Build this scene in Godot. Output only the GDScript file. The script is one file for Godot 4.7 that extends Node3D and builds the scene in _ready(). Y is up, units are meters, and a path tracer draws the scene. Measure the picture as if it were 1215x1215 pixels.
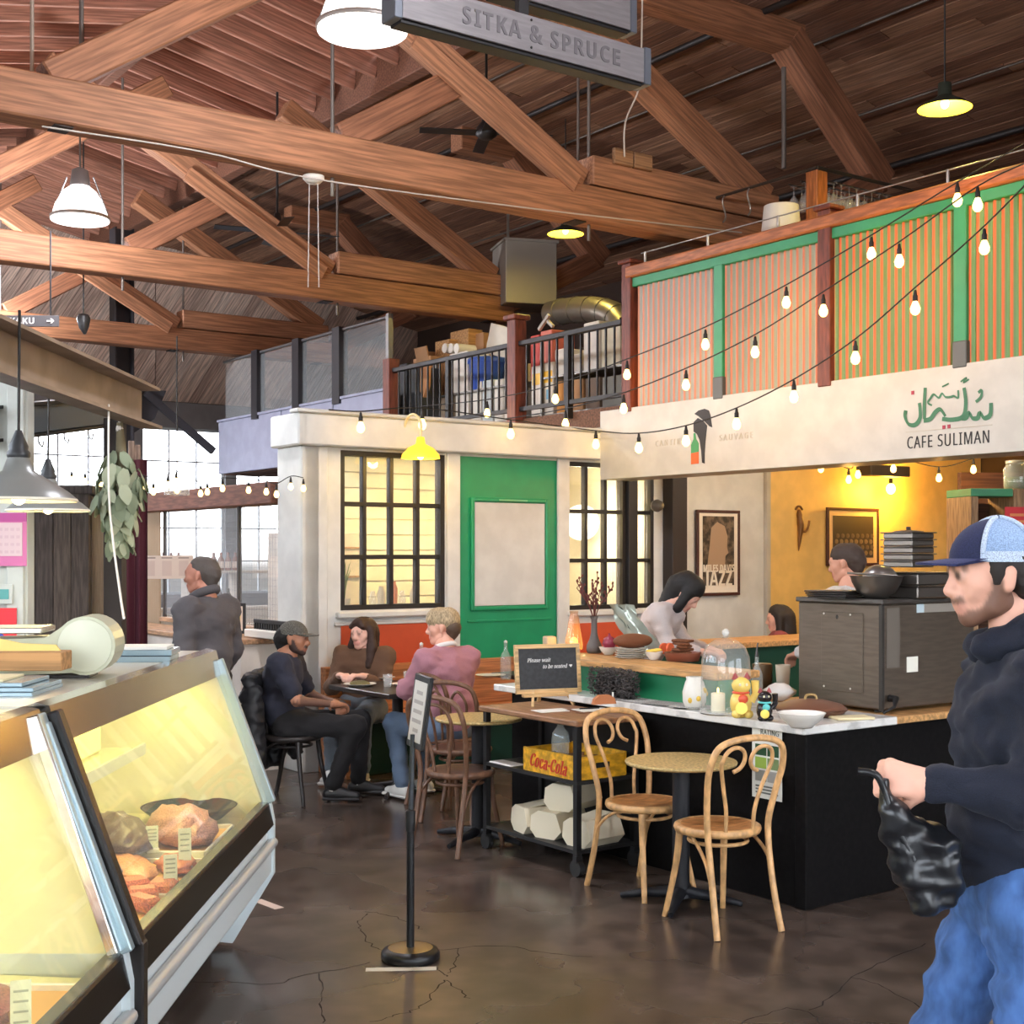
extends Node3D
# Market hall with a butcher's case, a cafe counter and a mezzanine under timber trusses.
const F := 1600.0            # focal length in pixels of the 1215 px frame
const HORIZON := 655.0
const EYE := Vector3(0, 1.72, 0)
const YAW := 0.6241          # the building stands turned to the camera
const UX := Vector3(0.8115, 0, -0.5844)
const VX := Vector3(-0.5844, 0, -0.8115)

func _ready() -> void:
	# camera
	var cam := Camera3D.new()
	cam.name = "camera"
	cam.projection = Camera3D.PROJECTION_FRUSTUM
	cam.near = 0.05
	cam.far = 200.0
	cam.size = 2.0 * 0.05 * 607.5 / F
	cam.frustum_offset = Vector2(0, 0.05 * (HORIZON - 607.5) / F)
	cam.position = EYE
	cam.current = true
	add_child(cam)
	# sky and exposure
	var env := Environment.new()
	env.background_mode = Environment.BG_SKY
	var sm := ProceduralSkyMaterial.new()
	sm.sky_top_color = rgb(206, 220, 238)
	sm.sky_horizon_color = rgb(240, 243, 246)
	sm.ground_bottom_color = rgb(120, 118, 114)
	sm.ground_horizon_color = rgb(170, 168, 164)
	sm.sky_energy_multiplier = 3.0
	sm.ground_energy_multiplier = 1.2
	var sky := Sky.new()
	sky.sky_material = sm
	env.sky = sky
	env.tonemap_mode = Environment.TONE_MAPPER_LINEAR
	env.tonemap_exposure = 0.86
	env.sdfgi_enabled = true
	env.ssao_enabled = true
	env.ssil_enabled = true
	var we := WorldEnvironment.new()
	we.name = "world"
	we.environment = env
	add_child(we)
	# area lamps added inside the unseen back and left windows as daylight
	for w in [[1.2, -4.75, 5.6, 3.0, 2.15, 0.0, 1.8], [8.6, -4.75, 5.6, 3.0, 2.15, 0.0, 1.8], [-2.15, 1.2, 6.0, 3.0, 2.3, -PI / 2, 1.0], [-2.15, 9.0, 7.0, 2.2, 3.5, -PI / 2, 6.0], [-2.15, 17.2, 7.4, 2.2, 3.5, -PI / 2, 20.0]]:
		var al := AreaLight3D.new()
		al.name = "added_window_light"
		al.area_size = Vector2(w[2], w[3])
		al.light_energy = w[6]
		al.light_color = rgb(232, 240, 255)
		al.shadow_enabled = true
		add_child(al, true)
		al.position = G(w[0], w[1], w[4])
		al.rotation.y = YAW + w[5]
	rng.seed = 7
	shell()
	roof()
	trusses()
	mezzanine()
	cafe_front()
	build_all()

# ---------------------------------------------------------------- mesh builder
class MB:
	var v := PackedVector3Array()
	var n := PackedVector3Array()
	var c := PackedColorArray()
	var t := PackedVector2Array()
	var ix := PackedInt32Array()
	var col := Color.WHITE
	func vert(p: Vector3, nn: Vector3, uv := Vector2.ZERO) -> int:
		v.append(p); n.append(nn); c.append(col); t.append(uv)
		return v.size() - 1
	func tri(a: Vector3, b: Vector3, d: Vector3) -> void:
		var nn := (b - a).cross(d - a).normalized()
		var i := vert(a, nn); vert(b, nn); vert(d, nn)
		ix.append_array(PackedInt32Array([i, i + 2, i + 1]))
	func quad(a: Vector3, b: Vector3, d: Vector3, e: Vector3) -> void:
		var nn := (d - a).cross(e - b).normalized()
		var i := vert(a, nn, Vector2(0, 1)); vert(b, nn, Vector2(1, 1)); vert(d, nn, Vector2(1, 0)); vert(e, nn, Vector2(0, 0))
		ix.append_array(PackedInt32Array([i, i + 2, i + 1, i, i + 3, i + 2]))
	func quad_out(a: Vector3, b: Vector3, d: Vector3, e: Vector3, mid: Vector3) -> void:
		if (d - a).cross(e - b).dot((a + b + d + e) * 0.25 - mid) < 0.0:
			quad(a, e, d, b)
		else:
			quad(a, b, d, e)
	func box(ctr: Vector3, s: Vector3, ch := 0.0, b := Basis.IDENTITY) -> MB:
		var h := s * 0.5
		var q := func(sx: float, sy: float, sz: float, ax: int) -> Vector3:
			var p := Vector3(sx * (h.x - (0.0 if ax == 0 else ch)), sy * (h.y - (0.0 if ax == 1 else ch)), sz * (h.z - (0.0 if ax == 2 else ch)))
			return ctr + b * p
		for sg in [-1.0, 1.0]:
			quad_out(q.call(sg, -1, -1, 0), q.call(sg, 1, -1, 0), q.call(sg, 1, 1, 0), q.call(sg, -1, 1, 0), ctr)
			quad_out(q.call(-1, sg, -1, 1), q.call(1, sg, -1, 1), q.call(1, sg, 1, 1), q.call(-1, sg, 1, 1), ctr)
			quad_out(q.call(-1, -1, sg, 2), q.call(1, -1, sg, 2), q.call(1, 1, sg, 2), q.call(-1, 1, sg, 2), ctr)
		if ch > 0.0:
			for a in [-1.0, 1.0]:
				for d in [-1.0, 1.0]:
					quad_out(q.call(a, d, -1, 0), q.call(a, d, 1, 0), q.call(a, d, 1, 1), q.call(a, d, -1, 1), ctr)
					quad_out(q.call(a, -1, d, 0), q.call(a, 1, d, 0), q.call(a, 1, d, 2), q.call(a, -1, d, 2), ctr)
					quad_out(q.call(-1, a, d, 1), q.call(1, a, d, 1), q.call(1, a, d, 2), q.call(-1, a, d, 2), ctr)
			for a in [-1.0, 1.0]:
				for d in [-1.0, 1.0]:
					for e in [-1.0, 1.0]:
						var p0: Vector3 = q.call(a, d, e, 0)
						var p1: Vector3 = q.call(a, d, e, 1)
						var p2: Vector3 = q.call(a, d, e, 2)
						if (p1 - p0).cross(p2 - p0).dot(p0 - ctr) < 0.0:
							tri(p0, p2, p1)
						else:
							tri(p0, p1, p2)
		return self
	# a box between two points, thickness a (sideways) x b (up)
	func bar(p: Vector3, q: Vector3, a: float, bb: float, ch := 0.0, up := Vector3.UP) -> MB:
		var x := (q - p).normalized()
		var z := x.cross(up)
		z = x.cross(Vector3.FORWARD) if z.length() < 0.01 else z
		z = z.normalized()
		return box((p + q) * 0.5, Vector3(p.distance_to(q), bb, a), ch, Basis(x, z.cross(x), z))
	# smooth grid of points; rows of equal length
	func sheet(rows: Array, close_u := false, close_v := false, flip := false) -> MB:
		var r := rows.size()
		var k: int = rows[0].size()
		var base := v.size()
		for i in r:
			for j in k:
				vert(rows[i][j], Vector3.ZERO, Vector2(float(j) / maxf(k - 1, 1), 1.0 - float(i) / maxf(r - 1, 1)))
		for i in (r if close_v else r - 1):
			for j in (k if close_u else k - 1):
				var a := base + i * k + j
				var b := base + i * k + (j + 1) % k
				var d := base + ((i + 1) % r) * k + (j + 1) % k
				var e := base + ((i + 1) % r) * k + j
				if flip:
					_t(a, e, d); _t(a, d, b)
				else:
					_t(a, b, d); _t(a, d, e)
		for i in range(base, v.size()):
			n[i] = n[i].normalized() if n[i].length() > 1e-12 else Vector3.UP
		return self
	func _t(a: int, b: int, d: int) -> void:
		var nn := (v[b] - v[a]).cross(v[d] - v[a])
		if nn.length_squared() < 1e-18:
			return
		n[a] += nn; n[b] += nn; n[d] += nn
		ix.append_array(PackedInt32Array([a, d, b]))
	func lathe(prof: Array, seg := 20, at := Vector3.ZERO, b := Basis.IDENTITY) -> MB:
		var rows := []
		for p in prof:
			var row := []
			for j in seg:
				var a := TAU * j / seg
				row.append(at + b * Vector3(p.x * cos(a), p.y, -p.x * sin(a)))
			rows.append(row)
		return sheet(rows, true, false)
	func tube(pts: Array, rad, sides := 8, caps := true, closed := false) -> MB:
		var m := pts.size()
		var rows := []
		var up := Vector3.ZERO
		for i in m:
			var d: Vector3
			if closed:
				d = (pts[(i + 1) % m] - pts[(i + m - 1) % m]).normalized()
			else:
				d = (pts[mini(i + 1, m - 1)] - pts[maxi(i - 1, 0)]).normalized()
			if up == Vector3.ZERO:
				up = d.cross(Vector3.RIGHT if absf(d.x) < 0.8 else Vector3.FORWARD).normalized()
			up = (up - d * up.dot(d)).normalized()
			var side := d.cross(up)
			var r: float = rad if rad is float else rad[i]
			var row := []
			for j in sides:
				var a := TAU * j / sides
				row.append(pts[i] + (up * cos(a) + side * sin(a)) * r)
			rows.append(row)
		sheet(rows, true, closed)
		if caps and not closed:
			for e in [0, m - 1]:
				for j in range(1, sides - 1):
					if e == 0:
						tri(rows[e][0], rows[e][j + 1], rows[e][j])
					else:
						tri(rows[e][0], rows[e][j], rows[e][j + 1])
		return self
	func ell(ctr: Vector3, r: Vector3, seg := 14, rings := 8, b := Basis.IDENTITY) -> MB:
		var rows := []
		for i in rings + 1:
			var f := PI * i / rings - PI / 2
			var row := []
			for j in seg:
				var a := TAU * j / seg
				row.append(ctr + b * Vector3(r.x * cos(f) * cos(a), r.y * sin(f), -r.z * cos(f) * sin(a)))
			rows.append(row)
		return sheet(rows, true, false)
	# polygon in local XY pushed from z=0 to z=depth, placed with xf
	func prism(poly: PackedVector2Array, depth: float, xf := Transform3D.IDENTITY) -> MB:
		var p := poly
		if Geometry2D.is_polygon_clockwise(p):
			p = p.duplicate(); p.reverse()
		var tr := Geometry2D.triangulate_polygon(p)
		for k in range(0, tr.size(), 3):
			var a := p[tr[k]]; var b := p[tr[k + 1]]; var d := p[tr[k + 2]]
			if (b - a).cross(d - a) < 0.0:
				var sw := b; b = d; d = sw
			tri(xf * Vector3(a.x, a.y, depth), xf * Vector3(b.x, b.y, depth), xf * Vector3(d.x, d.y, depth))
			tri(xf * Vector3(a.x, a.y, 0), xf * Vector3(d.x, d.y, 0), xf * Vector3(b.x, b.y, 0))
		for i in p.size():
			var a := p[i]; var b := p[(i + 1) % p.size()]
			quad(xf * Vector3(a.x, a.y, 0), xf * Vector3(b.x, b.y, 0), xf * Vector3(b.x, b.y, depth), xf * Vector3(a.x, a.y, depth))
		return self
	func mesh(colored := false) -> ArrayMesh:
		var a := []
		a.resize(Mesh.ARRAY_MAX)
		a[Mesh.ARRAY_VERTEX] = v; a[Mesh.ARRAY_NORMAL] = n; a[Mesh.ARRAY_TEX_UV] = t; a[Mesh.ARRAY_INDEX] = ix
		if colored:
			a[Mesh.ARRAY_COLOR] = c
		var m := ArrayMesh.new()
		m.add_surface_from_arrays(Mesh.PRIMITIVE_TRIANGLES, a)
		return m

# ---------------------------------------------------------------- scene helpers
var used := {}
var mats := {}
var texs := {}
var rng := RandomNumberGenerator.new()
const NTH := ["first", "second", "third", "fourth", "fifth", "sixth", "seventh", "eighth", "ninth", "tenth", "eleventh"]

func numbered(called: String) -> String:
	used[called] = used.get(called, -1) + 1
	return called if used[called] == 0 else "%s_%03d" % [called, used[called]]

func tag(o: Node, label := "", category := "", group := "", kind := "") -> void:
	if label: o.set_meta("label", label)
	if category: o.set_meta("category", category)
	if group: o.set_meta("group", group)
	if kind: o.set_meta("kind", kind)

func thing(called: String, label: String, category: String, at := Vector3.ZERO, turn := 0.0, group := "") -> Node3D:
	var o := Node3D.new()
	o.name = numbered(called)
	add_child(o)
	o.position = at
	o.rotation.y = turn
	tag(o, label, category, group)
	return o

func part(parent: Node, called: String, m, mat: Material, at := Vector3.ZERO, b := Basis.IDENTITY) -> MeshInstance3D:
	var o := MeshInstance3D.new()
	o.name = called if parent != self else numbered(called)
	o.mesh = m.mesh() if m is MB else m
	o.material_override = mat
	o.transform = Transform3D(b, at)
	parent.add_child(o, true)
	return o

func solo(called: String, label: String, category: String, m, mat: Material, at := Vector3.ZERO, turn := 0.0, group := "") -> MeshInstance3D:
	var o := part(self, called, m, mat, at, Basis(Vector3.UP, turn))
	tag(o, label, category, group)
	return o

func struct(called: String, m, mat: Material, at := Vector3.ZERO, turn := YAW) -> MeshInstance3D:
	var o := part(self, called, m, mat, at, Basis(Vector3.UP, turn))
	tag(o, "", "", "", "structure")
	return o

func structn(called: String, at := Vector3.ZERO, turn := YAW) -> Node3D:
	var o := Node3D.new()
	o.name = numbered(called)
	add_child(o)
	o.position = at
	o.rotation.y = turn
	tag(o, "", "", "", "structure")
	return o

func copy_of(o: Node3D, at: Vector3, turn: float, label := "", group := "") -> Node3D:
	var r: Node3D = o.duplicate()
	r.name = numbered(String(o.name))
	add_child(r)
	r.position = at
	r.rotation.y = turn
	if label: r.set_meta("label", label)
	if group: r.set_meta("group", group)
	return r

func bx(s: Vector3, ch := 0.0, ctr := Vector3.ZERO) -> MB:
	return MB.new().box(ctr, s, ch)

# building grid: u runs along the shop front, v along the mezzanine edge
func G(u: float, v: float, y := 0.0) -> Vector3:
	return UX * u + VX * v + Vector3(0, y, 0)
# the same as coordinates inside a node that is turned by YAW and stands at the origin
func L(u: float, v: float, y := 0.0) -> Vector3:
	return Vector3(u, y, -v)
# pixel to point: at a height, at a depth, on a grid plane
func ray(px: float, py: float) -> Vector3:
	return Vector3((px - 607.5) / F, (HORIZON - py) / F, -1.0)
func at_h(px: float, py: float, h: float) -> Vector3:
	var r := ray(px, py)
	return EYE + r * ((h - EYE.y) / r.y)
func at_d(px: float, py: float, d: float) -> Vector3:
	return EYE + ray(px, py) * d
func at_u(px: float, py: float, u: float) -> Vector3:
	var r := ray(px, py)
	return EYE + r * (u / r.dot(UX))
func at_v(px: float, py: float, v: float) -> Vector3:
	var r := ray(px, py)
	return EYE + r * (v / r.dot(VX))
func gu(p: Vector3) -> float:
	return p.dot(UX)
func gv(p: Vector3) -> float:
	return p.dot(VX)

# ---------------------------------------------------------------- materials
func noise_tex(key: String, freq: float, oct: int, lo: Color, hi: Color, size := 512, type := FastNoiseLite.TYPE_SIMPLEX_SMOOTH, warp := 0.0, p0 := 0.25, p1 := 0.75) -> NoiseTexture2D:
	if texs.has(key):
		return texs[key]
	var f := FastNoiseLite.new()
	f.seed = key.hash() % 10000
	f.noise_type = type
	f.frequency = freq
	f.fractal_octaves = oct
	if warp > 0.0:
		f.domain_warp_enabled = true
		f.domain_warp_amplitude = warp
	var g := Gradient.new()
	g.set_color(0, lo); g.set_color(1, hi)
	g.set_offset(0, p0); g.set_offset(1, p1)
	var t := NoiseTexture2D.new()
	t.width = size; t.height = size; t.seamless = true
	t.noise = f; t.color_ramp = g
	texs[key] = t
	return t

func g1(x: float) -> Color:
	return Color(x, x, x)

func mt(key: String, c := Color.WHITE, rough := 0.6, metal := 0.0) -> StandardMaterial3D:
	if mats.has(key):
		return mats[key]
	var m := StandardMaterial3D.new()
	m.resource_name = key
	m.albedo_color = c
	m.roughness = rough
	m.metallic = metal
	mats[key] = m
	return m

func rgb(r: int, g: int, b: int) -> Color:
	return Color(r / 255.0, g / 255.0, b / 255.0)

func tri(m: StandardMaterial3D, tex: Texture2D, s: Vector3, bump := 0.0, off := Vector3.ZERO) -> StandardMaterial3D:
	m.albedo_texture = tex
	m.uv1_triplanar = true
	m.uv1_scale = s
	m.uv1_offset = off
	if bump > 0.0:
		m.heightmap_enabled = true
		m.heightmap_texture = tex
		m.heightmap_scale = bump
	return m

func wood(key: String, c := Color.WHITE, rough := 0.6, off := 0.0, s := Vector3(0.14, 3.2, 3.2)) -> StandardMaterial3D:
	if mats.has(key):
		return mats[key]
	var m := mt(key, c, rough)
	return tri(m, noise_tex("grain", 0.02, 4, g1(0.76), g1(1.0), 512, FastNoiseLite.TYPE_SIMPLEX_SMOOTH, 12.0), s, 0.12, Vector3(off * 0.37, off * 0.61, off * 0.83))

func plaster(key: String, c := Color.WHITE, rough := 0.75) -> StandardMaterial3D:
	if mats.has(key):
		return mats[key]
	return tri(mt(key, c, rough), noise_tex("blotch", 0.012, 4, g1(0.955), g1(1.0)), Vector3(0.6, 0.6, 0.6))

func cloth(key: String, c := Color.WHITE, rough := 0.9) -> StandardMaterial3D:
	if mats.has(key):
		return mats[key]
	var m := tri(mt(key, c, rough), noise_tex("weave", 0.09, 2, g1(0.72), g1(1.0)), Vector3(5, 5, 5), 0.1)
	m.rim_enabled = true
	m.rim = 0.3
	m.rim_tint = 0.6
	return m

func glassy(key: String, c := Color.WHITE, a := 0.08, rough := 0.02) -> StandardMaterial3D:
	if mats.has(key):
		return mats[key]
	var m := mt(key, Color(c.r, c.g, c.b, a), rough)
	m.transparency = BaseMaterial3D.TRANSPARENCY_ALPHA
	return m

func glow(key: String, c := Color.WHITE, e := 1.0) -> StandardMaterial3D:
	if mats.has(key):
		return mats[key]
	var m := mt(key, c, 0.5)
	m.emission_enabled = true
	m.emission = c
	m.emission_energy_multiplier = e
	return m

func skinmat(key := "skin") -> StandardMaterial3D:
	if mats.has(key):
		return mats[key]
	var m := mt(key, Color.WHITE, 0.55)
	m.vertex_color_use_as_albedo = true
	return m

func omni(parent: Node, at: Vector3, c: Color, e: float, size := 0.05, rng_m := 30.0) -> void:
	var l := OmniLight3D.new()
	l.name = "light"
	l.light_color = c
	l.light_energy = e
	l.light_size = size
	l.omni_range = rng_m
	l.omni_attenuation = 2.0
	l.shadow_enabled = true
	parent.add_child(l, true)
	l.position = at

func lettering(parent: Node, called: String, txt: String, h: float, mat: Material, at: Vector3, b := Basis.IDENTITY, font := "Droid Sans", bold := false, sx := 1.0, spacing := 0) -> MeshInstance3D:
	var f := SystemFont.new()
	f.font_names = PackedStringArray([font])
	if bold: f.font_weight = 700
	var fu: Font = f
	if spacing != 0:
		var fv := FontVariation.new()
		fv.base_font = f
		fv.spacing_glyph = spacing
		fu = fv
	var t := TextMesh.new()
	t.font = fu
	t.text = txt
	t.font_size = 64
	t.pixel_size = h / 46.0
	t.depth = 0.004
	t.curve_step = 2.0
	return part(parent, called, t, mat, at, b * Basis.from_scale(Vector3(sx, 1, 1)))

func curve(pts: Array, steps := 6, closed := false) -> Array:
	# Catmull-Rom through the points
	var out := []
	var m := pts.size()
	for i in (m if closed else m - 1):
		var p0 = pts[(i + m - 1) % m] if closed else pts[maxi(i - 1, 0)]
		var p1 = pts[i]
		var p2 = pts[(i + 1) % m]
		var p3 = pts[(i + 2) % m] if closed else pts[mini(i + 2, m - 1)]
		for k in steps:
			var f := float(k) / steps
			out.append(p1.cubic_interpolate(p2, p0, p3, f))
	if not closed:
		out.append(pts[m - 1])
	return out
# ---------------------------------------------------------------- hall
const RIDGE_U := 5.2
const V0 := -4.8
const V1 := 21.8
const UL := -2.2
const UR := 13.5

func wall_with_holes(a: float, b: float, top: float, holes: Array, th: float) -> MB:
	# a wall along local x from a to b, z from -th to 0; holes as [x0, x1, y0, y1] side by side, none overlapping in x
	var m := MB.new()
	var xs := a
	for h in holes:
		if h[0] > xs:
			m.box(Vector3((xs + h[0]) / 2, top / 2, -th / 2), Vector3(h[0] - xs, top, th))
		if h[2] > 0.0:
			m.box(Vector3((h[0] + h[1]) / 2, h[2] / 2, -th / 2), Vector3(h[1] - h[0], h[2], th))
		if h[3] < top:
			m.box(Vector3((h[0] + h[1]) / 2, (h[3] + top) / 2, -th / 2), Vector3(h[1] - h[0], top - h[3], th))
		xs = h[1]
	if xs < b:
		m.box(Vector3((xs + b) / 2, top / 2, -th / 2), Vector3(b - xs, top, th))
	return m

func steel_window(n: int, at: Vector3, turn: float, w: float, h: float, nx: int, ny: int, mat: Material) -> void:
	var o := structn("window_%d" % n, at, turn)
	var fr := MB.new()
	for s in [-1, 1]:
		fr.box(Vector3(s * (w / 2 - 0.02), h / 2, 0), Vector3(0.04, h, 0.06))
		fr.box(Vector3(0, h / 2 + s * (h / 2 - 0.02), 0), Vector3(w - 0.08, 0.04, 0.06))
	part(o, "window_frame", fr, mat)
	for i in range(1, nx):
		part(o, "muntin", bx(Vector3(0.025, h - 0.08, 0.03)), mat, Vector3(-w / 2 + w * i / nx, h / 2, 0))
	for j in range(1, ny):
		part(o, "muntin", bx(Vector3(w - 0.08, 0.025, 0.028)), mat, Vector3(0, h * j / ny, 0))
	var pm := bx(Vector3(w / nx - 0.03, h / ny - 0.03, 0.004)).mesh()
	for i in nx:
		for j in ny:
			part(o, "pane", pm, glassy("window_glass", Color.WHITE, 0.04), Vector3(-w / 2 + w * (i + 0.5) / nx, h * (j + 0.5) / ny, 0))

func shell() -> void:
	var fm := tri(mt("concrete_floor", rgb(98, 84, 75), 0.33), noise_tex("floor_blotch", 0.006, 5, g1(0.78), g1(1.0), 1024, FastNoiseLite.TYPE_SIMPLEX_SMOOTH, 30.0, 0.2, 0.8), Vector3(0.16, 0.16, 0.16))
	fm.roughness_texture = noise_tex("floor_rough", 0.008, 4, g1(0.6), g1(1.0), 512)
	fm.detail_enabled = true
	fm.detail_albedo = noise_tex("floor_speck", 0.05, 3, g1(0.8), g1(1.0), 512)
	fm.detail_blend_mode = BaseMaterial3D.BLEND_MODE_MUL
	fm.uv2_triplanar = true
	fm.uv2_scale = Vector3(0.9, 0.9, 0.9)
	var fl := struct("floor", bx(Vector3(UR - UL + 0.6, 0.2, V1 - V0 + 0.6), 0.0, L((UR + UL) / 2, (V0 + V1) / 2, -0.1)), fm)
	# cracks in the concrete
	var crack := mt("crack_dirt", rgb(38, 31, 27), 0.9)
	var lines := [
		[[0, 1172], [60, 1164], [120, 1158], [312, 1168], [350, 1160], [400, 1150], [440, 1142]],
		[[380, 1155], [383, 1175], [382, 1195], [385, 1213]],
		[[455, 1130], [440, 1120], [428, 1105], [427, 1095], [435, 1085]],
		[[435, 1082], [455, 1085], [480, 1092], [500, 1103]],
		[[440, 1212], [470, 1205], [500, 1195], [512, 1180], [528, 1164], [545, 1175], [555, 1185]],
		[[545, 1125], [540, 1140], [534, 1155]],
		[[530, 1160], [520, 1150], [508, 1148]],
		[[700, 1135], [640, 1130], [590, 1122], [520, 1128]],
		[[960, 1200], [985, 1185], [1010, 1160], [1050, 1140], [1100, 1120]],
		[[1010, 1160], [1040, 1168], [1080, 1190], [1110, 1214]],
		[[880, 1214], [925, 1198], [960, 1200], [975, 1214]],
	]
	for ln in lines:
		var m := MB.new()
		var pts := []
		for p in ln:
			pts.append(at_h(p[0], p[1], 0.0).rotated(Vector3.UP, -YAW))
		var fine := []
		for p in curve(pts, 5):
			fine.append(p + Vector3(rng.randf_range(-0.012, 0.012), 0, rng.randf_range(-0.012, 0.012)))
		for i in fine.size() - 1:
			var d: Vector3 = (fine[i + 1] - fine[i]).normalized().cross(Vector3.UP) * rng.randf_range(0.0015, 0.0035)
			var y := Vector3(0, 0.0006, 0)
			m.quad(fine[i] - d + y, fine[i] + d + y, fine[i + 1] + d + y, fine[i + 1] - d + y)
		part(fl, "crack", m, crack)
	# strips of tape stuck on the floor
	var tape := plaster("tape", rgb(205, 196, 180))
	var p0 := at_h(476, 1150, 0.0)
	solo("floor_tape", "worn pale tape strip under the black sign stand base", "tape", bx(Vector3(0.29, 0.0012, 0.045)), tape, p0 + Vector3(0, 0.001, 0), 0.06)
	var p1 := at_h(318, 1073, 0.0)
	solo("floor_tape", "pale tape strip at the end of the butcher's display case", "tape", bx(Vector3(0.21, 0.0012, 0.05)), mt("tape_pink", rgb(200, 178, 165), 0.8), p1 + Vector3(0, 0.001, 0), -0.85)
	# outer walls
	var white := plaster("hall_white", rgb(214, 210, 202))
	var holes_b := [[-1.6, 4.0, 0.65, 3.65], [5.8, 11.4, 0.65, 3.65]]
	struct("wall_back", wall_with_holes(UL - 0.2, UR + 0.2, 7.4, holes_b, 0.2), white, L(0, V0, 0).rotated(Vector3.UP, YAW))
	steel_window(1, G(1.2, V0 - 0.1, 0.65), YAW, 5.6, 3.0, 6, 4, mt("steel_dark", rgb(40, 40, 42), 0.5))
	steel_window(2, G(8.6, V0 - 0.1, 0.65), YAW, 5.6, 3.0, 6, 4, mt("steel_dark"))
	struct("wall_left", wall_with_holes(V0 - 0.2, V1 + 0.2, 6.2, [[-1.8, 4.2, 0.8, 3.8], [5.5, 12.5, 2.4, 4.6], [13.5, 20.9, 2.4, 4.6]], 0.2), white, G(UL, 0, 0), YAW - PI / 2 + PI)
	steel_window(3, G(UL - 0.1, 1.2, 0.8), YAW + PI / 2, 6.0, 3.0, 6, 4, mt("steel_dark"))
	steel_window(4, G(UL - 0.1, 9.0, 2.4), YAW + PI / 2, 7.0, 2.2, 7, 3, mt("steel_dark"))  # unseen high window, added to bring light in from the left
	steel_window(12, G(UL - 0.1, 17.2, 2.4), YAW + PI / 2, 7.4, 2.2, 7, 3, mt("steel_dark"))  # another unseen opening, added to light the far trusses and gable
	struct("wall_right", bx(Vector3(0.2, 6.4, V1 - V0 + 0.4), 0.0, L(UR + 0.1, (V0 + V1) / 2, 3.2)), mt("brown_wall", rgb(70, 52, 42), 0.8))
	# far wall: concrete band with windows, boarded gable above
	var grey := plaster("grey_concrete", rgb(150, 147, 146))
	var fw := structn("wall_far")
	var hl := [[6.25, 7.75, 2.75, 3.82], [8.12, 9.6, 2.6, 3.82], [9.85, 11.4, 2.6, 3.82]]
	var up := wall_with_holes(UL, UR, 4.25, [[3.9, 5.6, 0.9, 3.82], [6.25, 7.75, 2.75, 3.82], [8.12, 9.6, 1.0, 3.82], [9.8, 11.2, 1.0, 3.82]], 0.2)
	part(fw, "wall_panel", up, grey, L(0, V1, 0))
	part(fw, "wall_panel", bx(Vector3(UR - UL, 3.2, 0.08), 0.0, L((UR + UL) / 2, V1 + 0.12, 5.85)), mt("gable_back", rgb(40, 30, 26), 0.9))
	var wf := mt("window_white", rgb(205, 208, 210), 0.5)
	steel_window(5, G(4.75, V1 + 0.1, 0.9), YAW, 1.7, 2.92, 3, 4, wf)
	steel_window(6, G(7.0, V1 + 0.1, 2.75), YAW, 1.5, 1.07, 3, 2, wf)
	steel_window(7, G(8.86, V1 + 0.1, 1.0), YAW, 1.48, 2.82, 3, 5, wf)
	steel_window(8, G(10.5, V1 + 0.1, 1.0), YAW, 1.4, 2.82, 3, 5, wf)
	# diagonal boards of the gable
	var pool := []
	for k in 6:
		pool.append(wood("gable_board_%d" % k, [rgb(238, 212, 192), rgb(226, 198, 178), rgb(242, 220, 202), rgb(218, 188, 168), rgb(232, 206, 186), rgb(210, 182, 164)][k], 0.8, k * 3.1))
	var ang := deg_to_rad(58)
	var du := Vector2(cos(ang), sin(ang))
	var bw := 0.15
	for seg in [[UL, 4.2], [4.2, 8.35], [8.35, UR]]:
		for k in range(-40, 75):
			# strip of the board, clipped to the field of the gable
			var c0 := Vector2(seg[0], 4.2) + Vector2(-du.y, du.x) * 0.0 + Vector2(k * bw / du.y, 0)
			var pl := PackedVector2Array([c0 - du * 9, c0 - du * 9 + Vector2(bw * 0.95 / du.y, 0), c0 + du * 9 + Vector2(bw * 0.95 / du.y, 0), c0 + du * 9])
			var field := PackedVector2Array([Vector2(seg[0] + 0.01, 4.26), Vector2(seg[1] - 0.01, 4.26), Vector2(seg[1] - 0.01, 7.25), Vector2(seg[0] + 0.01, 7.25)])
			for q in Geometry2D.intersect_polygons(pl, field):
				if q.size() < 3: continue
				var vis := false
				for pt in q:
					vis = vis or pt.x > 4.6
				if not vis and k % 1 == 0:
					continue
				var cc := Vector2.ZERO
				for pt in q: cc += pt
				cc /= q.size()
				var loc := PackedVector2Array()
				for pt in q: loc.append((pt - cc).rotated(-ang))
				part(fw, "plank", MB.new().prism(loc, 0.03 + 0.008 * (k % 3)), pool[rng.randi() % 6], L(cc.x, V1 + 0.04, cc.y), Basis(Vector3.BACK, ang))

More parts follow.
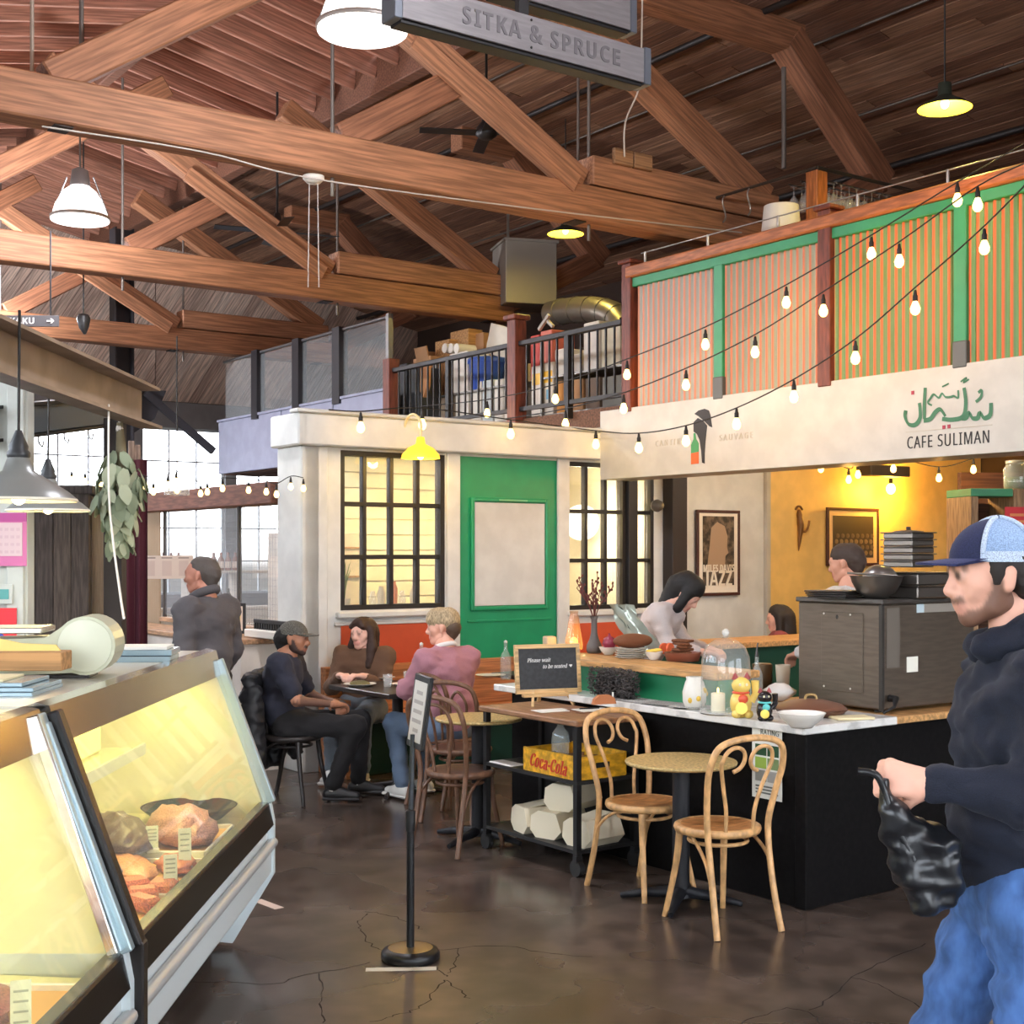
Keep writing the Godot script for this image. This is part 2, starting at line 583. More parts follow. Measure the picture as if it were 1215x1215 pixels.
func roof() -> void:
	var o := structn("ceiling")
	var deck := wood("roof_deck", rgb(164, 112, 90), 0.85)
	# rafter zone either side of the ridge
	var s := 0.2
	var hv := V1 - V0 + 0.4
	var mid := (V0 + V1) / 2
	for sg in [-1, 1]:
		var b := Basis(Vector3.BACK, -sg * atan(s))
		part(o, "deck", bx(Vector3(2.06, 0.05, hv)), deck, L(RIDGE_U + sg * 1.0, mid, 7.45 - 0.2), b)
	part(o, "ridge_beam", bx(Vector3(0.12, 0.34, hv), 0.01), wood("beam_dark", rgb(140, 94, 72), 0.7), L(RIDGE_U, mid, 7.2))
	var raf := bx(Vector3(2.0, 0.26, 0.045), 0.004).mesh()
	var rm := []
	for k in 4:
		rm.append(wood("rafter_%d" % k, [rgb(196, 138, 112), rgb(206, 148, 122), rgb(186, 130, 106), rgb(200, 142, 118)][k], 0.75, k * 2.3))
	var vv := 4.2
	while vv < V1:
		for sg in [-1, 1]:
			part(o, "rafter", raf, rm[rng.randi() % 4], L(RIDGE_U + sg * 1.03, vv, 7.08), Basis(Vector3.BACK, -sg * atan(s)))
		vv += 0.46
	# header beams where the rafters land
	for sg in [-1, 1]:
		part(o, "header_beam", bx(Vector3(0.16, 0.4, hv), 0.01), wood("beam_dark"), L(RIDGE_U + sg * 2.08, mid, 6.8))
	# plank zones
	var tones := [rgb(158, 112, 84), rgb(142, 98, 74), rgb(172, 126, 96), rgb(134, 92, 70), rgb(150, 106, 80), rgb(180, 134, 104)]
	var pm := []
	for k in 6:
		pm.append(wood("roof_plank_%d" % k, tones[k], 0.7, k * 1.7))
	var knee := Vector2(9.7, 6.72)
	var segs := [[Vector2(7.28, 7.02), knee], [knee, Vector2(13.55, 5.9)]]
	for sg in segs:
		var a: Vector2 = sg[0]
		var e: Vector2 = sg[1]
		var len := a.distance_to(e)
		var ang := (e - a).angle()
		part(o, "deck", bx(Vector3(len, 0.04, hv)), deck, L((a.x + e.x) / 2, mid, (a.y + e.y) / 2 + 0.05), Basis(Vector3.BACK, ang))
		var rows := int(round(len / 0.165))
		var w := len / rows
		var meshes := []
		for k in 4:
			meshes.append(bx(Vector3([2.2, 2.8, 3.4, 1.7][k], 0.03, w - 0.009), 0.003).mesh())
		for r in rows:
			var f := a.lerp(e, (r + 0.5) / rows)
			var x := 2.5 + rng.randf() * 1.5
			while x < V1:
				var k := rng.randi() % 4
				var l: float = [2.2, 2.8, 3.4, 1.7][k]
				# a plank runs along v: local x of the piece = -z of the building
				var b := Basis(Vector3(0, 0, -1), Vector3(-sin(ang), cos(ang), 0), Vector3(cos(ang), sin(ang), 0))
				part(o, "plank", meshes[k], pm[rng.randi() % 6], L(f.x, x + l / 2, f.y + rng.randf_range(-0.006, 0.006)), b)
				x += l + 0.006
	# the mirrored slope over the camera
	part(o, "deck", bx(Vector3(5.5, 0.06, hv)), wood("roof_plank_0", Color.WHITE), L(0.45, mid, 6.6), Basis(Vector3.BACK, 0.16))
	# conduits and pipes along the slope
	var steel := mt("conduit", rgb(120, 112, 104), 0.45, 0.6)
	for c in [[8.3, 6.8, 0.014], [9.9, 6.58, 0.014], [11.1, 6.25, 0.012]]:
		part(o, "conduit", MB.new().tube([L(c[0], 3, c[1]), L(c[0], V1, c[1])], c[2], 8), steel)
	part(o, "sprinkler_pipe", MB.new().tube([L(12.2, 3, 6.02), L(12.2, V1, 6.02)], 0.035, 10), mt("pipe_black", rgb(44, 38, 36), 0.5))
	part(o, "sprinkler_pipe", MB.new().tube([L(9.0, 2, 6.62), L(9.0, V1, 6.62)], 0.03, 10), mt("pipe_black"))

func trusses() -> void:
	var tm := []
	for k in 4:
		tm.append(wood("truss_%d" % k, [rgb(180, 124, 88), rgb(172, 116, 82), rgb(190, 134, 98), rgb(162, 108, 78)][k], 0.65, k * 4.7))
	var names := ["front timber roof truss carrying a white smoke detector", "second timber roof truss behind the front one, with crossed diagonals", "farthest timber roof truss near the boarded gable"]
	var i := 0
	for v in [8.7, 13.05, 17.4]:
		var o := thing("roof_truss", names[i], "truss", G(0, v, 0), YAW, "timber roof trusses")
		i += 1
		var P := func(u: float, y: float, z := 0.0) -> Vector3: return Vector3(u, y, z)
		var w := 0.24
		var beam := func(called: String, a: Vector3, e: Vector3, wd: float, ht: float, k: int) -> void:
			var x := (e - a).normalized()
			var z := Vector3.BACK
			part(o, called, bx(Vector3(a.distance_to(e), ht, wd), 0.012), tm[k], (a + e) / 2, Basis(x, z.cross(x), z))
		beam.call("bottom_chord", P.call(-2.1, 4.58), P.call(9.35, 4.58), w, 0.29, 0)
		beam.call("bottom_chord_splice", P.call(7.0, 4.86), P.call(9.2, 4.86), w, 0.24, 2)
		beam.call("top_chord", P.call(6.3 if v < 9.0 else 8.6, 6.5), P.call(9.55, 6.5), w, 0.26, 1)
		beam.call("end_post", P.call(9.4, 6.5), P.call(10.75, 5.35), w * 1.05, 0.28, 3)
		beam.call("end_strut", P.call(9.2, 4.62), P.call(10.7, 5.38), w * 0.9, 0.24, 3)
		beam.call("web_diagonal", P.call(6.95, 4.76), P.call(3.9, 6.4), w * 0.62, 0.22, 2)
		beam.call("web_diagonal", P.call(9.1, 4.95), P.call(6.4, 6.42), w * 0.8, 0.24, 0)
		beam.call("web_diagonal", P.call(2.62, 4.72), P.call(5.1, 6.4), w * 0.7, 0.22, 1)
		beam.call("web_diagonal", P.call(4.72, 4.72, 0.0), P.call(5.85, 5.42, 0.0), w * 0.6, 0.22, 3)
		beam.call("web_diagonal", P.call(0.6, 4.72), P.call(2.9, 6.4), w * 0.7, 0.22, 1)
		part(o, "side_plank", bx(Vector3(1.75, 0.16, 0.05), 0.006), tm[2], P.call(6.05, 5.12, 0.12), Basis(Vector3.BACK, -0.49))
		var rod := mt("rod_grey", rgb(120, 112, 105), 0.5, 0.5)
		for u in [4.66, 7.05]:
			part(o, "tie_rod", MB.new().tube([P.call(u, 4.3, 0.0), P.call(u, 6.4, 0.0)], 0.014, 8), rod)
		for u in [2.7, 6.9, 9.05]:
			part(o, "plate", bx(Vector3(0.12, 0.012, 0.16), 0.002), mt("plate_dark", rgb(60, 50, 45), 0.6, 0.4), P.call(u, 4.43))
		if v < 9.0:
			for k in 2:
				part(o, "wood_block", bx(Vector3(0.2, 0.13, 0.04), 0.004), wood("block_pale", rgb(176, 132, 92), 0.7, 2.0), P.call(7.3 + 0.215 * k, 5.0, 0.14))
	# column that carries the far roof, with its gusset
	var blk := mt("steel_charcoal", rgb(52, 50, 54), 0.55, 0.2)
	var c := thing("steel_column", "charcoal steel column with a gusset behind the far truss", "column", G(6.4, 17.95, 0), YAW)
	var cm := MB.new()
	for s in [-1, 1]: cm.box(Vector3(s * 0.12, 3.05, 0), Vector3(0.02, 6.1, 0.24))
	cm.box(Vector3(0, 3.05, 0), Vector3(0.22, 6.1, 0.02))
	part(c, "shaft", cm, blk)
	part(c, "gusset", MB.new().prism(PackedVector2Array([Vector2(0.1, 3.95), Vector2(0.62, 3.95), Vector2(0.45, 3.55), Vector2(0.1, 3.3)]), 0.02), blk)
	part(c, "brace", MB.new().bar(Vector3(0.3, 3.9, 0.05), Vector3(1.3, 3.14, 0.05), 0.08, 0.1), blk)
# ---------------------------------------------------------------- mezzanine
const MU := 7.8      # front edge
func gbox(u0: float, u1: float, v0: float, v1: float, y0: float, y1: float, ch := 0.0) -> MB:
	return bx(Vector3(u1 - u0, y1 - y0, v1 - v0), ch, L((u0 + u1) / 2, (v0 + v1) / 2, (y0 + y1) / 2))

func mezzanine() -> void:
	struct("floor_mezzanine", gbox(MU + 0.03, UR, 1.5, 17.9, 2.86, 3.03), wood("mezz_deck", rgb(120, 82, 60), 0.8))
	struct("ceiling_mezzanine", gbox(MU + 0.05, UR, 1.5, 12.1, 2.8, 2.86), plaster("soffit_white", rgb(196, 186, 168)))
	var sof := structn("ceiling_soffit")
	for k in 20:
		part(sof, "plank", gbox(MU + 0.06 + 0.28 * k, MU + 0.33 + 0.28 * k, 12.1, 17.9, 2.81 - 0.006 * (k % 2), 2.86), wood("soffit_plank_%d" % (k % 3), [rgb(132, 84, 62), rgb(118, 74, 54), rgb(142, 94, 70)][k % 3], 0.7, k * 1.3, Vector3(3, 3, 0.3)))
	# corrugated balustrade
	var brown := wood("post_brown", rgb(126, 62, 44), 0.55, 5.0, Vector3(3.0, 0.4, 3.0))
	var cap := wood("rail_wood", rgb(192, 112, 62), 0.45, 7.0, Vector3(3.0, 3.0, 0.35))
	var green := plaster("green_trim", rgb(52, 148, 98), 0.45)
	var o := thing("corrugated_balustrade", "mezzanine balustrade of corrugated striped panels with green trim and timber rail", "balustrade", Vector3.ZERO, YAW)
	var va := gv(at_u(750, 318, MU))
	var vb := gv(at_u(985, 258, MU))
	var vend := 3.2
	part(o, "hand_rail", gbox(MU - 0.09, MU + 0.08, vend, va, 4.12, 4.22, 0.012), cap)
	part(o, "green_rail", gbox(MU - 0.05, MU + 0.03, vend, va, 4.04, 4.12, 0.006), green)
	for p in [[va, 4.25], [vb, 4.26]]:
		part(o, "post", gbox(MU - 0.075, MU + 0.045, p[0] - 0.06, p[0] + 0.06, 2.95, p[1], 0.006), brown)
		part(o, "post_cap", gbox(MU - 0.1, MU + 0.07, p[0] - 0.085, p[0] + 0.085, p[1], p[1] + 0.035, 0.008), brown)
	var v1 := gv(at_u(858, 400, MU))
	var v2 := gv(at_u(1145, 300, MU))
	var stops := [va - 0.06, v1, vb, v2, vend]
	for p in [v1, v2]:
		part(o, "green_post", gbox(MU - 0.06, MU + 0.02, p - 0.05, p + 0.05, 3.1, 4.05, 0.005), green)
		part(o, "post_shoe", gbox(MU - 0.066, MU + 0.03, p - 0.056, p + 0.056, 2.96, 3.14, 0.006), mt("shoe_grey", rgb(92, 92, 90), 0.5, 0.3))
	var ridge_c := [rgb(206, 128, 96), rgb(208, 120, 84), rgb(220, 104, 50), rgb(220, 100, 44)]
	var valley_c := [rgb(168, 166, 152), rgb(160, 162, 138), rgb(118, 148, 92), rgb(108, 148, 90)]
	var cm := mt("corrugated_stripe", Color.WHITE, 0.42, 0.15)  # orange ridges and grey-green valleys, tones set panel by panel
	cm.vertex_color_use_as_albedo = true
	for k in 4:
		var a: float = stops[k] - 0.05
		var b: float = stops[k + 1] + 0.05
		var m := MB.new()
		var rows := []
		var nw := int(round((a - b) / 0.064))
		var cols := []
		for j in nw * 8 + 1:
			var f := float(j) / 8.0
			var z := a + (b - a) * j / (nw * 8.0)
			rows.append([L(MU - 0.015 - 0.013 * cos(f * TAU), z, 2.96), L(MU - 0.015 - 0.013 * cos(f * TAU), z, 4.05)])
			cols.append(valley_c[k].srgb_to_linear() if cos(f * TAU) < 0.05 else ridge_c[k].srgb_to_linear())
		m.sheet(rows, false, false, true)
		for j in rows.size():
			m.c[j * 2] = cols[j]
			m.c[j * 2 + 1] = cols[j]
		part(o, "corrugated_panel", m.mesh(true), cm)
	# thin steel cable rail along the hand rail
	var st := mt("steel_bright", rgb(190, 186, 180), 0.3, 0.8)
	var pv := va - 0.15
	while pv > vend:
		part(o, "rail_stud", MB.new().tube([L(MU + 0.02, pv, 4.2), L(MU + 0.02, pv, 4.34)], 0.012, 8), st)
		pv -= 0.78
	part(o, "rail_cable", MB.new().tube([L(MU + 0.02, va - 0.1, 4.335), L(MU + 0.02, vend, 4.335)], 0.006, 6), st)
	# black bar railing in two bays
	var blk := mt("railing_black", rgb(32, 29, 28), 0.5, 0.2)
	var labels := ["black bar railing between the corrugated balustrade and the brown post", "black bar railing in front of the blue tub and cardboard boxes"]
	var vs := [va + 0.06, gv(at_u(613, 420, MU)), gv(at_u(464, 450, MU))]
	for k in 2:
		var r := thing("bar_railing", labels[k], "railing", Vector3.ZERO, YAW, "black railings on the mezzanine")
		var a: float = vs[k] + 0.06
		var b: float = vs[k + 1] - 0.05
		part(r, "top_rail", gbox(MU - 0.03, MU + 0.03, a, b, 3.74, 3.79, 0.006), blk)
		part(r, "bottom_rail", gbox(MU - 0.02, MU + 0.02, a, b, 3.1, 3.14), blk)
		part(r, "stanchion", gbox(MU - 0.03, MU + 0.03, (a + b) / 2 - 0.025, (a + b) / 2 + 0.025, 2.97, 3.76), blk)
		var bar := bx(Vector3(0.016, 0.62, 0.016)).mesh()
		var nb := int((b - a) / 0.118)
		for j in range(1, nb):
			if absf(j - nb / 2.0) < 0.3: continue
			part(r, "bar", bar, blk, L(MU, a + (b - a) * j / nb, 3.44))
	for k in 2:
		var pm := solo("railing_post", ["red-brown timber post with a cap, between the two black railings", "red-brown timber post beside the glass balustrade"][k], "post", gbox(MU - 0.07, MU + 0.07, vs[k + 1] - 0.07, vs[k + 1] + 0.07, 2.9, [4.0, 3.9][k], 0.006), brown, Vector3.ZERO, YAW, "timber railing posts")
		if k == 0:
			part(pm, "post_cap", gbox(MU - 0.1, MU + 0.1, vs[1] - 0.1, vs[1] + 0.1, 4.0, 4.05, 0.01), brown)
	# grey fascia with glass balustrade
	var fas := thing("mezzanine_fascia", "blue-grey panelled fascia of the far mezzanine", "fascia", Vector3.ZERO, YAW)
	var fm := plaster("fascia_grey", rgb(150, 152, 172), 0.6)
	var fv := [13.25, 14.5, 15.9, 17.9]
	for k in 3:
		part(fas, "panel", gbox(MU - 0.03, MU + 0.05, fv[k] + 0.012, fv[k + 1] - 0.012, 2.82, 3.55, 0.006), fm)
	part(fas, "cap_strip", gbox(MU - 0.05, MU + 0.07, 13.2, 17.9, 3.55, 3.58), fm)
	var gb := thing("glass_balustrade", "glass balustrade with charcoal posts above the grey fascia", "balustrade", Vector3.ZERO, YAW)
	var post_m := mt("post_charcoal", rgb(44, 42, 46), 0.5, 0.2)
	var gs := []
	for px in [462, 403, 355, 306, 266]:
		gs.append(gv(at_u(px, 440, MU)))
	for k in 5:
		if k > 0 and k < 4:
			part(gb, "post", gbox(MU - 0.06, MU + 0.06, gs[k] - 0.09, gs[k] + 0.09, 3.5, 4.42), post_m)
	for k in 4:
		part(gb, "glass_panel", gbox(MU - 0.006, MU + 0.006, gs[k] + 0.06, gs[k + 1] - 0.06, 3.58, 4.36), glassy("rail_glass", rgb(220, 228, 230), 0.12))
	part(gb, "top_rail", MB.new().tube([L(MU, gs[0], 4.39), L(MU, gs[4], 4.39)], 0.02, 8), mt("rail_grey", rgb(120, 118, 118), 0.4, 0.5))
	part(gb, "end_post", gbox(MU - 0.03, MU + 0.03, gs[0] - 0.03, gs[0] + 0.03, 3.55, 4.42), mt("rail_grey"))
	# long white shop sign
	cafe_sign()

func ribbon(parent: Node, called: String, pts: Array, w: float, mat: Material, xf: Transform3D, widths := []) -> void:
	# brush stroke: polyline in 2D with a width, as a thin raised strip
	var m := MB.new()
	var p: Array = curve(pts, 5)
	var up := []
	var lo := []
	for i in p.size():
		var d: Vector2 = (p[mini(i + 1, p.size() - 1)] - p[maxi(i - 1, 0)]).normalized()
		var q := Vector2(-d.y, d.x)
		var f := float(i) / (p.size() - 1)
		var ww := w
		if widths.size() == 2: ww = lerpf(widths[0], widths[1], f)
		# broad pen held at an angle
		ww *= 0.55 + 0.45 * absf(d.dot(Vector2(0.8, 0.6)))
		up.append(p[i] + q * ww / 2)
		lo.append(p[i] - q * ww / 2)
	for i in p.size() - 1:
		m.quad(xf * Vector3(lo[i].x, lo[i].y, 0.003), xf * Vector3(lo[i + 1].x, lo[i + 1].y, 0.003), xf * Vector3(up[i + 1].x, up[i + 1].y, 0.003), xf * Vector3(up[i].x, up[i].y, 0.003))
	part(parent, called, m, mat)

func cafe_sign() -> void:
	var vL := gv(at_u(712, 520, MU - 0.06))
	var o := thing("shop_sign", "long white cafe sign board below the corrugated balustrade", "sign", Vector3.ZERO, YAW)
	part(o, "board", gbox(MU - 0.06, MU - 0.01, 2.6, vL, 2.37, 2.985, 0.003), plaster("sign_white", rgb(206, 200, 188), 0.5))
	part(o, "edge_return", gbox(MU - 0.01, MU + 0.3, 2.6, vL, 2.37, 2.4), plaster("sign_white"))
	# drawing frame on the board: x runs to the viewer's right (towards smaller v), y up
	var S := func(px: float, py: float) -> Vector2:
		var q := at_u(px, py, MU - 0.062)
		return Vector2(-gv(q), q.y)
	var xf := Transform3D(Basis(Vector3(0, 0, 1), Vector3.UP, Vector3(-1, 0, 0)), Vector3(MU - 0.061, 0, 0))
	var stroke := func(called: String, pxs: Array, w: float, mat: Material, ww := []) -> void:
		var pts := []
		for p in pxs: pts.append(S.call(p[0], p[1]))
		ribbon(o, called, pts, w, mat, xf, ww)
	var blob := func(called: String, pxs: Array, mat: Material) -> void:
		var pl := PackedVector2Array()
		for p in pxs: pl.append(S.call(p[0], p[1]))
		part(o, called, MB.new().prism(pl, 0.003, xf), mat)
	var gr := mt("ink_green", rgb(62, 118, 84), 0.6)
	var bk := mt("ink_black", rgb(40, 36, 36), 0.6)
	var rd := mt("ink_red", rgb(170, 50, 70), 0.6)
	# the two Arabic words, stroke by stroke
	stroke.call("arabic_letter", [[1176, 478], [1175, 492], [1168, 496], [1163, 490], [1160, 496], [1154, 496], [1150, 490], [1146, 496], [1140, 496]], 0.035, gr)
	stroke.call("arabic_letter", [[1161, 466], [1165, 463], [1164, 471], [1158, 477]], 0.022, gr)
	stroke.call("arabic_letter", [[1144, 460], [1146, 478], [1143, 494], [1130, 498], [1118, 497]], 0.034, gr)
	stroke.call("arabic_letter", [[1122, 494], [1116, 486], [1110, 489], [1104, 497], [1096, 499]], 0.034, gr)
	stroke.call("arabic_letter", [[1098, 460], [1097, 478], [1097, 497]], 0.032, gr)
	stroke.call("arabic_letter", [[1091, 478], [1092, 495], [1086, 504], [1078, 503], [1074, 494], [1075, 487]], 0.034, gr)
	stroke.call("arabic_letter", [[1137, 463], [1137, 472], [1132, 470], [1128, 471], [1122, 471], [1118, 467], [1114, 472], [1108, 468], [1104, 473], [1101, 478], [1106, 481]], 0.018, gr)
	stroke.call("arabic_letter", [[1150, 450], [1143, 454], [1147, 448], [1140, 453]], 0.012, gr)
	stroke.call("arabic_letter", [[1126, 455], [1118, 459]], 0.012, gr)
	for d in [[1120, 507], [1126, 506], [1083, 466]]:
		var c: Vector2 = S.call(d[0], d[1])
		part(o, "dot", MB.new().box(xf * Vector3(c.x, c.y, 0.002), Vector3(0.004, 0.026, 0.022)), rd)
	var q0: Vector2 = S.call(1075, 513)
	var q1: Vector2 = S.call(1177, 504)
	part(o, "rule", MB.new().box(xf * Vector3((q0.x + q1.x) / 2, (q0.y + q1.y) / 2, 0.001), Vector3(0.003, 0.005, q1.x - q0.x)), mt("ink_rule", rgb(190, 180, 160)))
	var face := Basis(Vector3(0, 0, 1), Vector3.UP, Vector3(-1, 0, 0))
	var ct: Vector2 = S.call(1124, 522)
	lettering(o, "lettering", "CAFE SULIMAN", 0.083, bk, xf * Vector3(ct.x, ct.y, 0.001), face, "Droid Sans", false, 0.78, 4)
	var pale := mt("ink_pale", rgb(196, 186, 166), 0.6)
	var c1: Vector2 = S.call(795, 525)
	var c2: Vector2 = S.call(873, 518)
	lettering(o, "lettering", "CANTINA", 0.05, pale, xf * Vector3(c1.x, c1.y, 0.001), face, "Droid Sans", false, 0.95, 16)
	lettering(o, "lettering", "SAUVAGE", 0.05, pale, xf * Vector3(c2.x, c2.y, 0.001), face, "Droid Sans", false, 0.95, 16)
	# emblem: head in a hat that merges with a bottle
	blob.call("emblem_hat", [[824, 491], [829, 487], [836, 485], [841, 487], [843, 493], [844, 501], [845, 507], [842, 506], [836, 500], [829, 494]], bk)
	blob.call("emblem_head", [[823, 501], [828, 496], [834, 499], [839, 505], [838, 514], [837, 524], [836, 538], [836, 550], [833, 549], [832, 535], [830, 522], [827, 515], [823, 512]], bk)
	blob.call("emblem_bottle", [[823, 514], [825, 514], [826, 521], [829, 526], [829, 536], [820, 538], [820, 528], [823, 521]], mt("ink_leaf", rgb(70, 150, 90)))
	blob.call("emblem_bottle_base", [[820, 538], [829, 536], [829, 550], [820, 551]], mt("ink_orange", rgb(222, 104, 52)))

# ---------------------------------------------------------------- shop front
const FV := 9.48
func cafe_front() -> void:
	var white := plaster("front_white", rgb(216, 216, 211), 0.55)
	var blk := mt("frame_black", rgb(28, 25, 25), 0.5)
	var green := plaster("door_green", rgb(24, 146, 98), 0.4)
	var orange := plaster("panel_orange", rgb(206, 82, 44), 0.55)
	var T := func(px: float, py: float) -> Vector2:
		var q := at_v(px, py, FV)
		return Vector2(gu(q), q.y)
	var w0: Vector2 = T.call(404, 533)
	var w1: Vector2 = T.call(528, 722)
	var d0: Vector2 = T.call(545, 541)
	var d1: Vector2 = T.call(663, 800)
	var b0: Vector2 = T.call(671, 548)
	var b1: Vector2 = T.call(776, 727)
	var top := 2.8
	var o := struct("wall_front", wall_with_holes(4.82, UR, top, [[w0.x, w1.x, 1.255, 2.53], [d0.x, d1.x, 0.0, 2.53], [b0.x, b1.x, 1.2, 2.53]], 0.14), white, Vector3.ZERO)
	o.position = G(0, FV, 0)
	# boards on the wall, as children
	part(o, "cornice", bx(Vector3(3.06, 0.25, 0.09), 0.012), white, Vector3(4.76 + 1.53, 2.675, 0.045))
	part(o, "cornice", bx(Vector3(0.09, 0.25, 0.5), 0.012), white, Vector3(4.78, 2.675, -0.16))
	part(o, "cornice_cap", bx(Vector3(3.1, 0.03, 0.14), 0.008), white, Vector3(4.76 + 1.5, 2.815, 0.05))
	part(o, "corner_post", bx(Vector3(0.16, 2.55, 0.42), 0.01), white, Vector3(4.87, 1.275, -0.18))
	part(o, "corner_trim", bx(Vector3(0.2, 2.55, 0.03), 0.006), white, Vector3(4.92, 1.275, 0.015))
	for u in [(w1.x + d0.x) / 2, (d1.x + b0.x) / 2]:
		part(o, "pilaster", bx(Vector3(0.13, 2.55, 0.03), 0.006), white, Vector3(u, 1.275, 0.015))
	part(o, "sill", bx(Vector3(w1.x - w0.x + 0.1, 0.05, 0.07), 0.01), white, Vector3((w0.x + w1.x) / 2, 1.22, 0.035))
	part(o, "sill", bx(Vector3(b1.x - b0.x, 0.05, 0.06), 0.01), white, Vector3((b0.x + b1.x) / 2, 1.17, 0.03))
	part(o, "orange_panel", bx(Vector3(w1.x - w0.x + 0.02, 0.72, 0.012), 0.004), orange, Vector3((w0.x + w1.x) / 2 + 0.01, 0.78, 0.006))
	part(o, "orange_panel", bx(Vector3(b1.x - b0.x, 0.72, 0.012), 0.004), orange, Vector3((b0.x + b1.x) / 2, 0.72, 0.006))
	for y in [0.4, 1.15]:
		part(o, "panel_rail", bx(Vector3(w1.x - w0.x + 0.12, 0.03, 0.025), 0.006), white, Vector3((w0.x + w1.x) / 2, y, 0.012))
	# windows
	front_window("window_9", w0.x, w1.x, 1.255, 2.53, 4, 3, [0.0, 0.235, 0.49, 0.745, 1.0], blk, false)
	var f1 := (gu(at_v(743, 600, FV)) - b0.x) / (b1.x - b0.x)
	front_window("window_10", b0.x, b0.x + (b1.x - b0.x) * f1, 1.2, 2.53, 3, 3, [0.0, 0.36, 0.68, 1.0], blk, true)
	front_window("window_11", b0.x + (b1.x - b0.x) * (f1 + 0.1), b1.x, 1.2, 2.53, 1, 3, [0.0, 1.0], blk, true)
	var um := b0.x + (b1.x - b0.x) * (f1 + 0.05)
	part(o, "mullion", bx(Vector3((b1.x - b0.x) * 0.1, 2.53, 0.12), 0.004), blk, Vector3(um, 1.265, -0.02))
	var tall := gu(at_v(795, 600, FV))
	part(o, "black_post", bx(Vector3(0.19, 2.6, 0.14), 0.006), mt("post_dark", rgb(44, 36, 33), 0.6), Vector3(tall, 1.3, 0.07))
	# green door with a blank notice board
	var dr := structn("door_1", G(0, FV - 0.0, 0))
	var dw := d1.x - d0.x
	var dc := (d0.x + d1.x) / 2
	part(dr, "leaf", bx(Vector3(dw, 2.53, 0.07), 0.004), green, Vector3(dc, 1.265, -0.04))
	var k0: Vector2 = T.call(558, 590)
	var k1: Vector2 = T.call(650, 722)
	for s in [[k0.x, k0.x + 0.035, k1.y, k0.y], [k1.x - 0.035, k1.x, k1.y, k0.y], [k0.x + 0.035, k1.x - 0.035, k0.y - 0.035, k0.y], [k0.x + 0.035, k1.x - 0.035, k1.y, k1.y + 0.035]]:
		part(dr, "moulding", bx(Vector3(s[1] - s[0], s[3] - s[2], 0.03), 0.008), green, Vector3((s[0] + s[1]) / 2, (s[2] + s[3]) / 2, 0.01))
	part(dr, "rail_groove", bx(Vector3(dw - 0.16, 0.02, 0.015), 0.004), green, Vector3(dc, k1.y - 0.09, 0.0))
	part(dr, "notice_panel", bx(Vector3(k1.x - k0.x - 0.08, k0.y - k1.y - 0.08, 0.012), 0.002), plaster("notice_white", rgb(206, 206, 202), 0.5), Vector3((k0.x + k1.x) / 2, (k0.y + k1.y) / 2, 0.004))
	var lg: Vector2 = T.call(607, 594)
	part(dr, "ledge", bx(Vector3(0.3, 0.014, 0.03), 0.003), mt("door_shelf_green", rgb(120, 190, 140), 0.5), Vector3(lg.x, lg.y, 0.02))
	# roof of the shop box and its inner room
	struct("ceiling_shop", gbox(6.4, MU, FV, 12.1, 2.68, 2.78), white)
	var ship := structn("wall_shiplap")
	var cream := plaster("shiplap_cream", rgb(240, 232, 210), 0.6)
	part(ship, "backing", gbox(5.9, 9.2, 12.05, 12.15, 0.0, 2.7), cream)
	for k in 17:
		part(ship, "plank", gbox(5.9, 9.2, 12.0, 12.05, k * 0.158 + 0.004, k * 0.158 + 0.152, 0.004), cream)
	struct("wall_room", gbox(9.2, 9.3, FV + 0.14, 12.1, 0.0, 2.8), cream)
	# yellow kitchen wall strip and the trim that divides it from the white wall
	var ku := gu(at_v(908, 600, FV))
	part(o, "yellow_wall", bx(Vector3(UR - ku - 0.05, 2.8, 0.02)), plaster("kitchen_yellow", rgb(240, 200, 120), 0.6), Vector3((UR + ku) / 2, 1.4, 0.01))
	part(o, "seam_trim", bx(Vector3(0.06, 2.8, 0.05), 0.005), plaster("seam_grey", rgb(190, 184, 172)), Vector3(ku, 1.4, 0.025))

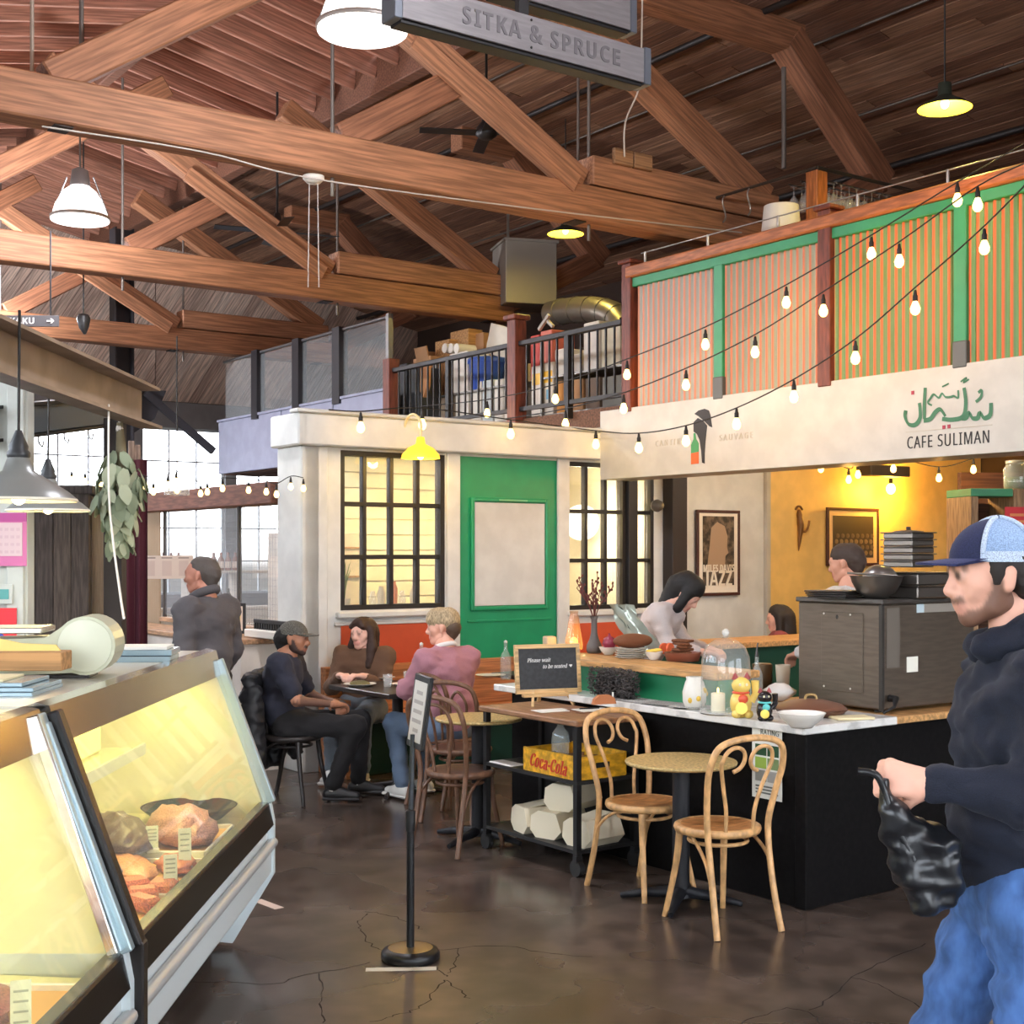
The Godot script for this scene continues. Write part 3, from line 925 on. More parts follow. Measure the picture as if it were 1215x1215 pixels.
func front_window(called: String, u0: float, u1: float, y0: float, y1: float, nx: int, ny: int, xs: Array, blk: Material, reeded: bool) -> void:
	var o := structn(called, G(0, FV, 0))
	var w := u1 - u0
	var h := y1 - y0
	var f := MB.new()
	for s in [u0 + 0.02, u1 - 0.02]:
		f.box(Vector3(s, (y0 + y1) / 2, -0.05), Vector3(0.04, h, 0.09))
	for s in [y0 + 0.02, y1 - 0.02]:
		f.box(Vector3((u0 + u1) / 2, s, -0.05), Vector3(w - 0.08, 0.04, 0.09))
	part(o, "window_frame", f, blk)
	for i in range(1, nx):
		part(o, "muntin", bx(Vector3(0.036, h - 0.08, 0.06), 0.004), blk, Vector3(u0 + w * xs[i], (y0 + y1) / 2, -0.05))
	for j in range(1, ny):
		part(o, "muntin", bx(Vector3(w - 0.08, 0.036, 0.058), 0.004), blk, Vector3((u0 + u1) / 2, y0 + h * j / ny, -0.05))
	for i in nx:
		for j in ny:
			var a: float = u0 + w * xs[i] + 0.018
			var b: float = u0 + w * xs[i + 1] - 0.018
			if reeded and i == nx - 1:
				var rows := []
				var k := int((b - a) / 0.004)
				for q in k + 1:
					var z := -0.05 + 0.006 * absf(sin(q * PI / 8.0))
					rows.append([Vector3(a + (b - a) * q / k, y0 + h * j / ny, z), Vector3(a + (b - a) * q / k, y0 + h * (j + 1) / ny, z)])
				part(o, "reeded_pane", MB.new().sheet(rows, false, false, true), glassy("glass_reeded", rgb(255, 250, 235), 0.22, 0.12))
			else:
				part(o, "pane", bx(Vector3(b - a, h / ny - 0.034, 0.005)), glassy("front_glass", Color.WHITE, 0.05), Vector3((a + b) / 2, y0 + h * (j + 0.5) / ny, -0.05))
# ---------------------------------------------------------------- furniture
func build_all() -> void:
	counter()
	oven()
	cart()
	chairs_and_tables()
	sign_stand()
	display_case()
	counter_things()
	lights_and_signs()
	far_side()
	mezz_things()
	people()

func bentwood(called: String, label: String, wm: Material, sm: Material, style: int, at: Vector3, face: float, group: String, hgt := 0.88) -> Node3D:
	# seat centre over the origin, sitter looks along +z
	var o := thing(called, label, "chair", at, face, group)
	var sh := 0.455
	part(o, "seat", MB.new().lathe([Vector2(0.0, sh - 0.03), Vector2(0.17, sh - 0.032), Vector2(0.196, sh - 0.03), Vector2(0.203, sh - 0.015), Vector2(0.2, sh), Vector2(0.185, sh + 0.006), Vector2(0.165, sh + 0.002)], 32), wm)
	part(o, "seat_panel", MB.new().lathe([Vector2(0.17, sh + 0.003), Vector2(0.1, sh - 0.004), Vector2(0.0, sh - 0.008)], 32), sm)
	for s in [-1.0, 1.0]:
		part(o, "leg", MB.new().tube(curve([Vector3(s * 0.125, sh - 0.03, 0.125), Vector3(s * 0.135, 0.25, 0.145), Vector3(s * 0.165, 0.0, 0.195)], 5), [0.018, 0.0178, 0.0175, 0.017, 0.0165, 0.016, 0.0155, 0.015, 0.0145, 0.014, 0.0135], 10), wm)
	# rear legs and back hoop are one bent rod
	var hoop := [Vector3(-0.175, 0, -0.255), Vector3(-0.165, 0.2, -0.205), Vector3(-0.165, sh, -0.165), Vector3(-0.185, 0.62, -0.19), Vector3(-0.198, hgt - 0.13, -0.232), Vector3(-0.155, hgt - 0.03, -0.262), Vector3(0, hgt, -0.275)]
	var full := hoop.duplicate()
	for k in range(5, -1, -1):
		full.append(Vector3(-hoop[k].x, hoop[k].y, hoop[k].z))
	part(o, "back_hoop", MB.new().tube(curve(full, 6), 0.0155, 10), wm)
	if style == 0:
		for s in [-1.0, 1.0]:
			var p := [Vector3(s * 0.075, sh, -0.175), Vector3(s * 0.078, 0.55, -0.182), Vector3(s * 0.105, 0.66, -0.2), Vector3(s * 0.135, hgt - 0.13, -0.228)]
			for k in 9:
				var a := lerpf(0.0, PI * 1.45, k / 8.0)
				p.append(Vector3(s * (0.075 + 0.058 * cos(a)), hgt - 0.1 + 0.058 * sin(a), -0.24 - 0.02 * sin(a)))
			part(o, "back_scroll", MB.new().tube(curve(p, 4), 0.0095, 8), wm)
	elif style == 1:
		part(o, "back_loop", MB.new().tube(curve([Vector3(-0.05, sh, -0.175), Vector3(-0.07, 0.6, -0.19), Vector3(-0.11, hgt - 0.16, -0.225), Vector3(-0.08, hgt - 0.07, -0.25), Vector3(0, hgt - 0.045, -0.258), Vector3(0.08, hgt - 0.07, -0.25), Vector3(0.11, hgt - 0.16, -0.225), Vector3(0.07, 0.6, -0.19), Vector3(0.05, sh, -0.175)], 5), 0.0105, 8), wm)
	else:
		for s in [-1.0, 1.0]:
			part(o, "back_loop", MB.new().tube(curve([Vector3(s * 0.02, sh, -0.17), Vector3(s * 0.015, 0.62, -0.195), Vector3(s * 0.02, hgt - 0.14, -0.235), Vector3(s * 0.075, hgt - 0.06, -0.25), Vector3(s * 0.13, hgt - 0.14, -0.235), Vector3(s * 0.11, 0.62, -0.195), Vector3(s * 0.095, sh, -0.17)], 5), 0.0095, 8), wm)
	var ring := []
	for k in 28:
		ring.append(Vector3(0.135 * cos(TAU * k / 28), 0.385, 0.135 * sin(TAU * k / 28) - 0.005))
	part(o, "leg_ring", MB.new().tube(ring, 0.0095, 8, false, true), wm)
	for s in [-1.0, 1.0]:
		part(o, "brace", MB.new().tube(curve([Vector3(s * 0.168, 0.2, -0.205), Vector3(s * 0.172, 0.32, -0.16), Vector3(s * 0.16, 0.405, -0.05), Vector3(s * 0.13, 0.42, 0.05)], 5), 0.0085, 8), wm)
	return o

func bistro_table(called: String, label: String, top_m: Material, at: Vector3, r: float, h: float, group: String, turn := 0.0) -> Node3D:
	var o := thing(called, label, "table", at, turn, group)
	part(o, "table_top", MB.new().lathe([Vector2(0, h - 0.022), Vector2(r - 0.02, h - 0.022), Vector2(r - 0.003, h - 0.018), Vector2(r, h - 0.01), Vector2(r - 0.003, h - 0.002), Vector2(r - 0.012, h), Vector2(0, h)], 40), top_m)
	var im := mt("cast_iron", rgb(32, 33, 38), 0.5, 0.3)
	part(o, "column", MB.new().lathe([Vector2(0.05, 0.03), Vector2(0.042, 0.07), Vector2(0.042, h - 0.06), Vector2(0.06, h - 0.03), Vector2(0.14, h - 0.022)], 20), im)
	for k in 4:
		var a := PI / 4 + k * PI / 2
		var d := Vector3(cos(a), 0, sin(a))
		part(o, "foot", MB.new().tube([d * 0.03 + Vector3(0, 0.055, 0), d * 0.17 + Vector3(0, 0.04, 0), d * 0.3 + Vector3(0, 0.016, 0)], [0.032, 0.024, 0.014], 8), im)
	return o

func counter() -> void:
	var blk := tri(mt("counter_black", rgb(17, 15, 15), 0.6), noise_tex("scuff", 0.03, 4, g1(0.7), g1(1.0)), Vector3(1.5, 1.5, 1.5))
	blk.metallic_specular = 0.25
	var marble := tri(mt("marble", rgb(226, 224, 218), 0.18), noise_tex("veins", 0.01, 5, g1(0.84), g1(1.0), 512, FastNoiseLite.TYPE_SIMPLEX_SMOOTH, 40.0, 0.3, 0.6), Vector3(0.8, 0.8, 0.8))
	var oak := wood("oak_ledge", rgb(216, 164, 104), 0.45, 1.0, Vector3(3.0, 3.0, 0.4))
	var o := thing("cafe_counter", "black L-shaped cafe counter with a marble top and raised oak ledge", "counter", Vector3.ZERO, YAW)
	part(o, "body", gbox(4.93, 5.6, 4.43, 6.85, 0.0, 0.85, 0.004), blk)
	part(o, "side_body", gbox(5.6, 7.4, 4.45, 5.3, 0.0, 0.85, 0.004), blk)
	part(o, "corner_trim", gbox(4.915, 4.99, 4.415, 4.49, 0.0, 0.85, 0.006), blk)
	part(o, "marble_top", gbox(4.86, 5.55, 4.38, 6.95, 0.85, 0.89, 0.005), marble)
	part(o, "oak_top", gbox(5.552, 7.4, 4.39, 5.35, 0.85, 0.886, 0.004), oak)
	part(o, "ledge_front", gbox(5.07, 5.1, 5.17, 6.92, 0.89, 1.04), plaster("ledge_green", rgb(20, 120, 78), 0.5))
	part(o, "ledge_end", gbox(5.1, 5.32, 5.17, 5.2, 0.89, 1.04), plaster("ledge_green"))
	part(o, "ledge", gbox(5.03, 5.36, 5.14, 6.95, 1.04, 1.08, 0.006), oak)
	# bar further back, in front of the yellow wall
	var b := thing("back_bar", "green panelled back bar with oak top below the kitchen wall", "counter", Vector3.ZERO, YAW)
	part(b, "body", gbox(7.25, 12.8, 7.7, 8.1, 0.0, 0.955), plaster("bar_green", rgb(24, 70, 50), 0.5))
	part(b, "oak_top", gbox(7.2, 12.8, 7.62, 8.15, 0.955, 1.0, 0.005), oak)
	# rating notice taped to the counter front
	var c := at_u(910, 905, 4.92)
	var n := thing("rating_notice", "paper food safety rating notice taped to the black counter", "notice", c, YAW - PI / 2)
	part(n, "sheet", bx(Vector3(0.2, 0.36, 0.002)), mt("paper_white", rgb(226, 224, 214), 0.8))
	lettering(n, "lettering", "RATING", 0.026, mt("ink_grey", rgb(110, 112, 104)), Vector3(0.02, 0.15, 0.002))
	var pc := [rgb(34, 74, 42), rgb(34, 74, 42), rgb(150, 176, 70), rgb(120, 140, 90), rgb(150, 150, 140), rgb(170, 168, 160)]
	for k in 6:
		part(n, "print_block", bx(Vector3(0.075, 0.055, 0.001)), mt("print_%d" % k, pc[k], 0.8), Vector3(-0.04 + 0.082 * (k % 2), 0.06 - 0.064 * (k / 2), 0.0016))
	for k in 3:
		part(n, "print_line", bx(Vector3(0.15, 0.008, 0.001)), mt("ink_grey"), Vector3(0, -0.12 - 0.016 * k, 0.0016))

func oven() -> void:
	var st := tri(mt("oven_steel", rgb(112, 100, 88), 0.42, 0.7), noise_tex("brushed", 0.02, 3, g1(0.93), g1(1.0)), Vector3(0.5, 4.0, 0.5))
	var dk := mt("oven_dark", rgb(58, 54, 50), 0.5, 0.4)
	var o := thing("steel_oven", "boxy brushed steel countertop oven on the cafe counter", "oven", Vector3.ZERO, YAW)
	var u0 := 5.6
	var v0 := 4.52
	part(o, "body", gbox(u0, u0 + 0.78, v0, v0 + 0.57, 0.905, 1.45, 0.008), st)
	part(o, "lid_edge", gbox(u0 - 0.012, u0 + 0.79, v0 - 0.012, v0 + 0.58, 1.45, 1.475, 0.005), mt("oven_top", rgb(96, 92, 88), 0.35, 0.7))
	part(o, "corner_strip", gbox(u0 - 0.006, u0 + 0.014, v0 - 0.006, v0 + 0.014, 0.9, 1.45), dk)
	part(o, "side_panel", gbox(u0 - 0.006, u0 + 0.001, v0 + 0.12, v0 + 0.4, 0.98, 1.4, 0.002), st)
	part(o, "vent_grille", gbox(u0 + 0.035, u0 + 0.14, v0 - 0.004, v0 + 0.002, 1.12, 1.43), mt("vent_grey", rgb(118, 110, 100), 0.6, 0.5))
	part(o, "sticker", gbox(u0 + 0.2, u0 + 0.29, v0 - 0.003, v0 + 0.001, 1.09, 1.17), mt("sticker_white", rgb(236, 234, 220), 0.6))
	part(o, "sticker", gbox(u0 + 0.28, u0 + 0.34, v0 - 0.003, v0 + 0.001, 1.4, 1.445), mt("sticker_blue", rgb(190, 208, 214), 0.6))
	part(o, "label_strip", gbox(u0 + 0.34, u0 + 0.62, v0 - 0.003, v0 + 0.001, 1.4, 1.445), mt("strip_steel", rgb(186, 178, 166), 0.4, 0.6))
	for k in 4:
		part(o, "foot", gbox(u0 + [0.05, 0.69][k % 2], u0 + [0.09, 0.73][k % 2], v0 + [0.05, 0.48][k / 2], v0 + [0.09, 0.52][k / 2], 0.886, 0.906), dk)
	for p in [[0.2, 1.39], [0.38, 1.39], [0.2, 1.0], [0.38, 1.0]]:
		part(o, "screw", MB.new().ell(L(u0 - 0.007, v0 + p[0], p[1]), Vector3(0.004, 0.006, 0.006), 8, 5), mt("screw_bright", rgb(220, 214, 204), 0.3, 0.9))
	part(o, "peep_hole", MB.new().ell(L(u0 - 0.007, v0 + 0.29, 1.375), Vector3(0.003, 0.012, 0.009), 8, 5), dk)
	part(o, "power_plug", MB.new().tube([L(u0 + 0.05, v0 - 0.01, 0.965), L(u0 + 0.05, v0 - 0.05, 0.965), L(u0 + 0.0, v0 - 0.08, 0.93), L(u0 - 0.06, v0 - 0.06, 0.9)], [0.02, 0.018, 0.008, 0.006], 8), mt("rubber_black", rgb(20, 19, 19), 0.6))

func cart() -> void:
	var fm := mt("cart_frame", rgb(22, 21, 22), 0.5, 0.2)
	var tw := wood("cart_top", rgb(158, 112, 76), 0.5, 3.0, Vector3(3.0, 3.0, 0.5))
	var o := thing("serving_cart", "black wheeled cart with a worn wooden top beside the counter", "cart", Vector3.ZERO, YAW)
	var u0 := 4.44
	var u1 := 4.84
	var v0 := 5.58
	var v1 := 6.42
	part(o, "top", gbox(u0 - 0.03, u1 + 0.03, v0 - 0.04, v1 + 0.04, 0.8, 0.83, 0.006), tw)
	for u in [u0, u1]:
		for v in [v0, v1]:
			part(o, "leg", gbox(u, u + 0.032, v, v + 0.032, 0.1, 0.8), fm)
			var w := part(o, "wheel", MB.new().tube([L(u + 0.0, v + 0.016, 0.045), L(u + 0.032, v + 0.016, 0.045)], 0.045, 14), mt("wheel_dark", rgb(30, 29, 29), 0.6))
			part(w, "fork", gbox(u - 0.004, u + 0.036, v - 0.002, v + 0.03, 0.075, 0.11), fm)
	part(o, "shelf", gbox(u0, u1 + 0.03, v0, v1 + 0.03, 0.485, 0.505), mt("shelf_black", rgb(26, 25, 25), 0.5))
	part(o, "shelf", gbox(u0, u1 + 0.03, v0, v1 + 0.03, 0.12, 0.14), mt("shelf_black"))
	part(o, "back_panel", gbox(u1 + 0.02, u1 + 0.03, v0, v1 + 0.03, 0.14, 0.8), mt("shelf_black"))
	# chalkboard on an easel
	var c := at_h(650, 836, 0.83)
	var e := thing("chalkboard_easel", "small framed chalkboard asking guests to wait, on the cart", "chalkboard", c, 0.38)
	var pine := wood("pine_frame", rgb(226, 186, 128), 0.5, 2.0)
	var tilt := Basis(Vector3.RIGHT, -0.12)
	var cw := 0.415
	var chh := 0.285
	part(e, "board", bx(Vector3(cw - 0.05, chh - 0.05, 0.008)), tri(mt("slate", rgb(58, 60, 62), 0.7), noise_tex("chalk", 0.02, 3, g1(0.85), g1(1.0)), Vector3(3, 3, 3)), Vector3(0, 0.21, 0), tilt)
	for s in [-1, 1]:
		part(e, "frame", bx(Vector3(cw, 0.025, 0.02), 0.003), pine, tilt * Vector3(0, s * (chh / 2 - 0.012), 0) + Vector3(0, 0.21, 0), tilt)
		part(e, "frame", bx(Vector3(0.025, chh - 0.05, 0.02), 0.003), pine, tilt * Vector3(s * (cw / 2 - 0.012), 0, 0) + Vector3(0, 0.21, 0), tilt)
		part(e, "leg", MB.new().bar(Vector3(s * 0.13, 0.0, 0.08), Vector3(s * 0.1, 0.09, 0.02), 0.014, 0.014), pine)
	part(e, "ledge", bx(Vector3(0.34, 0.018, 0.04), 0.003), pine, Vector3(0, 0.06, 0.03))
	part(e, "leg", MB.new().bar(Vector3(0, 0.0, -0.14), Vector3(0, 0.3, -0.03), 0.02, 0.014), pine)
	var ck := mt("chalk_white", rgb(232, 232, 228), 0.9)
	var lean := Basis(Vector3(1, 0, 0), Vector3(0.25, 1, 0), Vector3(0, 0, 1))
	lettering(e, "lettering", "Please wait", 0.022, ck, tilt * Vector3(-0.055, 0.05, 0.005) + Vector3(0, 0.21, 0), tilt * lean, "Droid Serif", false, 0.9)
	lettering(e, "lettering", "to be seated", 0.022, ck, tilt * Vector3(0.045, 0.012, 0.005) + Vector3(0, 0.21, 0), tilt * lean, "Droid Serif", false, 0.9)
	var heart := PackedVector2Array()
	for k in 24:
		var a := TAU * k / 24
		heart.append(Vector2(16 * pow(sin(a), 3), 13 * cos(a) - 5 * cos(2 * a) - 2 * cos(3 * a) - cos(4 * a)) * 0.0006)
	part(e, "chalk_heart", MB.new().prism(heart, 0.001), ck, tilt * Vector3(0.145, 0.014, 0.005) + Vector3(0, 0.21, 0), tilt)
	# papers, clipboard, wallet on the cart top
	var p1 := at_h(655, 843, 0.832)
	solo("paper_menu", "white printed menu sheet lying on the wooden cart top", "paper", bx(Vector3(0.2, 0.003, 0.13)), mt("paper_white"), p1, 0.5)
	var p2 := at_h(702, 843, 0.832)
	var cb := thing("clipboard", "brown clipboard with a white sheet and a pen on the cart", "clipboard", p2, 0.45)
	part(cb, "board", bx(Vector3(0.24, 0.005, 0.17), 0.001), wood("clip_brown", rgb(140, 92, 58), 0.6, 1.0))
	part(cb, "sheet", bx(Vector3(0.2, 0.003, 0.15)), mt("paper_white"), Vector3(0.01, 0.004, 0))
	part(cb, "pen", MB.new().tube([Vector3(-0.06, 0.01, -0.03), Vector3(0.06, 0.01, -0.02)], 0.004, 6), mt("rubber_black"))
	var p3 := at_h(715, 833, 0.9)
	solo("tan_pouch", "tan leather pouch on the marble behind the cart", "pouch", MB.new().prism(PackedVector2Array([Vector2(-0.07, 0), Vector2(0.07, 0), Vector2(0.06, 0.03), Vector2(0.03, 0.05), Vector2(-0.03, 0.05), Vector2(-0.06, 0.03)]), 0.03), mt("tan_leather", rgb(186, 116, 72), 0.6), Vector3(p3.x, 0.891, p3.z), 0.4)
	# yellow soft drink crate and bottle on the middle shelf
	var cr := thing("drink_crate", "yellow wooden soft drink crate with red script on the cart", "crate", G(u0 + 0.02, v0 + 0.01, 0.505), YAW)
	var ye := wood("crate_yellow", rgb(240, 178, 34), 0.55, 1.0, Vector3(1.0, 2.0, 2.0))
	part(cr, "side", bx(Vector3(0.016, 0.13, 0.47), 0.002), ye, Vector3(0.0, 0.065, -0.25))
	part(cr, "side", bx(Vector3(0.016, 0.13, 0.47), 0.002), ye, Vector3(0.34, 0.065, -0.25))
	for z in [-0.012, -0.488]:
		var en := part(cr, "end", bx(Vector3(0.324, 0.125, 0.016), 0.002), ye, Vector3(0.17, 0.0625, z))
		part(en, "hand_hole", bx(Vector3(0.1, 0.032, 0.02), 0.004), mt("rubber_black"), Vector3(0, 0.01, 0))
	part(cr, "bottom", bx(Vector3(0.33, 0.01, 0.46)), wood("crate_bare", rgb(170, 130, 90), 0.7), Vector3(0.17, 0.01, -0.25))
	for k in 3:
		part(cr, "divider", bx(Vector3(0.32, 0.07, 0.008)), wood("crate_bare"), Vector3(0.17, 0.05, -0.13 - 0.12 * k))
	var red := mt("crate_red", rgb(196, 48, 32), 0.6)
	lettering(cr, "lettering", "Coca-Cola", 0.07, red, Vector3(-0.0095, 0.058, -0.25), Basis(Vector3(0, -0.06, 1), Vector3(0, 1, 0.3), Vector3(-1, 0, 0)), "Droid Serif", true, 0.7)
	var bt := thing("swing_top_bottle", "clear swing-top glass bottle standing on the yellow crate", "bottle", G(u0 + 0.17, v0 + 0.36, 0.575), 0.0)
	glass_bottle(bt, 0.05, 0.23)
	var cl := thing("napkin_folded", "white folded napkin at the far end of the cart shelf", "napkin", G(u0 + 0.06, v1 - 0.12, 0.506), YAW)
	part(cl, "cloth", bx(Vector3(0.1, 0.012, 0.22), 0.004), mt("linen", rgb(226, 220, 212), 0.9))
	# takeaway boxes on the lowest shelf
	var pap := mt("takeaway_cream", rgb(228, 216, 188), 0.75)
	for k in 4:
		var d: Array = [[0.05, 0.34, 0.14, 0.25], [0.06, 0.08, 0.14, 0.1], [0.12, 0.3, 0.29, 0.3], [0.03, 0.56, 0.142, -0.2]][k]
		var t := thing("takeaway_box", ["cream folded takeaway box lying in the middle of the bottom cart shelf", "cream takeaway box at the wheel end of the bottom cart shelf", "cream takeaway box resting on top of the other boxes in the cart", "cream takeaway box at the back end of the bottom cart shelf"][k], "box", G(u0 + d[0], v0 + d[1], d[2]), YAW + d[3], "takeaway boxes in the cart")
		var pm := PackedVector2Array([Vector2(-0.11, 0.05), Vector2(-0.06, 0.0), Vector2(0.07, 0.0), Vector2(0.11, 0.04), Vector2(0.1, 0.12), Vector2(0.05, 0.15), Vector2(-0.07, 0.145)])
		part(t, "carton", MB.new().prism(pm, 0.26, Transform3D(Basis(Vector3(0, 0, -1), Vector3.UP, Vector3(1, 0, 0)), Vector3(0, 0, 0))), pap)
		part(t, "flap", bx(Vector3(0.2, 0.004, 0.12), 0.001), pap, Vector3(0.12, 0.155, 0.0), Basis(Vector3.BACK, 0.12))

func glass_bottle(o: Node3D, r: float, h: float, tint := Color(0.93, 0.97, 0.95), cap := true) -> void:
	part(o, "glass", MB.new().lathe([Vector2(0, 0.004), Vector2(r * 0.9, 0.0), Vector2(r, 0.012), Vector2(r, h * 0.5), Vector2(r * 0.85, h * 0.62), Vector2(r * 0.36, h * 0.76), Vector2(r * 0.3, h * 0.9), Vector2(r * 0.36, h * 0.93), Vector2(r * 0.34, h * 0.96)], 18), glassy("bottle_glass", tint, 0.18, 0.03))
	if cap:
		part(o, "stopper", MB.new().lathe([Vector2(0.0, h * 0.95), Vector2(r * 0.3, h * 0.95), Vector2(r * 0.34, h * 1.0), Vector2(0.0, h * 1.03)], 12), mt("porcelain", rgb(226, 222, 212), 0.3))

func chairs_and_tables() -> void:
	var beech := wood("beech", rgb(232, 180, 120), 0.4, 1.0, Vector3(2.0, 1.0, 2.0))
	var beech_seat := wood("beech_seat", rgb(204, 140, 82), 0.4, 2.0, Vector3(1.0, 1.0, 3.0))
	var dark := wood("dark_bentwood", rgb(124, 88, 66), 0.4, 1.0, Vector3(2.0, 1.0, 2.0))
	var dark_seat := wood("dark_seat", rgb(92, 62, 46), 0.45, 2.0, Vector3(1.0, 1.0, 3.0))
	var blackw := mt("black_bentwood", rgb(38, 33, 31), 0.4)
	# table with two beech chairs in front of the counter
	var brass := tri(mt("brass_top", rgb(216, 186, 122), 0.42, 0.2), noise_tex("patina", 0.03, 4, g1(0.72), g1(1.0)), Vector3(3, 3, 3))
	var tp := at_h(808, 1071, 0.0)
	bistro_table("bistro_table", "round brass-topped bistro table between the two beech chairs", brass, tp, 0.275, 0.7, "brass bistro tables", 0.5)
	bentwood("bentwood_chair", "beech bentwood chair in front of the rating notice", beech, beech_seat, 0, Vector3(0.955, 0, -6.27), PI + 0.45, "beech bentwood chairs", 0.89)
	bentwood("bentwood_chair", "beech bentwood chair between the cart and the bistro table", beech, beech_seat, 0, Vector3(0.675, 0, -6.85), 0.6, "beech bentwood chairs", 0.89)
	# the brown chairs at the second brass table
	var tq := at_h(565, 1000, 0.0)
	bistro_table("bistro_table", "round brass-topped bistro table behind the brown bentwood chair", brass, Vector3(-0.2, 0, -8.05), 0.26, 0.735, "brass bistro tables", 0.2)
	bentwood("bentwood_chair", "brown bentwood chair with one inner loop, beside the sign stand", dark, dark_seat, 1, Vector3(-0.3, 0, -7.85), PI - 0.62, "brown bentwood chairs", 0.9)
	bentwood("bentwood_chair", "brown bentwood chair with twin inner loops, past the brass table", dark, dark_seat, 2, Vector3(-0.33, 0, -8.75), PI - 0.35, "brown bentwood chairs", 0.9)
	bentwood("bentwood_chair", "brown bentwood chair under the person in the pink sweater", dark, dark_seat, 2, Vector3(-0.42, 0, -9.25), PI - 0.75, "brown bentwood chairs", 0.9)
	bentwood("bentwood_chair", "black bentwood chair under the man in the patterned cap", blackw, blackw, 1, Vector3(-1.52, 0, -9.35), 1.15, "", 0.86)
	# square black table of the seated group
	var bt := mt("table_black", rgb(44, 38, 36), 0.35)
	var o := thing("square_table", "black square dining table between the three seated people", "table", G(5.0, 8.35, 0), YAW)
	part(o, "table_top", bx(Vector3(0.66, 0.035, 0.86), 0.006), bt, Vector3(0, 0.735, 0))
	part(o, "column", MB.new().lathe([Vector2(0.05, 0.03), Vector2(0.04, 0.08), Vector2(0.04, 0.68), Vector2(0.12, 0.715)], 16), bt)
	for k in 4:
		var a := PI / 4 + k * PI / 2
		var d := Vector3(cos(a), 0, sin(a))
		part(o, "foot", MB.new().tube([d * 0.03 + Vector3(0, 0.05, 0), d * 0.34 + Vector3(0, 0.016, 0)], [0.03, 0.015], 8), bt)
	# bench against the shop front
	var bw := wood("bench_wood", rgb(196, 128, 80), 0.5, 4.0)
	var b := thing("banquette_bench", "honey-brown wooden bench against the orange and green shop front", "bench", Vector3.ZERO, YAW)
	part(b, "seat", gbox(4.95, 8.6, 8.98, 9.42, 0.41, 0.45, 0.006), bw)
	part(b, "backrest", gbox(4.95, 8.6, 9.36, 9.44, 0.45, 0.82, 0.006), bw)
	part(b, "base", gbox(5.0, 8.55, 9.1, 9.4, 0.0, 0.41), plaster("bench_green", rgb(14, 62, 46), 0.5))
	part(b, "end_panel", gbox(4.93, 4.97, 8.98, 9.44, 0.0, 0.6, 0.006), bw)
	# black two-top along the bench, behind the chalkboard
	var t2 := thing("square_table", "black square table behind the chalkboard with a bottle on it", "table", G(6.5, 8.55, 0), YAW)
	part(t2, "table_top", bx(Vector3(0.6, 0.035, 0.7), 0.006), bt, Vector3(0, 0.735, 0))
	part(t2, "column", MB.new().lathe([Vector2(0.2, 0.0), Vector2(0.2, 0.02), Vector2(0.05, 0.05), Vector2(0.04, 0.08), Vector2(0.04, 0.715)], 16), bt)
	# things on the tables
	var por := mt("porcelain", rgb(226, 222, 212), 0.3)
	var k := 0
	for d in [[427, 814, 0.12, "white plate with food in front of the woman in brown"], [480, 814, 0.1, "white plate beside the water glasses on the black table"], [455, 806, 0.09, "white plate at the bench side of the black table"]]:
		var p := at_h(d[0], d[1], 0.753)
		var pl := thing("plate", d[3], "plate", p, 0.0, "plates on the black table")
		part(pl, "dish", MB.new().lathe([Vector2(0, 0.004), Vector2(d[2] * 0.6, 0.0), Vector2(d[2] * 0.65, 0.006), Vector2(d[2], 0.018), Vector2(d[2] * 0.97, 0.02), Vector2(d[2] * 0.62, 0.01), Vector2(0, 0.009)], 24), por)
		if k == 0:
			part(pl, "food", MB.new().ell(Vector3(0, 0.02, 0), Vector3(0.075, 0.022, 0.05), 12, 6), wood("food_green", rgb(120, 110, 70), 0.8, 1.0))
		k += 1
	for d in [[460, 815, "short water tumbler near the edge of the black table"], [484, 811, "short water tumbler beside the white plates"]]:
		var p := at_h(d[0], d[1], 0.753)
		var gl := thing("water_glass", d[2], "glass", p, 0.0, "tumblers on the black table")
		part(gl, "tumbler", MB.new().lathe([Vector2(0, 0.006), Vector2(0.027, 0.0), Vector2(0.036, 0.09), Vector2(0.034, 0.09), Vector2(0.026, 0.01), Vector2(0, 0.01)], 16), glassy("tumbler_glass", rgb(240, 244, 244), 0.2, 0.03))
	var wb := thing("swing_top_bottle", "clear swing-top bottle on the black table before the woman", "bottle", at_h(500, 812, 0.753), 0.0, "swing-top bottles")
	glass_bottle(wb, 0.042, 0.3)
	var wb2 := thing("swing_top_bottle", "clear swing-top bottle on the table behind the chalkboard", "bottle", at_h(600, 806, 0.753), 0.0, "swing-top bottles")
	glass_bottle(wb2, 0.042, 0.29)
	var sp := thing("plate", "white plate on the table behind the chalkboard", "plate", at_h(582, 803, 0.753))
	part(sp, "dish", MB.new().lathe([Vector2(0, 0.004), Vector2(0.07, 0.0), Vector2(0.12, 0.016), Vector2(0.116, 0.018), Vector2(0.07, 0.008), Vector2(0, 0.008)], 24), por)

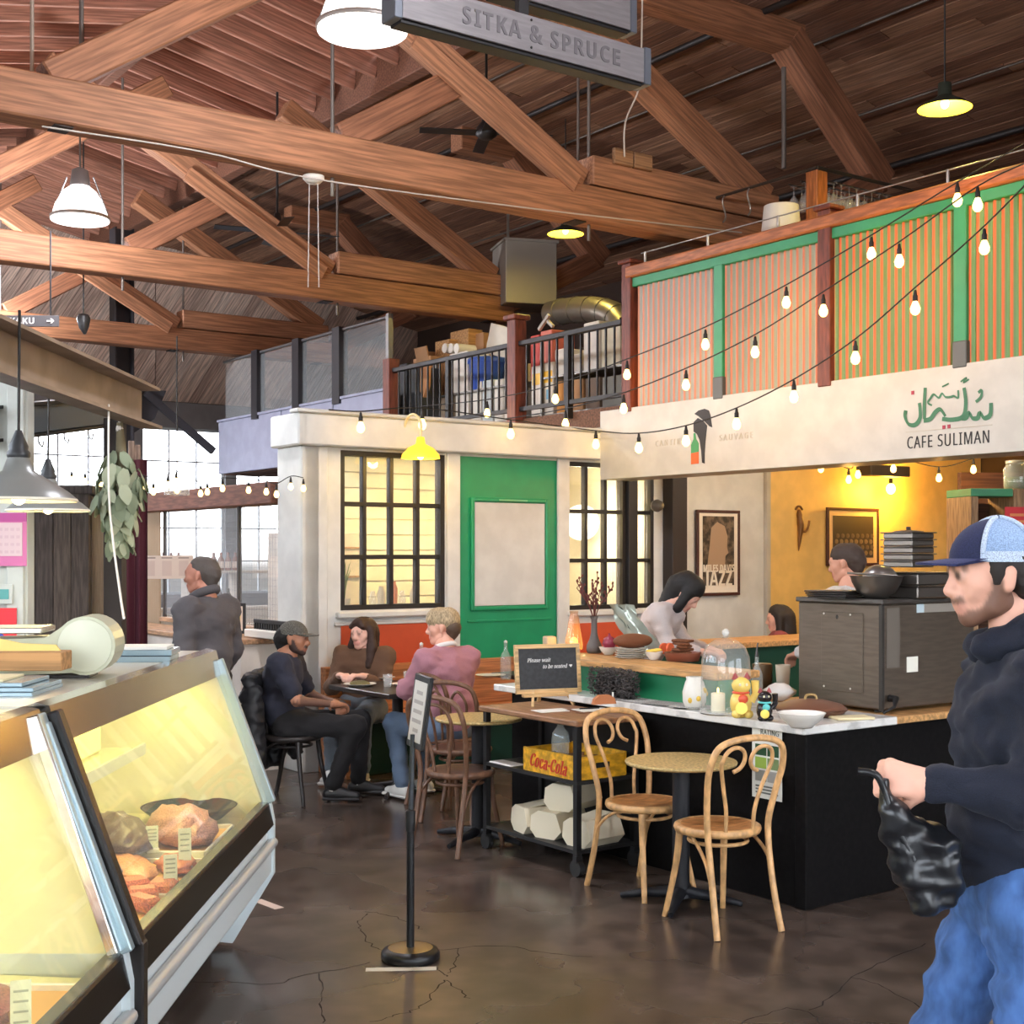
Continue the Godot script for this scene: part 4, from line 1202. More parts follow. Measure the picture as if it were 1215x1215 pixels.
func sign_stand() -> void:
	var blk := mt("stand_black", rgb(30, 30, 32), 0.35, 0.3)
	var o := thing("sign_stand", "black floor sign stand with a tilted notice on a round base", "sign stand", at_h(487, 1138, 0.0), 0.0)
	part(o, "base", MB.new().lathe([Vector2(0, 0), Vector2(0.115, 0.0), Vector2(0.124, 0.008), Vector2(0.124, 0.03), Vector2(0.115, 0.042), Vector2(0.098, 0.048), Vector2(0.095, 0.05)], 40), blk)
	part(o, "base_plate", MB.new().lathe([Vector2(0.096, 0.049), Vector2(0.03, 0.053), Vector2(0.0, 0.053)], 40), mt("base_brass", rgb(150, 132, 104), 0.3, 0.8))
	part(o, "pole", MB.new().tube([Vector3(0, 0.05, 0), Vector3(0, 0.6, 0)], 0.0165, 14), blk)
	part(o, "upper_pole", MB.new().tube([Vector3(0, 0.55, 0), Vector3(0.01, 0.95, 0)], 0.0115, 12), mt("pole_grey", rgb(70, 74, 78), 0.3, 0.6))
	part(o, "collar", MB.new().lathe([Vector2(0.017, 0.54), Vector2(0.021, 0.545), Vector2(0.021, 0.625), Vector2(0.017, 0.63), Vector2(0.01, 0.632)], 14), blk)
	var face := Basis(Vector3.UP, 0.95) * Basis(Vector3.BACK, -0.1) * Basis(Vector3.RIGHT, -0.3)
	face = Basis(Vector3(0.0, 0.0, 1.0), -0.13) * Basis(Vector3.UP, -1.08)
	var c := Vector3(0.04, 1.045, 0)
	part(o, "notice_frame", bx(Vector3(0.16, 0.31, 0.018), 0.004), blk, c, face)
	part(o, "notice_sheet", bx(Vector3(0.125, 0.255, 0.004)), mt("notice_grey", rgb(196, 192, 186), 0.5), c + face * Vector3(0, 0, 0.009), face)
	for k in 5:
		part(o, "print_line", bx(Vector3([0.06, 0.09, 0.085, 0.09, 0.05][k], 0.016, 0.001)), mt("notice_ink", rgb(158, 152, 148), 0.7), c + face * Vector3(0, 0.08 - 0.04 * k, 0.0115), face)
	part(o, "hinge", MB.new().tube([Vector3(0.005, 0.9, 0), c + face * Vector3(0, -0.1, -0.01)], 0.011, 8), blk)
# ---------------------------------------------------------------- butcher's display case
func extrude_z(poly: Array, z0: float, z1: float) -> MB:
	# polygon in world x, y pushed along z
	var p := PackedVector2Array()
	for q in poly: p.append(Vector2(q[0], q[1]))
	return MB.new().prism(p, z1 - z0, Transform3D(Basis.IDENTITY, Vector3(0, 0, z0)))

func display_case() -> void:
	var body := mt("case_white", rgb(206, 214, 214), 0.35)
	var chrome := mt("case_chrome", rgb(200, 194, 186), 0.14, 0.95)
	var trim := mt("case_trim", rgb(176, 196, 202), 0.3, 0.6)
	var blk := mt("case_black", rgb(20, 18, 17), 0.35)
	var dark := mt("case_dark", rgb(52, 48, 46), 0.25, 0.5)
	var glass := glassy("case_glass", rgb(245, 250, 240), 0.06)
	glass.metallic_specular = 0.3
	var inner := plaster("case_liner", rgb(232, 226, 176), 0.6)
	var runs := [[-5.88, -3.76, "long refrigerated butcher's case with sloping glass holding meat and fish"], [-3.68, -1.2, "second refrigerated case beside the steel divider, holding wrapped cured meat"]]
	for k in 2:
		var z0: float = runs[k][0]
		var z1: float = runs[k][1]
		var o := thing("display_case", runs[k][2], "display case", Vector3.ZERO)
		part(o, "plinth", extrude_z([[-2.0, 0.0], [-1.3, 0.0], [-1.3, 0.1], [-2.0, 0.1]], z0 + 0.05, z1), mt("case_plinth_shade", rgb(44, 44, 46), 0.7))  # recessed base, its dark colour stands for the shade under the case
		part(o, "lower_body", extrude_z([[-2.05, 0.1], [-1.215, 0.1], [-1.045, 0.33], [-1.045, 0.42], [-2.05, 0.42]], z0 + 0.02, z1), body)
		part(o, "upper_body", extrude_z([[-2.05, 0.42], [-1.06, 0.42], [-1.06, 0.53], [-2.05, 0.53]], z0 + 0.02, z1), body)
		part(o, "bumper_rail", MB.new().tube([Vector3(-1.042, 0.455, z0), Vector3(-1.042, 0.455, z1)], 0.022, 12), mt("bumper_grey", rgb(190, 194, 194), 0.35, 0.3))
		part(o, "black_band", extrude_z([[-1.075, 0.53], [-1.035, 0.535], [-1.055, 0.622], [-1.085, 0.622]], z0 + 0.01, z1), blk)
		part(o, "band_edge", extrude_z([[-1.098, 0.622], [-1.054, 0.622], [-1.06, 0.634], [-1.098, 0.634]], z0 + 0.01, z1), dark)
		part(o, "deck", extrude_z([[-2.0, 0.6], [-1.09, 0.56], [-1.09, 0.53], [-2.0, 0.53]], z0 + 0.02, z1), inner)
		part(o, "back_wall", extrude_z([[-2.05, 0.42], [-1.98, 0.42], [-1.98, 1.24], [-2.05, 1.24]], z0 + 0.02, z1), inner)
		part(o, "roof", extrude_z([[-2.05, 1.24], [-1.36, 1.24], [-1.3, 1.29], [-2.05, 1.29]], z0, z1), mt("case_top", rgb(206, 202, 190), 0.3, 0.4))
		part(o, "front_fascia", extrude_z([[-1.36, 1.21], [-1.262, 1.185], [-1.29, 1.292], [-1.33, 1.3], [-1.36, 1.29]], z0, z1), chrome)
		part(o, "front_glass", MB.new().bar(Vector3(-1.165, 0.912, z0 + 0.03), Vector3(-1.165, 0.912, z1 - 0.01), 0.005, 0.6, 0.0, Vector3(-0.21, 0.557, 0).normalized()), glass)
		part(o, "mid_shelf", extrude_z([[-1.96, 0.9], [-1.52, 0.9], [-1.52, 0.912], [-1.96, 0.912]], z0 + 0.3, z1 - 0.02), glassy("shelf_glass", rgb(236, 240, 210), 0.3, 0.05))
		part(o, "shelf_front", extrude_z([[-1.525, 0.885], [-1.515, 0.885], [-1.515, 0.93], [-1.525, 0.93]], z0 + 0.3, z1 - 0.02), mt("shelf_strip", rgb(200, 204, 190), 0.3, 0.4))
		# far end pane and its frame
		var ez := z0 + 0.01
		var en := part(o, "end_frame", MB.new().bar(Vector3(-1.283, 1.25, ez), Vector3(-1.052, 0.63, ez), 0.05, 0.035, 0.004, Vector3.FORWARD), trim)
		part(en, "end_liner", extrude_z([[-1.98, 0.56], [-1.085, 0.56], [-1.085, 0.62], [-1.285, 1.22], [-1.98, 1.24]], ez - 0.02, ez + 0.01), inner)
		part(o, "end_panel", extrude_z([[-2.05, 0.1], [-1.215, 0.02], [-1.035, 0.32], [-1.035, 0.55], [-1.05, 0.63], [-2.05, 0.63]], z0 - 0.015, z0 + 0.02), mt("case_end", rgb(214, 224, 224), 0.4))
		# lamp tube under the front of the roof
		var lt := part(o, "lamp_tube", MB.new().tube([Vector3(-1.4, 1.225, z0 + 0.15), Vector3(-1.4, 1.225, z1 - 0.1)], 0.013, 10), glow("case_lamp", rgb(255, 246, 176), 2.6))
		var al := AreaLight3D.new()
		al.name = "lamp_light"
		al.area_size = Vector2(z1 - z0 - 0.3, 0.06)
		al.light_energy = 1.5
		al.light_color = rgb(255, 242, 160)
		al.shadow_enabled = true
		o.add_child(al)
		al.transform = Transform3D(Basis(Vector3(0, 0, 1), Vector3(-0.93, 0.36, 0), Vector3(0.36, 0.93, 0) * -1.0), Vector3(-1.41, 1.2, (z0 + z1) / 2))
		al.transform.basis = Basis.looking_at(Vector3(-0.3, -0.95, 0), Vector3(0, 0, 1)) * Basis(Vector3.BACK, PI / 2)
	# steel post between the two cases
	var p := thing("case_divider", "bent steel divider post between the two butcher's cases", "post", Vector3.ZERO)
	part(p, "rail", MB.new().bar(Vector3(-1.27, 1.28, -3.72), Vector3(-1.035, 0.63, -3.72), 0.05, 0.05, 0.006, Vector3.FORWARD), dark)
	part(p, "rail_foot", MB.new().bar(Vector3(-1.035, 0.65, -3.72), Vector3(-1.035, 0.3, -3.72), 0.05, 0.05, 0.006, Vector3.FORWARD), dark)
	part(p, "chrome_strip", MB.new().bar(Vector3(-1.285, 1.28, -3.655), Vector3(-1.06, 0.64, -3.655), 0.025, 0.06, 0.004, Vector3.FORWARD), trim)
	part(p, "chrome_strip", MB.new().bar(Vector3(-1.285, 1.28, -3.615), Vector3(-1.07, 0.64, -3.615), 0.03, 0.012, 0.003, Vector3.FORWARD), chrome)
	# ---------------- what lies in the case
	var rim := mt("tray_white", rgb(232, 228, 214), 0.35)
	var tr := [[-1.32, -5.3, 0.34, 0.5, "white tray under the wrapped joint"], [-1.3, -4.72, 0.36, 0.42, "white tray with salmon fillets"], [-1.27, -4.22, 0.34, 0.4, "white tray with salmon pieces and sausages"], [-1.3, -3.2, 0.36, 0.6, "white tray under the wrapped cured meat"], [-1.27, -2.72, 0.36, 0.36, "white tray beside the price card of the second case"]]
	for t in tr:
		var o := thing("meat_tray", t[4], "tray", Vector3(t[0], 0.578, t[1]), 0.0, "trays in the butcher's case")
		part(o, "base", bx(Vector3(t[2], 0.01, t[3]), 0.003), mt("tray_ochre", rgb(222, 170, 92), 0.5))
		for s in [-1, 1]:
			part(o, "rim", bx(Vector3(0.012, 0.026, t[3]), 0.003), rim, Vector3(s * t[2] / 2, 0.01, 0))
			part(o, "rim", bx(Vector3(t[2], 0.026, 0.012), 0.003), rim, Vector3(0, 0.01, s * t[3] / 2))
	var cutm := func(key: String, c: Color) -> StandardMaterial3D:
		return tri(mt(key, c, 0.35), noise_tex("meat", 0.03, 3, g1(0.62), g1(1.0)), Vector3(8, 8, 8))
	var lump := func(called: String, label: String, at: Vector3, r: Vector3, m: Material, turn: float, group := "", rough := 0.18) -> Node3D:
		var rows := []
		var fn := FastNoiseLite.new()
		fn.seed = int(at.z * 1000) & 1023
		fn.frequency = 2.2
		for i in 13:
			var f := PI * i / 12 - PI / 2
			var row := []
			for j in 20:
				var a := TAU * j / 20
				var d := Vector3(cos(f) * cos(a), sin(f), -cos(f) * sin(a))
				var q := d * (1.0 + rough * 2.0 * fn.get_noise_3dv(d * 1.0))
				row.append(Vector3(q.x * r.x, maxf(q.y, -0.55) * r.y + r.y * 0.55, q.z * r.z))
			rows.append(row)
		return solo(called, label, "food", MB.new().sheet(rows, true), m, at, turn, group)
	lump.call("wrapped_joint", "pink pork joint wrapped in plastic, beside the dark pan", Vector3(-1.3, 0.59, -5.3), Vector3(0.12, 0.085, 0.2), cutm.call("pork_pink", rgb(226, 164, 140)), 0.5)
	lump.call("smoked_fish", "dark smoked fish lying behind the wrapped joint", Vector3(-1.5, 0.6, -5.1), Vector3(0.11, 0.08, 0.28), cutm.call("fish_dark", rgb(112, 88, 76)), 0.5)
	lump.call("smoked_fish", "dark smoked fish closest to the case divider", Vector3(-1.46, 0.6, -4.62), Vector3(0.1, 0.065, 0.26), cutm.call("fish_dark2", rgb(126, 100, 84)), 0.4)
	lump.call("salmon_fillet", "long pale salmon fillet on the middle tray", Vector3(-1.36, 0.592, -4.75), Vector3(0.09, 0.03, 0.22), cutm.call("salmon_pale", rgb(238, 160, 104)), 0.5, "salmon in the case")
	lump.call("salmon_fillet", "salmon fillet at the glass side of the middle tray", Vector3(-1.2, 0.59, -4.82), Vector3(0.07, 0.028, 0.13), cutm.call("salmon_pink", rgb(236, 140, 104)), 0.35, "salmon in the case")
	for k in 4:
		solo("salmon_piece", ["square salmon piece near the price tag at the glass", "square salmon piece touching the tray rim", "square salmon piece in the middle of its tray", "narrow salmon piece at the divider end of the tray"][k], "food", bx(Vector3([0.09, 0.1, 0.09, 0.07][k], 0.045, [0.1, 0.08, 0.09, 0.12][k]), 0.012), cutm.call("salmon_bright", rgb(240, 132, 92)), Vector3([-1.16, -1.2, -1.26, -1.17][k], 0.61, [-4.48, -4.38, -4.5, -4.27][k]), 0.3 * k, "salmon in the case")
	for k in 6:
		var sx := -1.37 + 0.03 * (k % 3)
		solo("sausage", "pale pink sausage in the pile by the case divider", "food", MB.new().tube(curve([Vector3(-0.02, 0, -0.07), Vector3(0.005, 0.01, 0), Vector3(-0.015, 0, 0.07)], 5), [0.008, 0.014, 0.016, 0.017, 0.017, 0.017, 0.017, 0.016, 0.016, 0.014, 0.008], 10), cutm.call("sausage_pink", rgb(224, 150, 122)), Vector3(sx, 0.605 + 0.026 * (k / 3), -4.12 + 0.02 * (k % 2)), 0.35 * k - 0.8, "sausages in the case")
	solo("dark_pan", "shallow dark oval pan at the end of the case", "pan", MB.new().lathe([Vector2(0.0, 0.0), Vector2(0.14, 0.0), Vector2(0.19, 0.05), Vector2(0.2, 0.052), Vector2(0.15, 0.01), Vector2(0, 0.008)], 28), mt("pan_iron", rgb(44, 38, 34), 0.4, 0.4), Vector3(-1.36, 0.6, -5.68), 0.0)
	solo("wax_paper", "crumpled cream wax paper at the divider end of the case", "paper", MB.new().prism(PackedVector2Array([Vector2(-0.08, 0), Vector2(0.09, 0), Vector2(0.06, 0.05), Vector2(0.0, 0.035), Vector2(-0.05, 0.065)]), 0.12), mt("wax_cream", rgb(236, 222, 170), 0.6), Vector3(-1.26, 0.59, -4.08), 0.6)
	for k in 2:
		lump.call("cured_meat", ["wrapped cured meat lying on the tray of the second case", "folded cured meat slices beside the price card"][k], Vector3([-1.34, -1.3][k], 0.59, [-3.25, -2.85][k]), Vector3(0.13, 0.045, 0.2), cutm.call("cured_red", rgb(190, 110, 92)), 0.2, "cured meat in the case")
	for k in 4:
		var w: Array = [[-1.16, -4.78, 0.12], [-1.14, -4.5, 0.09], [-1.34, -5.02, 0.08], [-1.1, -3.02, 0.14]][k]
		var t := thing("price_card", ["clear price card standing by the long salmon fillet", "narrow price card among the salmon pieces", "price card in front of the wrapped joint", "price card in front of the cured meat"][k], "price card", Vector3(w[0], 0.6, w[1]), 0.35, "price cards in the case")
		part(t, "card", bx(Vector3(0.045, w[2], 0.003)), mt("card_green", rgb(206, 206, 160), 0.4), Vector3(0, w[2] / 2 + 0.02, 0), Basis(Vector3.RIGHT, -0.1))
		for j in 4:
			part(t, "print_line", bx(Vector3(0.032, 0.005, 0.001)), mt("card_ink", rgb(150, 152, 118)), Vector3(0, w[2] * (0.35 + 0.16 * j) + 0.02, 0.003 - w[2] * 0.1 * (0.16 * j - 0.15)), Basis(Vector3.RIGHT, -0.1))
		part(t, "foot", bx(Vector3(0.05, 0.02, 0.04), 0.004), mt("clear_foot", rgb(200, 200, 180), 0.3), Vector3(0, 0.01, 0))
	for k in 3:
		solo("shelf_block", ["pale cheese block on the glass shelf by the case end", "pale cheese block in the middle of the glass shelf", "low pale box on the glass shelf by the divider"][k], "food", bx(Vector3(0.18, [0.12, 0.1, 0.07][k], [0.3, 0.24, 0.35][k]), 0.01), plaster("cheese", rgb(238, 226, 160), 0.6), Vector3(-1.75, 0.912 + [0.06, 0.05, 0.035][k], [-5.3, -4.9, -4.35][k]), 0.0, "blocks on the case shelf")
	# ---------------- what stands on the case
	var sage := mt("sage_enamel", rgb(186, 188, 160), 0.35)
	var s := thing("counter_scale", "sage green enamel counter scale with a round drum end on the case", "scale", Vector3(-1.62, 1.29, -4.75), 0.12)
	var prof := PackedVector2Array()
	for k in 19:
		var a := lerpf(deg_to_rad(-115), deg_to_rad(140), k / 18.0)
		prof.append(Vector2(0.15 + 0.1 * cos(a), 0.112 + 0.1 * sin(a)))
	for q in [Vector2(0.02, 0.14), Vector2(-0.18, 0.135), Vector2(-0.25, 0.12), Vector2(-0.27, 0.08), Vector2(-0.25, 0.025), Vector2(-0.2, 0.01)]:
		prof.append(q)
	part(s, "housing", MB.new().prism(prof, 0.2), sage)
	part(s, "drum_face", MB.new().lathe([Vector2(0.09, 0.0), Vector2(0.088, 0.006), Vector2(0.0, 0.008)], 32, Vector3(0.15, 0.112, 0.2), Basis(Vector3.RIGHT, PI / 2)), mt("sage_pale", rgb(200, 202, 176), 0.3))
	part(s, "platter", bx(Vector3(0.26, 0.02, 0.22), 0.004), mt("platter_steel", rgb(216, 212, 196), 0.25, 0.7), Vector3(-0.12, 0.165, 0.1))
	part(s, "slot", bx(Vector3(0.035, 0.006, 0.002)), blk, Vector3(-0.1, 0.12, 0.201))
	part(s, "foot", bx(Vector3(0.36, 0.012, 0.16)), dark, Vector3(-0.02, 0.006, 0.1))
	var cbx := thing("cardboard_tray", "open cardboard tray with yellow paper in front of the scale", "box", Vector3(-1.55, 1.29, -4.42), 0.05)
	var kraft := wood("kraft", rgb(196, 146, 92), 0.8, 1.0)
	part(cbx, "base", bx(Vector3(0.3, 0.06, 0.12), 0.003), kraft, Vector3(-0.06, 0.075, 0))
	part(cbx, "paper", MB.new().prism(PackedVector2Array([Vector2(-0.16, 0), Vector2(0.07, 0), Vector2(0.05, 0.025), Vector2(-0.06, 0.03), Vector2(-0.17, 0.055)]), 0.01), mt("paper_yellow", rgb(236, 204, 120), 0.7), Vector3(0, 0.1, -0.02))
	var gls := mt("slab_glass", rgb(150, 172, 180), 0.15, 0.2)
	var slabs := [[-1.68, 1.29, -4.15, 0.5, 0.3, "upper"], [-1.66, 1.303, -4.15, 0.46, 0.28, "b"], [-1.69, 1.316, -4.16, 0.44, 0.26, "c"]]
	for k in 3:
		solo("tray_lid", "grey-blue glass shelf before the scale, %s from the bottom of its stack" % NTH[k], "shelf", bx(Vector3(slabs[k][3], 0.012, slabs[k][4]), 0.002), gls, Vector3(slabs[k][0], slabs[k][1] + 0.006, slabs[k][2]), 0.03, "stack of glass shelves before the scale")
	solo("butcher_paper", "cream sheet of butcher paper on the stacked glass shelves", "paper", bx(Vector3(0.36, 0.006, 0.2)), mt("paper_cream", rgb(226, 212, 168), 0.7), Vector3(-1.72, 1.332, -4.16), 0.04)
	for k in 2:
		solo("tray_lid", "grey-blue glass shelf past the scale, %s of its stack" % ["lower", "upper"][k], "shelf", bx(Vector3(0.26, 0.022, 0.2), 0.002), gls, Vector3(-1.47, 1.301 + 0.024 * k, -5.35 - 0.02 * k), 0.08, "stack of glass shelves past the scale")
	solo("parchment_stack", "white stack of parchment on the glass shelves past the scale", "paper", bx(Vector3(0.24, 0.012, 0.17), 0.001), mt("paper_white"), Vector3(-1.48, 1.343, -5.36), 0.08)
	solo("tea_light", "small tea light beside the parchment stack", "candle", MB.new().lathe([Vector2(0, 0), Vector2(0.018, 0), Vector2(0.018, 0.03), Vector2(0.0, 0.03)], 12), mt("wax", rgb(240, 226, 170), 0.5), Vector3(-1.55, 1.349, -5.33))
# ---------------------------------------------------------------- things on the counter
func bowl(r: float, h: float) -> MB:
	return MB.new().lathe([Vector2(0, 0.0), Vector2(r * 0.45, 0.0), Vector2(r * 0.5, h * 0.12), Vector2(r * 0.85, h * 0.6), Vector2(r, h), Vector2(r * 0.97, h), Vector2(r * 0.8, h * 0.6), Vector2(r * 0.4, h * 0.2), Vector2(0, h * 0.16)], 28)

func counter_things() -> void:
	var por := mt("porcelain", rgb(226, 222, 212), 0.3)
	var LH := 1.08
	# ledge
	var vs := thing("bud_vase", "slender grey vase of dark red branches on the oak ledge", "vase", at_h(705, 775, LH))
	part(vs, "vase", MB.new().lathe([Vector2(0, 0), Vector2(0.042, 0.0), Vector2(0.05, 0.02), Vector2(0.048, 0.05), Vector2(0.03, 0.09), Vector2(0.02, 0.13), Vector2(0.019, 0.21), Vector2(0.028, 0.235), Vector2(0.024, 0.235), Vector2(0.015, 0.2)], 20), mt("vase_grey", rgb(92, 84, 80), 0.5))
	var twig := mt("twig_red", rgb(98, 44, 42), 0.7)
	for k in 9:
		var a := TAU * k / 9.0 + 0.3
		var sp := rng.randf_range(0.05, 0.16)
		var p := [Vector3(0, 0.2, 0), Vector3(cos(a) * sp * 0.3, 0.3, sin(a) * sp * 0.3), Vector3(cos(a) * sp, 0.38 + rng.randf() * 0.1, sin(a) * sp)]
		var m := MB.new().tube(curve(p, 4), 0.003, 5)
		for j in 7:
			var q: Vector3 = p[1].lerp(p[2], j / 6.0)
			var d := Vector3(rng.randf_range(-1, 1), rng.randf_range(0.3, 1), rng.randf_range(-1, 1)).normalized()
			m.tube([q, q + d * 0.03], [0.0028, 0.002], 4)
			m.ell(q + d * 0.032, Vector3(0.007, 0.009, 0.007), 6, 4)
		part(vs, "branch", m, twig)
	var am := thing("amber_lamp", "amber glass oil lamp glowing behind the chalkboard", "lamp", at_h(681, 770, LH))
	part(am, "glass", MB.new().lathe([Vector2(0.0, 0.004), Vector2(0.06, 0.0), Vector2(0.062, 0.015), Vector2(0.034, 0.2), Vector2(0.026, 0.23), Vector2(0.03, 0.25)], 20), glassy("amber_glass", rgb(190, 140, 90), 0.45, 0.08))
	part(am, "flame_glow", MB.new().ell(Vector3(0, 0.045, 0), Vector3(0.028, 0.035, 0.028), 12, 8), glow("amber_flame", rgb(255, 196, 90), 4.0))
	omni(am, Vector3(0, 0.05, 0), rgb(255, 190, 100), 0.12, 0.02)
	solo("sugar_caddy", "small pale ceramic caddy behind the chalkboard", "caddy", bx(Vector3(0.075, 0.075, 0.075), 0.008), plaster("caddy", rgb(206, 184, 150)), at_h(652, 768, LH) + Vector3(0, 0.0375, 0), 0.4)
	var pl := at_h(749, 781, LH)
	for k in 5:
		solo("side_plate", "white side plate under the loaf, %s from the bottom of the stack" % NTH[k], "plate", MB.new().lathe([Vector2(0, 0.0), Vector2(0.07, 0.0), Vector2(0.1, 0.01), Vector2(0.098, 0.012), Vector2(0.06, 0.006), Vector2(0, 0.006)], 28), por, pl + Vector3(0, 0.0125 * k, 0), 0.0, "stack of plates on the ledge")
	var crust := tri(mt("bread_crust", rgb(146, 88, 52), 0.8), noise_tex("crust", 0.04, 4, g1(0.55), g1(1.0)), Vector3(8, 8, 8), 0.3)
	solo("bread_loaf", "dark crusty oval loaf lying on the stacked plates", "bread", MB.new().ell(Vector3(0, 0.03, 0), Vector3(0.135, 0.045, 0.075), 24, 12), crust, pl + Vector3(0.01, 0.075, 0), 0.5)
	var bo := at_h(722, 777, LH)
	solo("small_bowl", "small white bowl under the red onion", "bowl", bowl(0.06, 0.05), por, bo)
	var on := thing("red_onion", "shiny red onion in the small white bowl", "onion", bo + Vector3(0.005, 0.075, 0))
	part(on, "bulb", MB.new().lathe([Vector2(0, -0.045), Vector2(0.03, -0.036), Vector2(0.045, -0.005), Vector2(0.035, 0.028), Vector2(0.01, 0.042), Vector2(0.004, 0.06)], 18), mt("onion_red", rgb(140, 46, 66), 0.3))
	var lb := at_h(776, 783, LH)
	solo("small_bowl", "small white bowl of sliced lemon on the ledge", "bowl", bowl(0.055, 0.05), por, lb)
	for k in 3:
		solo("lemon_slice", "yellow lemon slice in the small bowl, %s of the three" % ["lowest", "middle", "topmost"][k], "lemon", MB.new().ell(Vector3.ZERO, Vector3(0.028, 0.01, 0.028), 14, 6), mt("lemon", rgb(238, 200, 80), 0.5), lb + Vector3(-0.02 + 0.02 * k, 0.052 + 0.004 * k, 0.005 * k), 0.4 * k, "lemon slices")
	for k in 2:
		solo("orange_slice", ["orange grapefruit slice beside the lemon bowl", "orange grapefruit slice touching the terracotta dish"][k], "fruit", MB.new().tube([Vector3(0, 0, -0.008), Vector3(0, 0, 0.008)], 0.034, 16), mt("grapefruit", rgb(232, 110, 66), 0.5), at_h(788 + 7 * k, 778, LH) + Vector3(0, 0.045, 0), 0.5 + 0.3 * k, "grapefruit slices")
	var td := at_h(810, 784, LH)
	solo("terracotta_dish", "round terracotta dish holding grilled bread", "dish", MB.new().lathe([Vector2(0, 0), Vector2(0.095, 0.0), Vector2(0.11, 0.05), Vector2(0.104, 0.05), Vector2(0.09, 0.012), Vector2(0, 0.012)], 28), mt("terracotta", rgb(132, 74, 54), 0.5), td)
	for k in 5:
		solo("grilled_bread", "charred grilled bread slice, %s from the bottom of the terracotta dish" % NTH[k], "bread", bx(Vector3(0.12, 0.016, 0.07), 0.005), crust, td + Vector3(0.01 * (k % 3) - 0.01, 0.05 + 0.017 * k, 0.01 * (k % 2)), 0.6 * k, "grilled bread slices")
	# crumpled clear bag leaning behind the loaf
	var bag := MB.new()
	var rows := []
	for i in 9:
		var row := []
		for j in 9:
			var f := i / 8.0
			var g := j / 8.0 - 0.5
			row.append(Vector3(g * (0.13 - 0.03 * f) - f * 0.13 + 0.012 * sin(j * 2.3 + i), f * 0.24 + 0.008 * sin(j * 3.1), 0.03 * cos(g * PI) + 0.018 * sin(j * 2.1 + i * 1.3)))
		rows.append(row)
	bag.sheet(rows)
	var bagm := mt("bag_plastic", rgb(176, 186, 174), 0.12, 0.35)
	solo("plastic_bag", "shiny crumpled plastic bag standing behind the loaf", "bag", bag, bagm, at_h(772, 777, LH) + Vector3(0, 0, -0.06)).scale = Vector3(1.45, 1.3, 1.0)
	# marble
	var MH := 0.89
	var hedge := thing("black_planter", "shaggy black curly planter on the marble below the ledge", "planter", at_h(729, 828, MH) + Vector3(0, 0, 0.0), YAW - PI / 2)
	hedge.scale = Vector3(1.15, 1.1, 1.0)
	part(hedge, "box", bx(Vector3(0.27, 0.1, 0.04), 0.01), mt("curly_dark", rgb(30, 28, 28), 0.8), Vector3(0, 0.055, 0))
	var cm := MB.new()
	for k in 700:
		var c := Vector3(rng.randf_range(-0.16, 0.16), rng.randf_range(0.01, 0.15), rng.randf_range(-0.03, 0.05))
		var a := Vector3(rng.randf_range(-1, 1), rng.randf_range(-1, 1), rng.randf_range(-1, 1)).normalized()
		var b := a.cross(Vector3(0.3, 1, 0.2)).normalized()
		var q := []
		for j in 6:
			var t := TAU * j / 7.0
			q.append(c + (a * cos(t) + b * sin(t)) * 0.011)
		cm.tube(q, 0.003, 3, false)
	var curls := part(hedge, "curls", cm, mt("curl_grey", rgb(72, 66, 64), 0.5))
	curls.set_meta("kind", "stuff")
	part(hedge, "tag", bx(Vector3(0.012, 0.035, 0.002)), mt("paper_white"), Vector3(0.05, 0.02, 0.06))
	for k in 4:
		solo("newspaper", ["grey newspaper fanned out on the marble by the planter", "folded newspaper in the middle of the marble", "pale leaflet at the jar end of the newspapers", "white leaflet lying on the fanned newspapers"][k], "newspaper", bx(Vector3(0.16, 0.003, 0.22)), tri(mt("newsprint_%d" % (k % 2), [rgb(196, 192, 184), rgb(222, 220, 214)][k % 2], 0.85), noise_tex("print", 0.12, 2, g1(0.45), g1(1.0), 256), Vector3(6, 6, 6)), G(4.96, 5.85 - 0.2 * k, MH + 0.002 + 0.003 * k), YAW + 0.25 * k - 0.3, "newspapers on the counter")
	var jar := thing("painted_jar", "white ceramic jar with yellow flowers beside the glass dome", "jar", at_h(824, 841, MH))
	part(jar, "body", MB.new().lathe([Vector2(0, 0), Vector2(0.045, 0.0), Vector2(0.062, 0.04), Vector2(0.064, 0.09), Vector2(0.05, 0.14), Vector2(0.042, 0.155), Vector2(0.046, 0.17), Vector2(0.04, 0.17)], 22), por)
	for d in [[0.2, 0.06], [0.9, 0.1], [-0.5, 0.05], [1.6, 0.08]]:
		part(jar, "flower", MB.new().ell(Vector3(0.06 * sin(d[0]), d[1], 0.06 * cos(d[0])), Vector3(0.014, 0.016, 0.008), 8, 5), mt("flower_yellow", rgb(226, 186, 70), 0.5))
	var dome := thing("glass_dome", "tall glass cloche with a knob and a candle inside on the marble", "cloche", at_h(861, 846, MH))
	part(dome, "glass", MB.new().lathe([Vector2(0.128, 0.0), Vector2(0.128, 0.2), Vector2(0.122, 0.29), Vector2(0.1, 0.345), Vector2(0.06, 0.375), Vector2(0.015, 0.388), Vector2(0.012, 0.4)], 32), glassy("dome_glass", rgb(240, 246, 240), 0.1, 0.02))
	part(dome, "knob", MB.new().ell(Vector3(0, 0.415, 0), Vector3(0.02, 0.02, 0.02), 14, 8), glassy("knob_glass", rgb(236, 240, 236), 0.4, 0.02))
	part(dome, "foot", MB.new().lathe([Vector2(0, 0), Vector2(0.135, 0.0), Vector2(0.135, 0.012), Vector2(0, 0.012)], 32), glassy("knob_glass"))
	var ca := thing("pillar_candle", "cream pillar candle glowing inside the glass dome", "candle", at_h(852, 846, MH) + Vector3(0, 0.012, 0))
